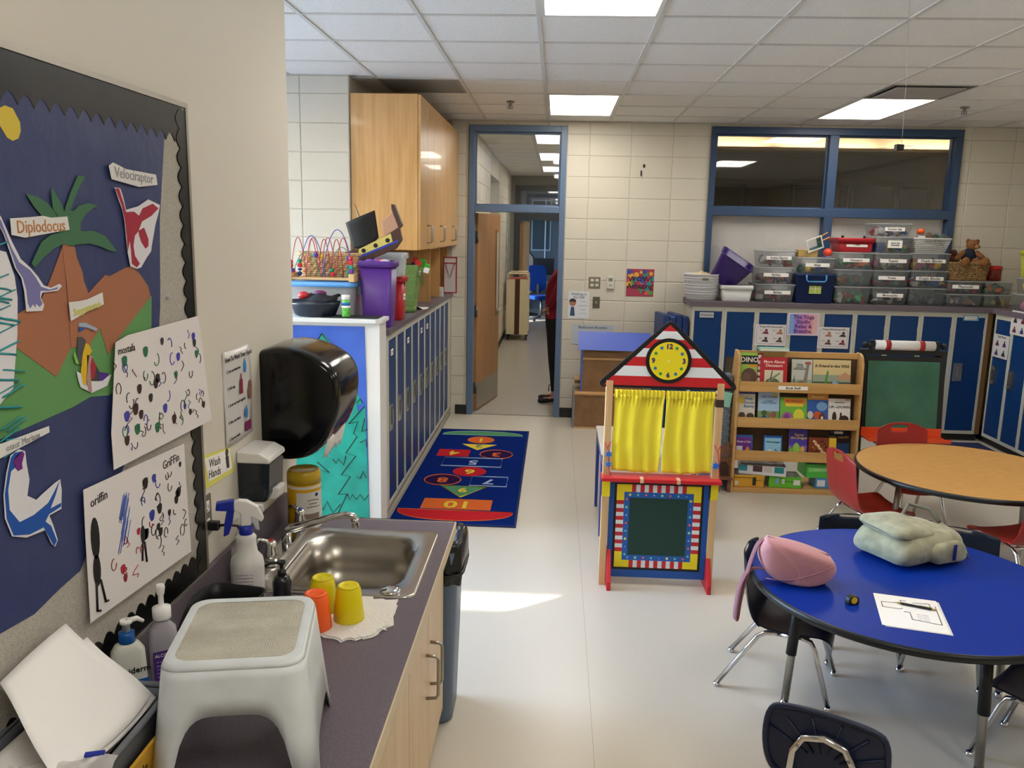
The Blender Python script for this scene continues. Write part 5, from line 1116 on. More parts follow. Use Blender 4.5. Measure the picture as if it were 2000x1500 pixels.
text('Scarves bag\nnext section', .017, BLACK, t, (0, -.003, 0), RX)
def rposter(label, y, z, seed):
    t = T('exercise_poster', label, 'sign', (RLX-.006, y, z)); P('sheet', MB().box(0, -.13, -.105, .0015, .13, .105), M('poster white', '#d0ccca', .5), t)
    text('Yoga Moves', .03, BLACK, t, (-.001, 0, .085), RXR)
    for k, (a, b) in enumerate(((-.06, .03), (.06, .03), (-.06, -.055), (.06, -.055))):
        c = ['#3c2a6c', '#6a2044', '#26222a'][(k+seed) % 3]; P('figure_print', MB().prism(circ(.011, 8, a, b+.012), -.0012, -.0004, 'x').prism([(a-.03, b-.03), (a+.03, b-.03), (a+.02, b), (a-.015, b+.004)], -.0012, -.0004, 'x'), M('figure '+c, c, .6), t)
rposter('white exercise poster on the first right-wall locker', 7.72, .935, 0); rposter('white exercise poster higher up on the second right-wall locker', 7.47, 1.17, 1)
# ---- toy bins on the worktop
mBINC = M('clear bin plastic', '#72777a', .22, alpha=.34, spec=.4); mRIM = M('clear bin rim', '#c3c6c8', .3, alpha=.4)
def toys(t, w_, l_, h_, cols, seed, n=14, z0=.012):
    r = random.Random(seed)
    for k in range(n):
        c = cols[k % len(cols)]; s = r.uniform(.032, .054)
        x = r.uniform(-w_/2+s*.8, w_/2-s*.8); y = r.uniform(-l_/2+s+.012, -l_/2+.2); z = z0+s*.6+r.uniform(0, max(.01, h_-.035-2*s))
        mb = MB(Matrix.Translation((x, y, z)) @ Euler((r.uniform(0, 3), r.uniform(0, 3), r.uniform(0, 3))).to_matrix().to_4x4())
        kd = r.randrange(4)
        if kd == 0: mb.ell((0, 0, 0), (s, s*.7, s*.6), 10, 6)
        elif kd == 1: mb.cb((0, 0, 0), (s*1.5, s, s*.8))
        elif kd == 2: mb.tube([(-s, 0, 0), (0, s*.3, 0), (s, 0, s*.3)], [s*.25, s*.35, s*.2], 6)
        else: mb.lathe([(s*.5, -s*.4), (s*.6, 0), (s*.3, s*.5)], n=8)
        P('toy_piece', mb, M('toy '+c, c, .45), t)
def clear_bin(label, x0, x1, z, h_, cols, seed, lab=None, lw=.2, fill=26, y0=7.955, l_=.34, dy=0, dz=0, lsz=.027, lid=True, lx=0):
    w_ = x1-x0; t = T('toy_bin', label, 'bin', ((x0+x1)/2, y0+l_/2+dy, z), group='clear toy bins on the back worktop')
    P('tub', MB().loft([[(x, y, q) for x, y in rrect(a, b, .02, 3)] for a, b, q in ((w_*.86, l_*.9, 0), (w_*.87, l_*.91, .005), (w_*.97, l_*.985, h_-.012))], caps=True).loft([], caps=False) if False else MB().loft([[(x, y, q) for x, y in rrect(a, b, .02, 3)] for a, b, q in ((w_*.86, l_*.9, 0), (w_*.87, l_*.91, .005), (w_*.97, l_*.985, h_-.012))]), mBINC, t)
    P('lid_rim', MB().loft([[(x, y, q) for x, y in rrect(a, b, .022, 3)] for a, b, q in ((w_*.97, l_*.985, h_-.013), (w_*.995, l_, h_-.011), (w_*.995, l_, h_-.002), (w_*.95, l_*.95, h_-.001))], caps=lid), mRIM, t)
    toys(t, w_*.97, l_*.9, h_, cols, seed, fill)
    if lab:
        zc = h_*.55; fy = -l_*(.455+.035*zc/h_)-.004
        q = P('label_card', MB().box(-lw/2+lx, fy-.0015, zc-.017*(1+lab.count('\n')), lw/2+lx, fy, zc+.017*(1+lab.count('\n'))), WHITE, t)
        text(lab, lsz, BLACK, q, (lx, fy-.002, zc), RX, bold=.0006, lh=.95)
    return t
Rd, Bl, Ye, Gr, Or, Wh, Bk, Br, Pk, Pu, Te, Gy = '#b3262a', '#2447a0', '#dcb52e', '#2f8a45', '#e06a2a', '#d8d4cc', '#26272b', '#8a5a38', '#d27a98', '#5a3a8c', '#1f6a5a', '#7d8086'
z0 = BZ+.0005
t = T('laundry_tub', 'round white ribbed tub of cream fabric at the left end of the back worktop', 'tub', (1.395, 8.13, z0))
P('tub', MB().lathe([(.135, 0), (.14, .005), (.15, .05), (.152, .052), (.156, .1), (.158, .102), (.165, .17), (.167, .172), (.175, .235), (.182, .24), (.178, .245), (.165, .235), (.14, .02)], n=36), M('tub white', '#cfd0d2', .4), t)
for z in (.06, .085, .12, .145, .185, .21): P('rib', MB().tube([((.1475+.13*z)*math.cos(a), (.1475+.13*z)*math.sin(a), z) for a in [i*2*PI/36 for i in range(36)]], .0035, 6, closed=True), MATS['tub white'], t)
P('handle_hole', MB().prism(rrect(.06, .022, .01, 3, .0, .2), -.178, -.165, 'y'), M('hole shade', '#6f675c', .8), t)
P('fabric', MB().grid(lambda u, v: ((.15*(2*u-1))*(1-.3*abs(2*v-1)), .15*(2*v-1)*(1-.3*abs(2*u-1)), .21+.05*math.sin(PI*u)*math.sin(PI*v)+.015*math.sin(17*u)*math.cos(13*v)), 18, 18), M('cream fabric', '#cdbf9c', .9), t)
t = box_bin('white_basin', 'small white plastic basin under the tilted purple tub', (1.70, 8.08, z0), '#d9d9d8', .25, .29, .2, .24, .15, rim=.012)
t = T('purple_tub', 'dark purple plastic tub lying tilted on the white basin', 'tub', (1.64, 8.10, z0+.285), rot=(math.radians(12), math.radians(33), math.radians(-8))); t.scale = (1.12, 1.12, 1.12)
mPT = M('tub purple', '#2f1668', .3, spec=.6)
P('tub', MB().loft([[(x, y, q) for x, y in rrect(a, b, .05, 5)] for a, b, q in ((.2, .18, -.12), (.22, .2, -.11), (.29, .26, .1), (.3, .27, .115), (.28, .25, .11), (.21, .19, -.1))]), mPT, t)
P('rim', MB().tube([(x, y, .113) for x, y in rrect(.3, .27, .05, 5)], .007, 6, closed=True), mPT, t)
P('handle_hole', MB().box(.138, -.035, .055, .146, .035, .075), M('hole pale', '#b9b3a8', .6), t)
H = .156
clear_bin('clear bin of dolls at the bottom beside the white basin', 1.86, 2.235, z0, .17, [Rd, Pk, Wh, '#8fa3b8', Rd, Bk], 1, 'Barbies', .24, lx=.02)
clear_bin('clear bin of doll things in the middle of the leftmost stack', 1.875, 2.21, z0+.17, H, [Pu, Br, Pk, Or, Gy], 2, 'Barbies', .23)
clear_bin('clear toy bin labelled Action Figures on top of the leftmost stack', 1.89, 2.225, z0+.17+H, H, [Rd, Gr, Rd, Gy, Wh], 3, 'Action Figures', .23)
t = T('blue_tote', 'dark blue lidded tote with light blue handle among the toy bins', 'tote', (2.41, 8.12, z0))
P('tub', MB().loft([[(x, y, q) for x, y in rrect(a, b, .025, 4)] for a, b, q in ((.33, .29, 0), (.335, .295, .006), (.37, .33, .25), (.375, .335, .255))]), M('tote navy', '#0e2350', .35), t)
P('lid', MB().prism(rrect(.385, .345, .03), .255, .272), M('tote lid', '#132c5e', .35), t, bev=.004)
P('handle', MB().tube([(-.09, -.172, .262), (-.09, -.176, .22), (-.075, -.178, .2), (.075, -.178, .2), (.09, -.176, .22), (.09, -.172, .262)], .008, 8), M('handle light blue', '#3f7fb8', .35), t)
q = P('sticker', MB().box(-.055, -.168, .08, .055, -.163, .17), M('sticker lime', '#a9b85a', .5), t, rot=(-.06, 0, 0)); P('sticker_line', MB().box(-.0015, -.1685, .085, .0015, -.1679, .165).box(-.05, -.1685, .124, .05, -.1679, .127), WHITE, q)
clear_bin('clear toy bin standing on the dark blue tote', 2.245, 2.58, z0+.2725, .15, [Gy, Ye, Te, Bl, Wh], 5, 'Bluey', .22, lid=True)
zt = z0+.2725+.1505
t = T('gold_box', 'small gold box lying on the bin above the blue tote', 'box', (2.345, 8.1, zt)); P('carton', MB().box(-.09, -.05, 0, .09, .06, .06), M('gold card', '#b99a5a', .45), t, bev=.004); P('lid', MB().box(-.092, -.052, .06, .092, .062, .068), M('gold lid', '#c4a766', .45), t, bev=.003)
t = T('toy_house_frame', 'white and teal toy house frame tipped over on the gold box', 'toy', (2.40, 8.08, zt+.0695), rot=(.1, -.35, .2))
P('frame', MB().box(-.08, -.05, .0, .08, -.04, .01).box(-.08, -.05, .11, .08, -.04, .12).box(-.08, -.05, .01, -.07, -.04, .11).box(.07, -.05, .01, .08, -.04, .11), M('toy white', '#d8d6cf', .4), t)
P('teal_side', MB().box(-.08, -.04, 0, .08, .05, .008).box(.072, -.04, .008, .08, .05, .1), M('toy teal', '#1f5a5a', .5), t); P('peg', MB().tube([(.06, 0, .05), (.18, 0, .06)], .007, 6).tube([(.06, 0, .09), (.17, 0, .11)], .006, 6), M('peg wood', '#b9844e', .5), t)
t = T('red_toy', 'red and orange toy car piece beside the toy house frame', 'toy', (2.53, 8.07, zt)); P('body', MB().ell((0, 0, .045), (.04, .05, .04)), M('toy bright red', '#d8402a', .35), t); P('base', MB().prism(rrect(.07, .09, .02), 0, .015), M('toy grey purple', '#7d6a90', .5), t)
x3 = (2.59, 2.93)
clear_bin('clear bin of bright green toys at the bottom of the red bin stack', *x3, z0, .165, [Gr, '#3fae5a', Rd, Wh, '#2f9a4a'], 11)
clear_bin('clear bin of brown sticks, second in the red bin stack', *x3, z0+.165, H, [Br, '#9a6a48', Te, '#7c4a34'], 12)
clear_bin('clear toy bin labelled Dinosaurs under the red bin', *x3, z0+.165+H, H, [Te, Gr, Or, Gy], 13, 'Dinosaurs', .24)
t = box_bin('red_bin', 'red plastic bin labelled Magnetic Tiles on top of its stack', (2.76, 8.13, z0+.165+2*H+.0005), '#a81a26', .29, .32, .26, .29, .13, rim=.02)
q = P('label_card', MB().box(-.09, -.146, .035, .1, -.144, .105), WHITE, t, rot=(-.1, 0, 0)); text('Magnetic\nTiles', .032, BLACK, q, (.0, -.1465, .072), RX, bold=.0006, lh=.95)
for x in (-.12, .08): P('black_peg', MB().ell((x, -.1, .14), .014), DARK, t)
x4 = (2.925, 3.265)
clear_bin('clear toy bin labelled Motorcycles at the bottom right of the red bin stack', *x4, z0, .165, [Bk, Gy, Wh, Bk], 21, 'Motorcycles', .24)
clear_bin('clear toy bin labelled Trucks above the Motorcycles bin', *x4, z0+.165, H, [Gy, Rd, Gr, Gy], 22, 'Trucks', .24)
clear_bin('clear toy bin labelled Puppets above the Trucks bin', *x4, z0+.165+H, H, [Pk, Wh, Wh, Ye, Gy], 23, 'Puppets', .24)
clear_bin('clear bin of blue, green and yellow construction toys above the Puppets bin', *x4, z0+.165+2*H, .15, [Bl, Gr, Ye, Bl, Gr, Ye], 24, 'Gears Set\nAssembly', .13, fill=22, lsz=.02)
clear_bin('clear bin labelled Doctor Set at the very top of the stacks', 2.915, 3.245, z0+.165+2*H+.1505, .12, [Rd, Bl, Wh, Pu], 25, 'Doctor Set', .18)
x5 = (3.262, 3.615)
clear_bin('dark clear bin under the two block bins', *x5, z0, .165, [Gy, Bk, Gy, Bk], 31, fill=10)
clear_bin('clear bin of coloured blocks, lower of the two above the dark bin', *x5, z0+.165, .16, [Bl, Rd, Gr, Ye, Wh, Bl], 32, 'Duplo Blocks', .25, lsz=.035)
clear_bin('clear bin of coloured blocks, upper one right under the white basket', *x5, z0+.325, .16, [Rd, Gr, Ye, Bl, Or, Pk], 33, 'Duplo Blocks', .25, lsz=.035)
# white perforated basket
t = T('plastic_basket', 'white perforated plastic basket on the block bin stack', 'basket', (3.435, 8.12, z0+.4855)); mWB = M('basket white', '#c9c9c6', .4)
P('bottom', MB().prism(rrect(.27, .24, .02), 0, .004), mWB, t); P('rim', MB().tube([(x, y, .128) for x, y in rrect(.34, .31, .025, 4)], .009, 8, closed=True), mWB, t)
for k in range(7): P('hoop', MB().tube([(x, y, .012+.0165*k) for x, y in rrect(.28+.009*k, .25+.009*k, .022, 3)], .0035, 4, closed=True), mWB, t)
rp0 = rrect(.28, .25, .022, 3); rp1 = rrect(.34, .31, .025, 3)
mb = MB()
for s in range(4):
    for j in range(14):
        u = (j+.5)/14; a = [(-.13, -.115), (.13, -.115), (.13, .115), (-.13, .115)]; b = [(-.165, -.15), (.165, -.15), (.165, .15), (-.165, .15)]
        p, q_ = Vector(a[s]).lerp(Vector(a[(s+1) % 4]), u), Vector(b[s]).lerp(Vector(b[(s+1) % 4]), u); mb.tube([(p.x, p.y, .006), (q_.x, q_.y, .124)], .0035, 4)
tag(P('strands', mb, mWB, t), None, None, kind='stuff')
t = T('wheel_tray', 'small clear tray of wheels tipped in the white basket', 'tray', (3.47, 8.12, z0+.575), rot=(0, .25, .1))
P('tray', MB().loft([[(x, y, q) for x, y in rrect(a, b, .02, 3)] for a, b, q in ((.2, .16, 0), (.24, .19, .1))], caps=True), mBINC, t)
for k, (x, y, c) in enumerate(((-.06, -.06, Br), (0, -.07, Bk), (.05, -.06, Gr), (.03, -.02, Or), (-.04, .0, Ye))): P('wheel', MB(Matrix.Translation((x, y, .055)) @ Matrix.Rotation(1.2, 4, 'X')).lathe([(.03, -.01), (.032, 0), (.03, .01), (.012, .012)], n=14), M('toy '+c, c, .45), t)
t = T('orange_toy', 'bright orange toy lump on the white basket', 'toy', (3.35, 8.05, z0+.66)); P('lump', MB().ell((0, 0, .02), (.035, .03, .025)), M('toy orange', '#f0602a', .5), t); q = P('tag', MB().box(-.035, -.035, -.075, .03, -.033, -.02), WHITE, t); text('Stacking\ntoys', .016, BLACK, q, (-.002, -.0355, -.047), RX)
x6 = (3.60, 3.94)
clear_bin('clear bin of small white and brown figures in the straw basket stack', *x6, z0, .12, [Wh, Br, Wh, Bl, Gy], 41, fill=18)
clear_bin('clear bin with bold label directly under the straw basket', *x6, z0+.12, .12, [Rd, Gy, Pu, Rd], 42, 'Playmobil', .24, lsz=.034)
wicker('wicker_basket', 'woven straw basket holding the teddy bear', (3.80, 8.13, z0+.241), .38, .28, .165, 9, '#a78a5c', '#6a4a2c', .88)
# teddy bear
t = T('teddy_bear', 'brown teddy bear in navy shirt sitting in the straw basket', 'toy', (3.83, 8.10, z0+.40)); mTB = M('bear fur', '#8a5a34', .95, bump=(160, .8)); mTS = M('bear shirt', '#131c33', .9)
P('torso', MB().ell((0, 0, .06), (.065, .055, .08)), mTS, t); P('head', MB().ell((.02, -.01, .165), (.055, .05, .05)), mTB, t)
hd = t.children[-1]; P('muzzle', MB().ell((.045, -.05, .15), (.028, .022, .02)), M('bear muzzle', '#a9774a', .9), hd); P('ear', MB().ell((-.02, 0, .205), (.02, .012, .02)), mTB, hd); P('ear', MB().ell((.065, 0, .2), (.02, .012, .02)), mTB, hd)
P('eye', MB().ell((.01, -.055, .17), .006, 8, 5), BLACK, hd); P('eye', MB().ell((.045, -.053, .172), .006, 8, 5), BLACK, hd); P('nose', MB().ell((.05, -.071, .155), .007, 8, 5), BLACK, hd)
for s in (-1, 1): P('leg', MB().tube([(.03*s, -.02, .02), (.07*s, -.08, .0), (.085*s, -.13, .01)], [.035, .035, .036], 10).ell((.088*s, -.145, .015), (.038, .02, .042)), mTB, t); P('arm', MB().tube([(.05*s, -.01, .1), (.1*s, -.03, .06), (.13*s, -.04, .02)], [.025, .026, .028], 10), mTB, t)
t = T('small_teddy', 'darker small bear tucked beside the teddy bear', 'toy', (3.69, 8.12, z0+.385)); P('body', MB().ell((0, 0, .05), (.05, .05, .055)), M('dark fur', '#5a3522', .95, bump=(160, .8)), t); P('head', MB().ell((0, -.02, .105), (.035, .033, .03)), MATS['dark fur'], t)
clear_bin('clear bin of yellow and green pieces at the corner of the worktop', 3.945, 4.2, z0, .12, [Ye, Br, Ye, Gr, Bk], 51, fill=16); clear_bin('clear bin of dark green toys stacked at the corner of the worktop', 3.95, 4.2, z0+.12, .12, [Te, Or, Gr, Bk], 52)
t = T('red_container', 'round red container on the corner bins', 'container', (4.08, 8.13, z0+.2405)); P('body', MB().lathe([(.07, 0), (.075, .005), (.075, .1), (.07, .105)], n=24), M('container dark red', '#6f1416', .4, var=('#8a3a22', 20, 3)), t); P('lid', MB().lathe([(.078, .1), (.08, .105), (.08, .13), (.07, .138), (.002, .14)], n=24), M('container lid', '#b3201c', .4), t)
clear_bin('clear bin of pink pieces at the right edge on the side worktop', 4.11, 4.42, z0, .15, [Pk, Rd, Pk], 61, y0=7.54, l_=.3); clear_bin('clear bin with white square tag above the pink pieces bin', 4.14, 4.42, z0+.15, .14, [Or, Ye, Wh], 62, 'Bag of\nBlocks', .07, y0=7.54, l_=.3, lsz=.018)
t = box_bin('green_bin', 'yellow green plastic bin on the right edge stack', (4.28, 7.69, z0+.2905), '#9fa63a', .24, .28, .22, .26, .24); q = P('label_card', MB().box(-.07, -.132, .15, .12, -.13, .19), WHITE, t, rot=(-.07, 0, 0)); text('Attribute', .03, BLACK, q, (.02, -.1325, .17), RX)
t = T('wire_stand', 'small wire easel stand behind the straw basket', 'stand', (3.70, 8.33, z0)); P('wire', MB().tube([(-.04, 0, 0), (-.04, 0, .53), (.05, 0, .53), (.05, 0, 0)], .003, 6), M('brown wire', '#5a3a22', .5), t)
# binder clip hanging on a string
t = T('hanging_clip', 'black binder clip hanging on a clear thread from the ceiling', 'clip', (1.54, 4.0, 2.265)); t.scale = (1.5, 1.5, 1.0); P('thread', MB().tube([(0, 0, .03), (-.005, 0, .3), (-.02, 0, .65)], .0006, 5), M('clear thread', '#b9b8b2', .4), t)
P('clip_body', MB().prism([(-.018, .0), (.004, .004), (.004, .028), (-.018, .03)], -.012, .012, 'y'), DARK, t, bev=.002); P('clip_wire', MB().tube([(.003, 0, .006), (.03, 0, .004), (.036, 0, .014), (.03, 0, .024), (.003, 0, .02)], .0012, 6), CHROME, t)
# ================================================================ book shelf, easel, castle
SY = 6.05; mSHW = WOOD('shelf birch', '#c49a60', '#b5894f', 'x', .45)
sh = T('book_display', 'wooden tiered display shelf full of picture books', 'shelf', (0, 0, 0)); mSBK = M('shelf brown back', '#55402b', .8)
side = [(SY-.01, 0), (SY-.01, .3), (SY+.02, .98), (SY+.045, 1.03), (SY+.09, 1.05), (SY+.16, 1.05), (SY+.36, .3), (SY+.36, 0)]
for x in (1.335, 2.215): P('side_panel', MB().prism(side, x, x+.02, 'x'), mSHW, sh, bev=.006)
P('top_rail', MB().box(1.355, SY+.12, 1.0, 2.215, SY+.14, 1.045), mSHW, sh, bev=.004)
for z in (.76, .495, .245):
    P('lip_board', MB().box(1.355, SY, z, 2.215, SY+.015, z+.075), mSHW, sh, bev=.003); P('shelf_board', MB().box(1.355, SY+.015, z, 2.215, SY+.12, z+.012), mSHW, sh)
for a, b in ((.772, 1.0), (.507, .76), (.257, .495)): P('back_board', MB().prism([(SY+.12, a), (SY+.126, a), (SY+.132, b), (SY+.126, b)], 1.355, 2.215, 'x'), mSBK, sh)
P('base_board', MB().box(1.355, SY, .0, 2.215, SY+.34, .035), mSHW, sh, bev=.003)
q = P('label_card', MB().box(1.63, SY-.0025, .783, 1.84, SY-.0005, .81), WHITE, sh); text('Book Shelf', .024, BLACK, q, (1.735, SY-.003, .796), RX, bold=.0006)
def book(label, x0, x1, z, h_, col, bits=(), titles=(), y=SY+.05, thick=.012, tilt=-.16, grp='picture books on the display shelf'):
    w_ = x1-x0; t = T('picture_book', label, 'book', ((x0+x1)/2, y, z), rot=(tilt, 0, 0), group=grp)
    P('cover', MB().box(-w_/2, 0, 0, w_/2, .0015, h_).box(-w_/2, thick-.0015, 0, w_/2, thick, h_).box(-w_/2, .0015, 0, -w_/2+.002, thick-.0015, h_), M('cover '+col, col, .35), t)
    P('pages', MB().box(-w_/2+.002, .0016, .003, w_/2-.003, thick-.0016, h_-.003), M('page edges', '#d9d3c4', .8), t)
    for i, (kind, c, *a) in enumerate(bits):
        mb = MB(); yy = -.0006-.0002*i
        if kind == 'r': mb.box(-w_/2+a[0]*w_, yy, a[1]*h_, -w_/2+a[2]*w_, 0, a[3]*h_)
        elif kind == 'c': mb.prism([(-w_/2+a[0]*w_+a[2]*w_*math.cos(k*PI/8), a[1]*h_+a[3]*h_*math.sin(k*PI/8)) for k in range(16)], yy, 0, 'y')
        elif kind == 'p': mb.prism([(-w_/2+u*w_, v*h_) for u, v in a[0]], yy, 0, 'y')
        P('cover_print', mb, M('print '+c, c, .4), t)
    for s, u, v, sz, c in titles: text(s, sz, M('title '+c, c, .5), t, (-w_/2+u*w_, -.0028, v*h_), RX, bold=sz*.015, lh=.9)
    return t
zz = .7725
book('green DINO book with brown dinosaur head', 1.36, 1.487, zz, .265, '#8fb84a', [('r', '#1c1a16', .1, .68, 1, .92), ('c', '#5a4034', .55, .33, .45, .25), ('r', '#c98a2a', .5, .6, 1, .67), ('c', '#6e5144', .4, .3, .25, .15)], [('DINO', .55, .8, .05, '#e8e4d8')])
t = book('red spiral book with white letters down its edge', 1.485, 1.53, zz, .262, '#8c1f2a', [('c', '#d8d0cc', .5, .1+.16*k, .3, .055) for k in range(6)], y=SY+.066)
book('red More About Dinosaurs book', 1.512, 1.703, zz, .236, '#b3202c', [('r', '#cfc9ae', .15, .0, .85, .6), ('c', '#5c6a44', .45, .2, .28, .16), ('p', '#7d8a6a', [(.3, .2), (.75, .5), (.72, .54), (.3, .3)]), ('p', '#3c2f28', [(.36, .3), (.4, .3), (.46, .58), (.42, .58)])], [('More About\nDinosaurs', .5, .8, .03, '#ecd9cf')])
book('pale grey book with a drawn long-necked dinosaur', 1.737, 1.883, zz, .226, '#b9bdb4', [('r', '#93a68c', 0, 0, 1, .35), ('c', '#7a6e66', .5, .16, .3, .16), ('p', '#857970', [(.55, .2), (.75, .25), (.85, .85), (.72, .85)]), ('c', '#a3524a', .78, .88, .16, .05), ('p', '#7a6e66', [(.05, .3), (.14, .5), (.16, .3), (.4, .1), (.3, .02), (.08, .12)])], [('Danny\nand the\nDINOSAUR', .38, .76, .018, '#4d4a46')])
book('wide landscape book titled A Friend in the Wild', 1.888, 2.158, zz, .228, '#cdb887', [('r', '#8f9a86', 0, .28, 1, .52), ('p', '#b98f6a', [(.6, .4), (.85, .62), (1, .5), (1, .35)]), ('r', '#4a5a48', 0, 0, 1, .3), ('p', '#8fa9c4', [(.4, 0), (.75, 0), (.7, .25), (.55, .35), (.5, .2)]), ('p', '#4f8a3a', [(.25, .05), (.36, .1), (.42, .62), (.38, .66), (.32, .3), (.2, .12)]), ('c', '#38663a', .3, .16, .2, .1)], [('A Friend in the Wild', .5, .8, .029, '#2f2a22')])
t = T('picture_book', 'thin teal book lying on top of the display shelf', 'book', (1.6, SY+.12, 1.0515), group='picture books on the display shelf'); P('cover', MB().box(-.105, -.06, 0, .105, .03, .022), M('cover teal', '#7fb5a0', .5), t, bev=.002); P('pages', MB().box(-.103, -.0605, .003, .103, -.0595, .019), M('page edges', '#d9d3c4', .8), t)
zz = .5075
book('white First Grade Bunny book with two children', 1.36, 1.49, zz, .243, '#cfcabc', [('r', '#4d4a8c', 0, .92, 1, 1), ('c', '#c9b04a', .25, .72, .18, .11), ('c', '#5a4238', .28, .25, .2, .12), ('c', '#4f3a32', .75, .24, .22, .11), ('r', '#7d86a0', .1, 0, .45, .16), ('r', '#6a7088', .6, 0, .95, .15)], [('First-\nGrade\nBunny', .66, .66, .03, '#3f6a9e')])
book('pale blue picture book with a garden scene', 1.513, 1.667, zz, .243, '#9fbdd8', [('r', '#6f9a5c', 0, 0, 1, .42), ('c', '#d9b83a', .8, .9, .12, .06), ('c', '#2f4f9e', .3, .17, .14, .12), ('c', '#8a6a4a', .55, .3, .1, .08), ('c', '#8a5a4a', .75, .32, .12, .1), ('c', '#4a5a3a', .3, .36, .14, .08)], [('Little Critters', .5, .86, .021, '#7a4a7c'), ('A GREEN\nGREEN GARDEN', .5, .69, .015, '#2f5a8c')])
book('bright green book with purple and yellow baby dinosaurs', 1.673, 1.868, zz, .208, '#6fae3f', [('r', '#d9822a', .15, .78, .95, .97), ('r', '#ddc23a', .2, .68, .85, .78), ('c', '#a45a9c', .28, .28, .2, .2), ('c', '#d9d23f', .7, .36, .2, .24), ('c', '#cfc96a', .45, .16, .22, .12), ('c', '#7c3f86', .25, .32, .1, .1)], [('Fire Dinosaurs', .52, .87, .021, '#7c2a1c')])
book('busy blue and orange book with animals in a boat', 1.87, 2.019, zz, .238, '#2f5aa4', [('r', '#d08a2f', 0, .82, 1, 1), ('r', '#c98f4a', 0, 0, 1, .18), ('c', '#6f9ac4', .7, .62, .26, .14), ('c', '#b8502a', .5, .35, .2, .12), ('c', '#cfc8b8', .15, .35, .14, .12), ('c', '#6a3a2a', .72, .28, .15, .14), ('c', '#d8d0c4', .72, .26, .06, .06)], [('Busy Boat', .5, .91, .022, '#e8d9b0')])
book('white Up and Down book with two brown ducks', 2.022, 2.18, zz, .208, '#dcd8d2', [('r', '#7fa9a4', 0, 0, 1, .22), ('c', '#3a211c', .28, .34, .1, .2), ('c', '#3c241e', .72, .28, .22, .14), ('p', '#3a211c', [(.52, .3), (.6, .3), (.62, .5), (.54, .52)]), ('r', '#b03040', .75, .95, .98, .98)], [('UP—DOWN', .5, .7, .027, '#26282c'), ('MARVELOUS', .5, .86, .012, '#26282c')])
zz = .2575
book('small purple Draw a Cat book with blue border', 1.365, 1.492, zz, .165, '#2a62b4', [('r', '#6a2a86', .0, 0, .93, .9), ('r', '#d2cfd4', .06, .1, .42, .5), ('c', '#d8912a', .72, .28, .12, .2)], [('Draw a Cat', .48, .7, .021, '#e8e0e8')])
book('small light blue What Jumps book', 1.573, 1.707, zz, .165, '#1f66b8', [('r', '#8fc0dc', .06, 0, .94, .9), ('c', '#d8dcdc', .35, .3, .14, .1), ('p', '#3a7a5a', [(.6, .4), (.66, .42), (.82, .2), (.76, .16)])], [('What Jumps?', .5, .72, .019, '#1f5a3a')])
book('purple Danny the Dragon book with a green dragon', 1.755, 1.89, zz, .22, '#4a3a9e', [('r', '#7d5aa4', 0, .0, 1, .45), ('c', '#8fc24a', .42, .28, .2, .26), ('c', '#d9b04a', .75, .32, .12, .1), ('p', '#7ab03f', [(.0, .2), (.3, .1), (.3, .3), (.05, .4)])], [('Danny\nthe Dragon', .55, .76, .026, '#e0c86a')])
book('brown speckled puzzle book with yellow side band', 1.897, 2.1, zz, .165, '#7c3a24', [('c', ['#c9a06a', '#3f241a', '#e0cfa8', '#a85a2a'][k % 4], .15+.5*((k*37) % 23)/23, .12+.75*((k*17) % 19)/19, .045, .055) for k in range(30)]+[('r', '#d9b32f', .72, .0, .97, 1)], [('A\nN\nI\nM\nA\nL', .85, .5, .022, '#3a2a10')], y=SY+.035)
book('dark Day and Night book with red shapes', 2.04, 2.2, zz, .222, '#15171f', [('r', '#1f3f6a', 0, .0, 1, .55), ('c', '#b8302a', .5, .18, .3, .16), ('r', '#d8d4cc', .3, .86, .7, .94), ('c', '#d8d4cc', .2, .92, .02, .015), ('c', '#d8d4cc', .85, .78, .02, .015)], [('DAY—NIGHT', .52, .74, .024, '#c99a4a')], y=SY+.066)
def flatbox(label, x0, x1, y0, y1, z, h_, c, rz=0, prints=(), words=()):
    w_, l_ = x1-x0, y1-y0; t = T('game_box', label, 'box', ((x0+x1)/2, (y0+y1)/2, z), rz, 'game boxes on the bottom shelf')
    P('carton', MB().box(-w_/2, -l_/2, 0, w_/2, l_/2, h_), M('carton '+c, c, .45), t, bev=.003)
    for i, (c2, a, b, d, e) in enumerate(prints): P('box_print', MB().box(-w_/2+a*w_, -l_/2-.001-.0002*i, b*h_, -w_/2+d*w_, -l_/2, e*h_), M('print '+c2, c2, .5), t)
    for s, u, v, sz, cc in words: text(s, sz, M('title '+cc, cc, .5), t, (-w_/2+u*w_, -l_/2-.0022, v*h_), RX)
    P('lid_print', MB().box(-w_/2+.01, -l_/2+.01, h_, w_/2-.01, l_/2-.01, h_+.0006), M('lid print '+c, '#4a4640', .5, var=('#8a8478', 14, 4)), t); return t
flatbox('yellow game box with black print on the bottom shelf', 1.365, 1.585, SY+.025, SY+.22, .036, .09, '#cf9a2c', 0, [('#2c2a20', .62, .15, .74, .85), ('#d8d4c8', .04, .15, .15, .5)], [('BEAR OF THE PUZZLE', .3, .8, .013, '#2c2412'), ('24 pieces', .84, .6, .012, '#2c2412')])
flatbox('large white and teal puzzle box lying slanted on the yellow box', 1.42, 1.76, SY+.03, SY+.26, .1275, .07, '#cfcdd0', -.18, [('#2f8fa4', .0, .35, .18, 1), ('#4a2f34', .3, .35, .5, 1), ('#b9b4b0', .52, .35, .7, 1), ('#1f7a7c', .75, .35, .95, 1)])
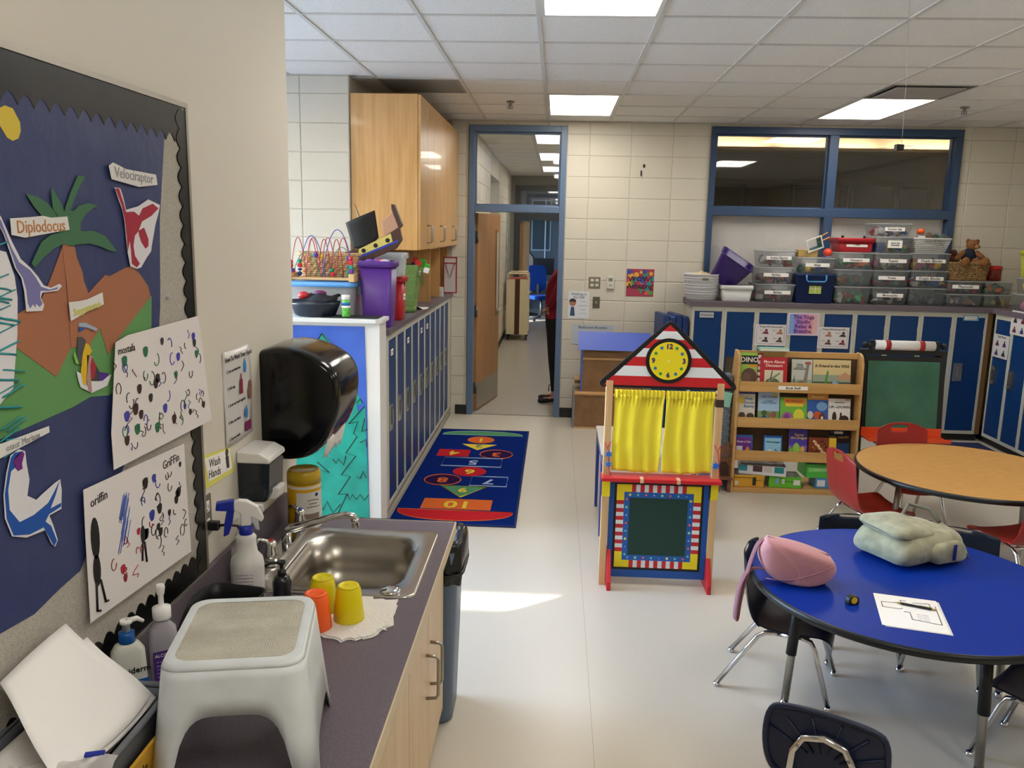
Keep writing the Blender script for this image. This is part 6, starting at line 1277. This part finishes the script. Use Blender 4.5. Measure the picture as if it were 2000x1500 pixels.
flatbox('bright green rounded game box on the bottom shelf', 1.63, 1.865, SY+.03, SY+.2, .036, .085, '#5faf34', -.05, [('#d8d8d0', .4, .4, .48, .8), ('#7a9ac0', .2, .35, .3, .85), ('#d8d8d0', .75, .3, .95, .75)], [('READY TO PLAY', .6, .6, .012, '#2c4a1a')])
flatbox('green box stacked at the right of the bottom shelf', 1.89, 2.19, SY+.05, SY+.25, .1165, .105, '#4fae44', .05, [('#7fc86f', .05, .45, .6, .75)], [('GREEN TOYS', .35, .6, .018, '#cfe8c4')])
flatbox('blue striped box under the green stacked box', 1.97, 2.2, SY+.05, SY+.22, .036, .08, '#4a86b4', 0, [('#d8d8dc', .05, .2, .3, .8), ('#7fb0cf', .5, .2, .9, .8)])
# stone castle and wooden gate toy
t = T('toy_castle', 'grey stone printed toy castle beside the display shelf', 'toy', (1.225, 6.22, 0)); mCS = M('castle grey', '#6f7884', .7, var=('#565f6c', 26, 3))
P('wall', MB().box(-.095, -.06, 0, .095, .06, .70), mCS, t); P('ledge', MB().box(-.105, -.07, .70, .105, .07, .73), M('ledge brown', '#3c2f2a', .6), t)
for k in range(4): P('merlon', MB().box(-.1+.055*k, -.065, .73, -.065+.055*k, .065, .86), mCS, t, bev=.004)
P('parapet', MB().box(-.1, -.06, .73, .1, .06, .79), mCS, t)
stone = MB().box(-.019, -.003, -.011, .019, 0, .011).mesh('stone', [M('castle stone', '#7f8a96', .7, var=('#5f6874', 40, 2))])
for j in range(27):
    for k in range(4): O('stone', stone, t, (-.069+.0455*k+(.012 if j % 2 else -.008), -.0605, .03+.0252*j))
P('green_note', MB().box(-.04, -.001, -.055, .04, .001, .055), M('note mint', '#8fc9b4', .7), t, loc=(.055, -.074, .68), rot=(0, .15, 0))
t = T('toy_gate', 'small brown wooden toy gatehouse in front of the castle', 'toy', (1.285, 6.07, 0)); mGW = M('gate wood', '#7c543c', .7, var=('#6a4632', 30, 3))
for x in (-.04, .04): P('foot', MB().box(x-.012, -.03, 0, x+.012, .03, .1), mGW, t)
P('deck', MB().box(-.06, -.05, .1, .06, .05, .115), mGW, t)
for k in range(5): P('plank', MB().box(-.055+.022*k, .012, .115, -.034+.022*k, .022, .37-.02*abs(k-3)), mGW, t)
P('arch', MB().prism([(-.035, .115), (.035, .115), (.035, .19), (.02, .22), (-.02, .22), (-.035, .19)], .006, .013, 'y'), M('gate dark', '#3a241a', .8), t); P('chain', MB().tube([(-.05, .008, .28), (0, .004, .26), (.05, .008, .29)], .004, 6), M('chain grey', '#5a5f66', .5), t)
# ---- easel
t = T('easel', 'black childrens easel with green chalkboard and paper roll', 'easel', (2.58, 6.28, 0)); mBE = M('easel black', '#101012', .5)
for s in (-1, 1):
    P('front_leg', MB().prism([(-.12, 0), (-.085, 0), (.03, 1.06), (-.005, 1.06)], s*.29-.018, s*.29+.018, 'x'), mBE, t); P('rear_leg', MB().prism([(.3, 0), (.335, 0), (.065, 1.04), (.03, 1.04)], s*.27-.015, s*.27+.015, 'x'), mBE, t)
P('top_bar', MB().box(-.31, -.02, 1.03, .31, .04, 1.065), mBE, t); P('board_frame', MB().prism([(-.085, .43), (-.073, .43), (-.006, 1.02), (-.018, 1.02)], -.275, .275, 'x'), mBE, t); P('chalkboard', MB().prism([(-.094, .475), (-.086, .475), (-.028, .985), (-.036, .985)], -.258, .258, 'x'), M('chalk green', '#2f5f4c', .7, var=('#3d6d58', 5, 4)), t)
P('paper_roll', MB().tube([(-.215, -.01, 1.1), (.215, -.01, 1.1)], .036, 20), M('roll paper', '#d8d6d3', .7), t); P('roll_bar', MB().tube([(-.29, -.01, 1.1), (.29, -.01, 1.1)], .014, 10), mBE, t)
for s in (-1, 1): P('roll_bracket', MB().box(s*.235-.012, -.03, 1.06, s*.235+.012, .01, 1.135), mBE, t); P('end_knob', MB().ell((s*.285, -.01, 1.1), .022), mBE, t)
for x in (-.125, .12): P('red_clip', MB().tube([(x-.018, -.01, 1.1), (x+.018, -.01, 1.1)], .0385, 20), M('clip red', '#9c1c26', .5), t)
P('tray', MB().prism([(-.28, .43), (-.1, .43), (-.1, .50), (-.108, .50), (-.108, .44), (-.27, .44), (-.275, .46), (-.28, .46)], -.29, .29, 'x'), M('tray orange', '#d8481c', .4), t, bev=.003)
P('lower_bar', MB().box(-.28, .02, .18, .28, .04, .21), mBE, t); P('spread_bar', MB().box(-.27, -.05, .26, .27, -.04, .285), mBE, t)
# patterned rug in the far corner
t = T('corner_rug', 'dark blue patterned rug in the far right corner', 'rug', (0, 0, 0)); P('pile', MB().box(3.0, 6.35, 0, 4.0, 7.84, .008), M('rug navy', '#1a2450', .9), t); r = random.Random(6)
for k in range(26): c = ['#a33a3a', '#c9c0a0', '#3a7a5a', '#b98a3a', '#8fa0c4'][k % 5]; P('rug_motif', MB().prism(rrect(.1, .08, .02, 2, 3.1+.2*(k % 5), 6.5+.24*(k//5)), .008, .0086), M('motif '+c, c, .9), t)
# ---- puppet theatre
PY = 4.30
pt = T('puppet_theatre', 'childrens puppet theatre with striped roof, clock, yellow curtains and chalkboard', 'puppet theatre', (0, 0, 0)); mPW = WOOD('theatre pine', '#d2b083', '#c6a072', 'z', .5); mPR = M('theatre red', '#c01f26', .4); mPB = M('theatre blue', '#1450a0', .4); mPYe = M('theatre yellow', '#e8d51c', .45); mPK = M('theatre black', '#101012', .5); mPWh = M('theatre white', '#dde2e4', .5)
for x in (.295, .865): P('post', MB().box(x-.018, PY-.015, .0, x+.018, PY+.03, 1.125), mPW, pt, bev=.002)
for x in (.318, .848): P('post_band', MB().box(x-.041 if x < .5 else x-.001, PY-.017, .5, x+.001 if x < .5 else x+.037, PY+.032, .585), mPYe, pt)
P('brown_band', MB().box(.845, PY-.0165, 1.0, .885, PY+.0315, 1.04), M('band brown', '#3f2a20', .6), pt)
def foot(x):
    return MB().prism([(PY-.09, 0), (PY+.14, 0), (PY+.14, .06), (PY+.06, .2), (PY+.0, .2), (PY-.09, .05)], x-.011, x+.011, 'x')
P('foot', foot(.328), mPR, pt, bev=.003); P('foot', foot(.857), mPR, pt, bev=.003)
roof = [(.255, 1.09), (.93, 1.085), (.945, 1.1), (.935, 1.125), (.612, 1.43), (.59, 1.44), (.57, 1.43), (.248, 1.125), (.238, 1.105)]
P('roof_board', MB().prism(roof, PY-.012, PY+.0, 'y'), mPK, pt, bev=.003)
def roofx(z): tt = (1.422-z)/(1.422-1.11); return .59-.323*tt, .59+.326*tt
zs = [1.102, 1.152, 1.205, 1.253, 1.298, 1.345, 1.388]; 
for k in range(6):
    a, b = zs[k], zs[k+1]; l0, r0 = roofx(a+.004); l1, r1 = roofx(b)
    P('roof_stripe', MB().prism([(l0, a), (r0, a), (r1, b), (l1, b)], PY-.0135, PY-.0122, 'y'), mPR if k % 2 == 0 else mPWh, pt)
l0, r0 = roofx(1.388); P('roof_stripe', MB().prism([(l0, 1.388), (r0, 1.388), (.59, 1.42)], PY-.0135, PY-.0122, 'y'), mPR, pt)
ck = P('clock_face', MB().prism(circ(.117, 36, .59, 1.235), PY-.018, PY-.0136, 'y'), mPK, pt); P('clock_disc', MB().prism(circ(.098, 36, .59, 1.235), PY-.0195, PY-.018, 'y'), mPYe, ck)
for s, dx, dz in (('12', 0, .074), ('3', .078, 0), ('6', 0, -.074), ('9', -.078, 0)): text(s, .036, M('numeral purple', '#3c1a6a', .5), ck, (.59+dx, PY-.0202, 1.235+dz), RX, name='numeral', bold=.0015)
for k in range(12):
    if k % 3: c = ['#c0392b', '#1f6fb4', '#2f8a4a'][(k*2) % 3]; P('hour_dot', MB().prism(circ(.0085, 12, .59+.077*math.sin(k*PI/6), 1.235+.077*math.cos(k*PI/6)), PY-.0202, PY-.0194, 'y'), M('dot '+c, c, .5), ck)
P('centre_pin', MB().prism(circ(.006, 10, .59, 1.235), PY-.021, PY-.0195, 'y'), M('pin cream', '#e6dca0', .5), ck)
P('curtain_rod', MB().tube([(.295, PY+.008, 1.06), (.865, PY+.008, 1.06)], .008, 10), mPR, pt)
mCU = M('curtain yellow', '#ecdc2e', .8, sheen=.3, bump=(220, .15))
def curtain(x0, x1, seed):
    def fn(u, v):
        g = (1-v)**1.2; x = x0+(x1-x0)*u+(.006*math.sin(6*v)*(u-.5))-(.018*(1-v)*u if seed == 1 else .004*(1-v)*(1-u)); amp = .003+.003*(1-v)
        y = PY-.004+amp*math.sin(2*PI*3.3*u+seed+1.2*math.sin(3*v))+.004*math.sin(2*PI*1.3*u+seed*2)
        z = .64+.005*math.sin(5*u+seed)+v*(1.05-.64)
        if v > .9: y += .006*math.sin(2*PI*13*u)
        return (x, y-.008, z)
    return MB().grid(fn, 60, 26)
P('curtain', curtain(.322, .582, 1), mCU, pt, solid=.0015); P('curtain', curtain(.588, .838, 3), mCU, pt, solid=.0015)
for a, b in ((.322, .582), (.588, .838)): P('curtain_heading', MB().grid(lambda u, v, a=a, b=b: (a+(b-a)*u, PY-.014+.008*math.sin(2*PI*13*u)*(.4+.6*v), 1.035+.045*v), 80, 4), mCU, pt, solid=.0015)
P('stage_shelf', MB().box(.27, PY-.07, .597, .893, PY+.05, .617), mPR, pt, bev=.003)
for x in (.47, .66): P('tape_strip', MB().box(x, PY-.0715, .596, x+.018, PY-.02, .6178), M('tape tan', '#d2b090', .6), pt)
P('lower_panel', MB().box(.318, PY, .045, .845, PY+.012, .597), mPB, pt, bev=.002)
u = lambda f: .318+.527*f; v = lambda f: .045+.552*f
def pr_(name, x0, z0, x1, z1, m_, k): return P(name, MB().box(u(x0), PY-.0008*k, v(z0), u(x1), PY, v(z1)), m_, pt)
pr_('black_frame', .05, .08, .945, .97, mPK, 1)
X0_, X1_, Z0_, Z1_ = .075, .92, .105, .945
for (a, b) in ((X0_, Z0_), (X1_-.15, Z0_), (X0_, Z1_-.16), (X1_-.15, Z1_-.16)): pr_('yellow_corner', a, b, a+.15, b+.16, mPYe, 2)
n = 13; w0 = (X1_-X0_-.30)/n; h0 = (Z1_-Z0_-.32)/n
for k in range(n):
    m_ = mPR if k % 2 == 0 else mPWh
    for z in (Z0_, Z1_-.075): pr_('stripe', X0_+.15+w0*k, z, X0_+.15+w0*(k+1), z+.075, m_, 2)
    for x in (X0_, X1_-.075): pr_('stripe', x, Z0_+.16+h0*k, x+.075, Z0_+.16+h0*(k+1), m_, 2)
pr_('inner_blue', X0_+.075, Z0_+.075, X1_-.075, Z1_-.075, M('theatre mid blue', '#1a5cb0', .4), 3); pr_('chalk_panel', X0_+.13, Z0_+.13, X1_-.13, Z1_-.13, M('theatre chalk green', '#173a32', .6), 4)
dc = ['#d8d24a', '#2aa0a0', '#c0303a', '#3a78d0', '#6fcf8f', '#c0303a', '#2aa0a0', '#1f3fb0']
for k in range(8):
    f_ = .05+.125*k
    for j, (x, z) in enumerate(((X0_+.1+.645*f_, Z1_-.102), (X0_+.1+.645*f_, Z0_+.102), (X0_+.102, Z0_+.1+.64*f_), (X1_-.102, Z0_+.1+.64*f_))):
        c = dc[(k+3*j) % 8]; P('ring_dot', MB().prism(circ(.0075, 10, u(x), v(z)), PY-.0034, PY-.0024, 'y').prism(circ(.003, 8, u(x), v(z)), PY-.004, PY-.0034, 'y', 1), [M('dot '+c, c, .5), mPWh], pt)
star = lambda cx, cz, r_: [(cx+(r_ if k % 2 == 0 else r_*.5)*math.sin(k*PI/6), cz+(r_ if k % 2 == 0 else r_*.5)*math.cos(k*PI/6)) for k in range(12)]
for side_, x in ((0, .3), (1, .872)):
    P('cord', MB().tube([(x-.02, PY-.018, .80), (x-.005, PY-.022, .765), (x+.012, PY-.02, .80)], .003, 5).tube([(x-.002, PY-.022, .765), (x+.006, PY-.022, .70), (x+.012, PY-.022, .64), (x+.018, PY-.03, .619)], .0025, 5), mPR, pt)
    for dz, r_ in (((.735, .02), (.68, .018)) if side_ == 0 else ((.69, .022),)): P('star', MB().prism(star(x+.004 if side_ == 0 else x-.01, dz, r_), PY-.03, PY-.022, 'y'), M('star blue', '#1b6fd0', .4), pt)
# white craft table with blue legs behind the theatre
t = T('craft_table', 'white topped craft table with blue legs behind the puppet theatre', 'table', (0, 0, 0)); mTB2 = M('craft blue', '#1d3486', .4)
P('top', MB().box(.31, 5.0, .53, 1.0, 5.72, .55), M('craft white', '#cfc9c2', .4), t, bev=.004)
P('apron', MB().box(.315, 5.01, .47, .33, 5.71, .53), M('apron slate', '#5a6c92', .4), t); P('apron', MB().box(.98, 5.01, .47, .995, 5.71, .53), M('apron slate', '#5a6c92', .4), t)
for x in (.315, .98):
    for y0_, y1_ in ((5.06, 5.02), (5.62, 5.6)): P('leg', MB().prism([(y1_-.0, 0), (y1_+.06, 0), (y0_+.1, .47), (y0_-.04, .47)], x, x+.018, 'x'), mTB2, t)
# ================================================================ tables, chairs and what lies on them
def round_table(name, label, c, z, r_, top_mat, legm, sleeve, angs, lr=.47):
    t = T(name, label, 'table', (c[0], c[1], 0)); P('top', MB().lathe([(r_-.012, z-.024), (r_-.006, z-.001), (r_-.010, z), (.002, z)], n=96, smooth=False), top_mat, t)
    P('edge_band', MB().lathe([(r_-.02, z-.03), (r_, z-.028), (r_+.003, z-.015), (r_, z-.003), (r_-.008, z)], n=96, caps=False), M('black edge', '#14171a', .4), t)
    for a in angs:
        a = math.radians(a); d = Vector((math.cos(a), math.sin(a))); p0 = d*lr*.93; p1 = d*(lr*1.0)
        lg = P('leg', MB().tube([(p0.x, p0.y, z-.03), (p0.x+(p1.x-p0.x)*.9, p0.y+(p1.y-p0.y)*.9, .03)], .016, 12), legm, t)
        if sleeve: P('sleeve', MB().tube([(p0.x, p0.y, z-.03), (p0.x+(p1.x-p0.x)*.6, p0.y+(p1.y-p0.y)*.6, z-.03-(z-.06)*.58)], .021, 12), M('sleeve black', '#111214', .45), lg)
        P('glide', MB().lathe([(.02, 0), (.022, .004), (.016, .03)], (p1.x*.995, p1.y*.995), 12), CHROME, lg)
    return t
mTBL = M('table blue laminate', '#042c8c', .42, spec=.14); mOAK = M('table oak laminate', '#c79757', .38, var=('#b5843f', 7, 5, (2, 22, 1)), spec=.35)
round_table('round_table', 'round blue classroom table with black edge', (1.44, 3.235), .53, .606, mTBL, STEEL, True, (188, 285, 10, 105))
round_table('round_table', 'round oak laminate classroom table with black edge', (2.442, 4.90), .55, .605, mOAK, M('painted steel leg', '#8d8c88', .35, .8), False, (200, 290, 20, 110), .5)
# moulded shell chair: faces +y, built around its seat centre
def chair_meshes(hs, mat, sc=1.0, back=.33):
    prof = [(.195, hs-.035), (.185, hs-.012), (.15, hs), (.07, hs-.006), (0, hs-.012), (-.08, hs-.008), (-.135, hs+.008), (-.168, hs+.04), (-.185, hs+.09), (-.198, hs+.16), (-.208, hs+.23), (-.214, hs+.29), (-.218, hs+back)]
    prof = [(y*sc, z) for y, z in prof]; nv = 30; nu = 16
    def P_(v_):
        f_ = v_*(len(prof)-1); i = min(int(f_), len(prof)-2); k = f_-i; a, b = prof[i], prof[i+1]; return a[0]+(b[0]-a[0])*k, a[1]+(b[1]-a[1])*k
    def wd(v_): return sc*(.185 if v_ < .35 else .185-.018*((v_-.35)/.65))*(1 if .06 < v_ < .96 else .93 if v_ <= .06 else 1-.25*(v_-.96)/.04)
    def fn(u_, v_):
        y, z = P_(v_); s = 2*u_-1; x = s*wd(v_); cup = .018*s*s*abs(s)
        if v_ < .5: z += cup*1.0; 
        else: y += cup*1.3
        if v_ > .9: z -= .03*abs(s)**3*(v_-.9)/.1
        return (x, y, z)
    mb = MB().grid(fn, nu, nv); keep = []
    for k, f_ in enumerate(mb.f):
        i, j = k % nu, k//nu
        keep.append(not (nv*.885 <= j < nv*.94 and nu*.36 <= i < nu*.64))
    mb.f = [f_ for f_, q in zip(mb.f, keep) if q]; mb.m = [0]*len(mb.f); mb.sm = [True]*len(mb.f)
    shell = mb.mesh('shell', mat); legs = []
    for s in (-1, 1):
        x0, x1 = s*.13*sc, s*.17*sc
        legs.append(MB().tube([(x1, .2*sc, .015), (x0, .125*sc, hs-.06), (x0, .105*sc, hs-.03), (x0, .07*sc, hs-.02), (x0, -.02*sc, hs-.022)], .0105, 10).mesh('leg', CHROME))
        legs.append(MB().tube([(x1*1.05, -.28*sc, .015), (x0, -.12*sc, hs-.05), (x0, -.09*sc, hs-.03), (x0, -.05*sc, hs-.022), (x0, -.02*sc, hs-.022)], .0105, 10).mesh('leg', CHROME))
    cap = []
    for s in (-1, 1):
        for y, xx in ((.2, .17), (-.28, .1785)): cap.append(MB().lathe([(.014, 0), (.016, .004), (.012, .018)], (s*xx*sc, y*sc), 10).mesh('glide', CHROME))
    brace = MB().tube([(-.13*sc, .09*sc, hs-.03), (.13*sc, .09*sc, hs-.03)], .008, 8).tube([(-.13*sc, -.08*sc, hs-.03), (.13*sc, -.08*sc, hs-.03)], .008, 8).mesh('brace', CHROME)
    return shell, legs, cap, brace
def chair(ms, label, loc, rz, grp):
    shell, legs, cap, brace = ms; t = T('classroom_chair', label, 'chair', loc, rz, grp)
    O('shell', shell, t, solid=.007, sub=1)
    for l_, c_ in zip(legs, (cap[0], cap[1], cap[2], cap[3])): q = O('leg', l_, t); O('glide', c_, q)
    O('brace', brace, t); return t
mRED = M('chair red plastic', '#8c1e1a', .42, bump=(300, .1)); mNAV = M('chair navy plastic', '#0e1524', .42, bump=(300, .1))
CR = chair_meshes(.34, mRED, 1.0, .34); CN = chair_meshes(.29, mNAV, .92, .29)
G1, G2 = 'red chairs at the oak table', 'navy chairs at the blue table'
chair(CR, 'red plastic chair on the near left side of the oak table', (1.86, 4.80, 0), math.radians(-80), G1)
chair(CR, 'red plastic chair behind the oak table in front of the easel', (2.33, 5.33, 0), math.radians(184), G1)
chair(CR, 'red plastic chair at the right edge of the photo by the oak table', (2.50, 4.35, 0), math.radians(14), G1)
chair(CN, 'navy plastic chair under the pink bag on the left of the blue table', (1.03, 3.36, 0), math.radians(-112), G2)
chair(CN, 'navy plastic chair behind the blue table left of the backpack', (1.43, 3.70, 0), math.radians(176), G2)
chair(CN, 'navy plastic chair behind the blue table right of the backpack', (1.79, 3.58, 0), math.radians(150), G2)
chair(CN, 'navy plastic chair pushed in at the near right of the blue table', (1.82, 2.86, 0), math.radians(42), G2)
# the nearest chair has a ribbed back plate on a chrome loop
def near_chair():
    t = T('classroom_chair', 'nearest navy chair with ribbed back plate and chrome loop, seen from behind', 'chair', (.855, 2.285, 0), math.radians(-28), G2); mN2 = M('chair blue navy', '#141f3c', .42)
    bw = lambda v_: .165+.012*math.sin(PI*v_)
    bp = smooth_poly([(-.10, .36), (-.145, .38), (-.165, .46), (-.158, .555), (-.12, .575), (0, .582), (.12, .575), (.158, .555), (.165, .46), (.145, .38), (.10, .36)], 2)
    P('back_plate', MB().prism(bp, -.150, -.140, 'y'), mN2, t, bev=.003)
    P('back_flange', MB().tube([(x, -.152, z) for x, z in bp], .009, 6, closed=True), mN2, t)
    for a in (-60, -35, -12, 12, 35, 60):
        a = math.radians(a); P('rib', MB().tube([(.05*math.sin(a), -.153, .44+.02*math.cos(a)), (min(.155, max(-.155, .19*math.sin(a))), -.153, .44+.125*math.cos(a))], .004, 5), mN2, t)
    loop = [(-.085, -.165, .26), (-.085, -.168, .40), (-.08, -.17, .46), (-.055, -.17, .505), (0, -.17, .52), (.055, -.17, .505), (.08, -.17, .46), (.085, -.168, .40), (.085, -.165, .26)]
    P('chrome_loop', MB().tube(loop, .011, 10), CHROME, t)
    for x in (-.068, .068): P('rivet', MB(Matrix.Translation((x, -.182, .48)) @ Matrix.Rotation(PI/2, 4, 'X')).lathe([(.005, 0), (.003, .002)], n=8), STEEL, t)
    P('seat', MB().prism(rrect(.33, .31, .07, 6, 0, .02), .27, .283), mN2, t, bev=.006)
    for s in (-1, 1):
        P('leg', MB().tube([(s*.085, -.165, .27), (s*.1, -.16, .25), (s*.14, -.1, .245), (s*.14, .1, .245), (s*.145, .125, .22), (s*.165, .19, .01)], .011, 10), CHROME, t); P('leg', MB().tube([(s*.14, -.08, .245), (s*.145, -.12, .22), (s*.165, -.24, .01)], .011, 10), CHROME, t)
        for y in (.19, -.24): P('glide', MB().lathe([(.015, 0), (.016, .004), (.012, .016)], (s*.165, y), 10), CHROME, t)
near_chair()
TZ = .5305
# pink sling bag
t = T('sling_bag', 'dusty pink crescent sling bag on the blue table', 'bag', (.985, 3.19, TZ), math.radians(-8)); mPK2 = M('bag pink', '#c48a90', .75, sheen=.3, bump=(28, .25))
sil = smooth_poly([(-.125, .178), (-.05, .17), (.05, .145), (.118, .122), (.14, .10), (.148, .06), (.13, .02), (.08, .0), (.0, .0), (-.07, .006), (-.125, .035), (-.15, .085), (-.148, .14), (-.125, .178)], 2)[:-1]
gx, gz = .0, .075; rings = []
for k in range(13):
    q = -1+2*k/12; f_ = (max(0, 1-abs(q)**2.4))**.5*.80+.2 if abs(q) < 1 else .2
    yy = .072*q+.012*math.sin(PI*q)
    rings.append([(gx+(x-gx)*f_+.003*math.sin(40*z+5*q), yy+.003*math.sin(35*x+3*q)-.018*(z-gz)/.1*(1-abs(q)), max(.0005, gz+(z-gz)*f_ if z > .03 else z+(gz-z)*(1-f_)*.25)) for x, z in sil])
P('body', MB().loft(rings), mPK2, t, sub=1)
P('zip_line', MB().tube([(-.118+.235*k/10, -.01, .178-.056*(k/10)+.001) for k in range(11)], .0028, 6), M('bag seam', '#a8727a', .7), t)
P('seam', MB().tube([(.13-.25*k/12, -.068-.016*math.sin(PI*k/12)+.03*(k/12-.5)**2, .10-.075*math.sin(PI*.5*k/12)) for k in range(13)], .0018, 5), M('bag seam', '#a8727a', .7), t)
def ribbon(path, w_, up): 
    return lambda u_, v_: tuple(Vector(path[min(int(u_*(len(path)-1)+.5), len(path)-1)])+Vector(up)*(v_-.5)*w_)
sp = smooth_poly([(-.11, .0, .165), (-.15, -.01, .162), (-.175, -.03, .10), (-.198, -.045, .0), (-.212, -.05, -.10), (-.215, -.05, -.16), (-.225, -.055, -.17), (-.228, -.055, -.13), (-.218, -.05, -.02), (-.19, -.04, .045), (-.15, -.03, .055), (-.12, -.03, .05)], 2)
P('strap', MB().grid(ribbon(sp, .03, (.35, -.9, .1)), len(sp)-1, 1), M('bag strap', '#8f5f68', .75), t, solid=.002)
# backpack lying on its back
t = T('backpack', 'sage green patterned backpack lying on the blue table', 'backpack', (1.55, 3.53, TZ), math.radians(28)); mBP = M('sage fabric', '#8a8870', .85, var=('#a5a38a', 17, 6), bump=(30, .35), sheen=.2)
def pillow(w_, l_, h_, seed, z0_=0, k=.6, wr=.006, top_in=.8):
    r = random.Random(seed); ph = [r.uniform(0, 6) for _ in range(6)]; rg = []
    for i in range(11):
        q = i/10; a = -PI/2+PI*q; c_ = max(.0, math.cos(a))**.35; z = z0_+h_*(.5+.5*math.sin(a)); f_ = (1-(1-top_in)*q)*c_ if 0 < i < 10 else .25; ring_ = []
        for x, y in rrect(w_*f_, l_*f_, min(w_, l_)*f_*.22+.002, 6): ring_.append((x+wr*math.sin(23*y+ph[0]+4*q), y+wr*math.sin(19*x+ph[1]+5*q), z+wr*.8*math.sin(17*x+ph[2])*math.sin(15*y+ph[3])*min(1, 2*q)))
        rg.append(ring_)
    return MB().loft(rg)
P('main_compartment', pillow(.42, .31, .135, 1, 0, top_in=.9, wr=.009), mBP, t, sub=1)
o = P('front_pocket', pillow(.26, .26, .06, 2, 0, top_in=.9, wr=.007), mBP, t, loc=(-.06, .01, .105), rot=(.06, .10, .03), sub=1); P('pocket_zip', MB().tube([(x, y, .022) for x, y in rrect(.243, .253, .055, 5)][0:18], .003, 5), M('zip taupe', '#6d6f5e', .6), o)
P('side_pocket', pillow(.22, .07, .09, 3, 0), mBP, t, loc=(.06, -.145, .012), sub=1); P('blue_stripe', MB().box(.06, -.184, .03, .075, -.179, .098), M('stripe blue', '#141c7a', .6), t)
P('top_handle', MB().tube([(.10, .12, .12), (.16, .14, .165), (.23, .08, .15), (.22, .02, .11)], .009, 8), M('handle taupe', '#6f6d60', .8), t); P('shoulder_strap', MB().grid(ribbon(smooth_poly([(.19, .06, .08), (.24, .02, .10), (.26, -.05, .06), (.25, -.1, .02), (.2, -.12, .006)], 2), .05, (.3, .8, .3)), 12, 1), mBP, t, solid=.008)
P('zip_edge', MB().tube([(.2, -.13, .03), (.215, -.09, .07), (.212, -.02, .1), (.205, .06, .105)], .004, 6), DARK, t); P('zip_pull', MB().tube([(.2, -.135, .03), (.205, -.15, .006)], .003, 5), M('handle taupe', '#6f6d60', .8), t)
# tape measure, floor plan and pen
t = T('tape_measure', 'small yellow and black tape measure on the blue table', 'tape measure', (1.142, 3.0, TZ), .3); P('case', MB().prism(smooth_poly([(-.022, 0), (.022, 0), (.024, .012), (.02, .03), (.0, .036), (-.018, .03), (-.023, .014), (-.022, 0)], 1)[:-1], -.012, .012, 'y'), DARK, t, bev=.003); P('yellow_face', MB().prism(circ(.013, 18, 0, .018), -.0135, .0135, 'y'), M('tape yellow', '#e0b81f', .4), t); P('hook', MB().box(.022, -.006, .0, .027, .006, .004), STEEL, t)
def plan(): 
    c = Vector((1.33, 2.94)); t = T('floor_plan', 'printed floor plan sheet on the blue table', 'paper', (c.x, c.y, TZ), math.radians(-14)); P('sheet', MB().box(-.11, -.14, .0012, .11, .14, .0018), WHITE, t); P('under_sheet', MB().box(-.1, -.146, .0, .118, .132, .001), M('under sheet', '#d8d5d0', .7), t)
    W_ = [(-.085, .06), (-.085, .03), (.0, .03), (.0, -.02), (.02, -.02), (.02, -.09)]; segs = [((-.09, .065), (-.02, .075)), ((-.09, .065), (-.09, .02)), ((-.09, .02), (-.03, .02)), ((-.03, .02), (-.02, .03)), ((-.02, .0), (-.0, .0)), ((-.0, .0), (-.0, -.06)), ((-.0, -.06), (.095, -.075)), ((.095, -.075), (.098, .085)), ((-.02, .075), (-.02, .10)), ((-.02, .10), (.0, .10)), ((.02, .09), (.08, .1)), ((.08, .1), (.08, .06))]
    for (a, b), (d, e) in segs: P('wall_line', MB().tube([(a, b, .0019), (d, e, .0019)], .0013, 4), BLACK, t)
    for k in range(4): text('room layout', .008, M('plan grey', '#9a9a9a', .7), t, (.04, -.01-.015*k, .0019), (0, 0, 0))
plan()
t = T('ballpoint_pen', 'black pen with gold trim lying on the floor plan', 'pen', (1.37, 2.985, TZ+.0068), math.radians(-24)); P('barrel', MB(Matrix.Rotation(PI/2, 4, 'Y')).lathe([(.002, -.062), (.0045, -.05), (.0048, .05), (.003, .058)], n=12), DARK, t); P('tip', MB(Matrix.Rotation(PI/2, 4, 'Y')).lathe([(.0046, -.05), (.003, -.06), (.001, -.072)], n=10).lathe([(.0046, .05), (.0035, .06), (.002, .068)], n=10), M('pen gold', '#b09a5a', .25, .9), t); P('clip', MB().box(.01, -.001, .004, .055, .001, .0065), M('pen gold', '#b09a5a', .25, .9), t)
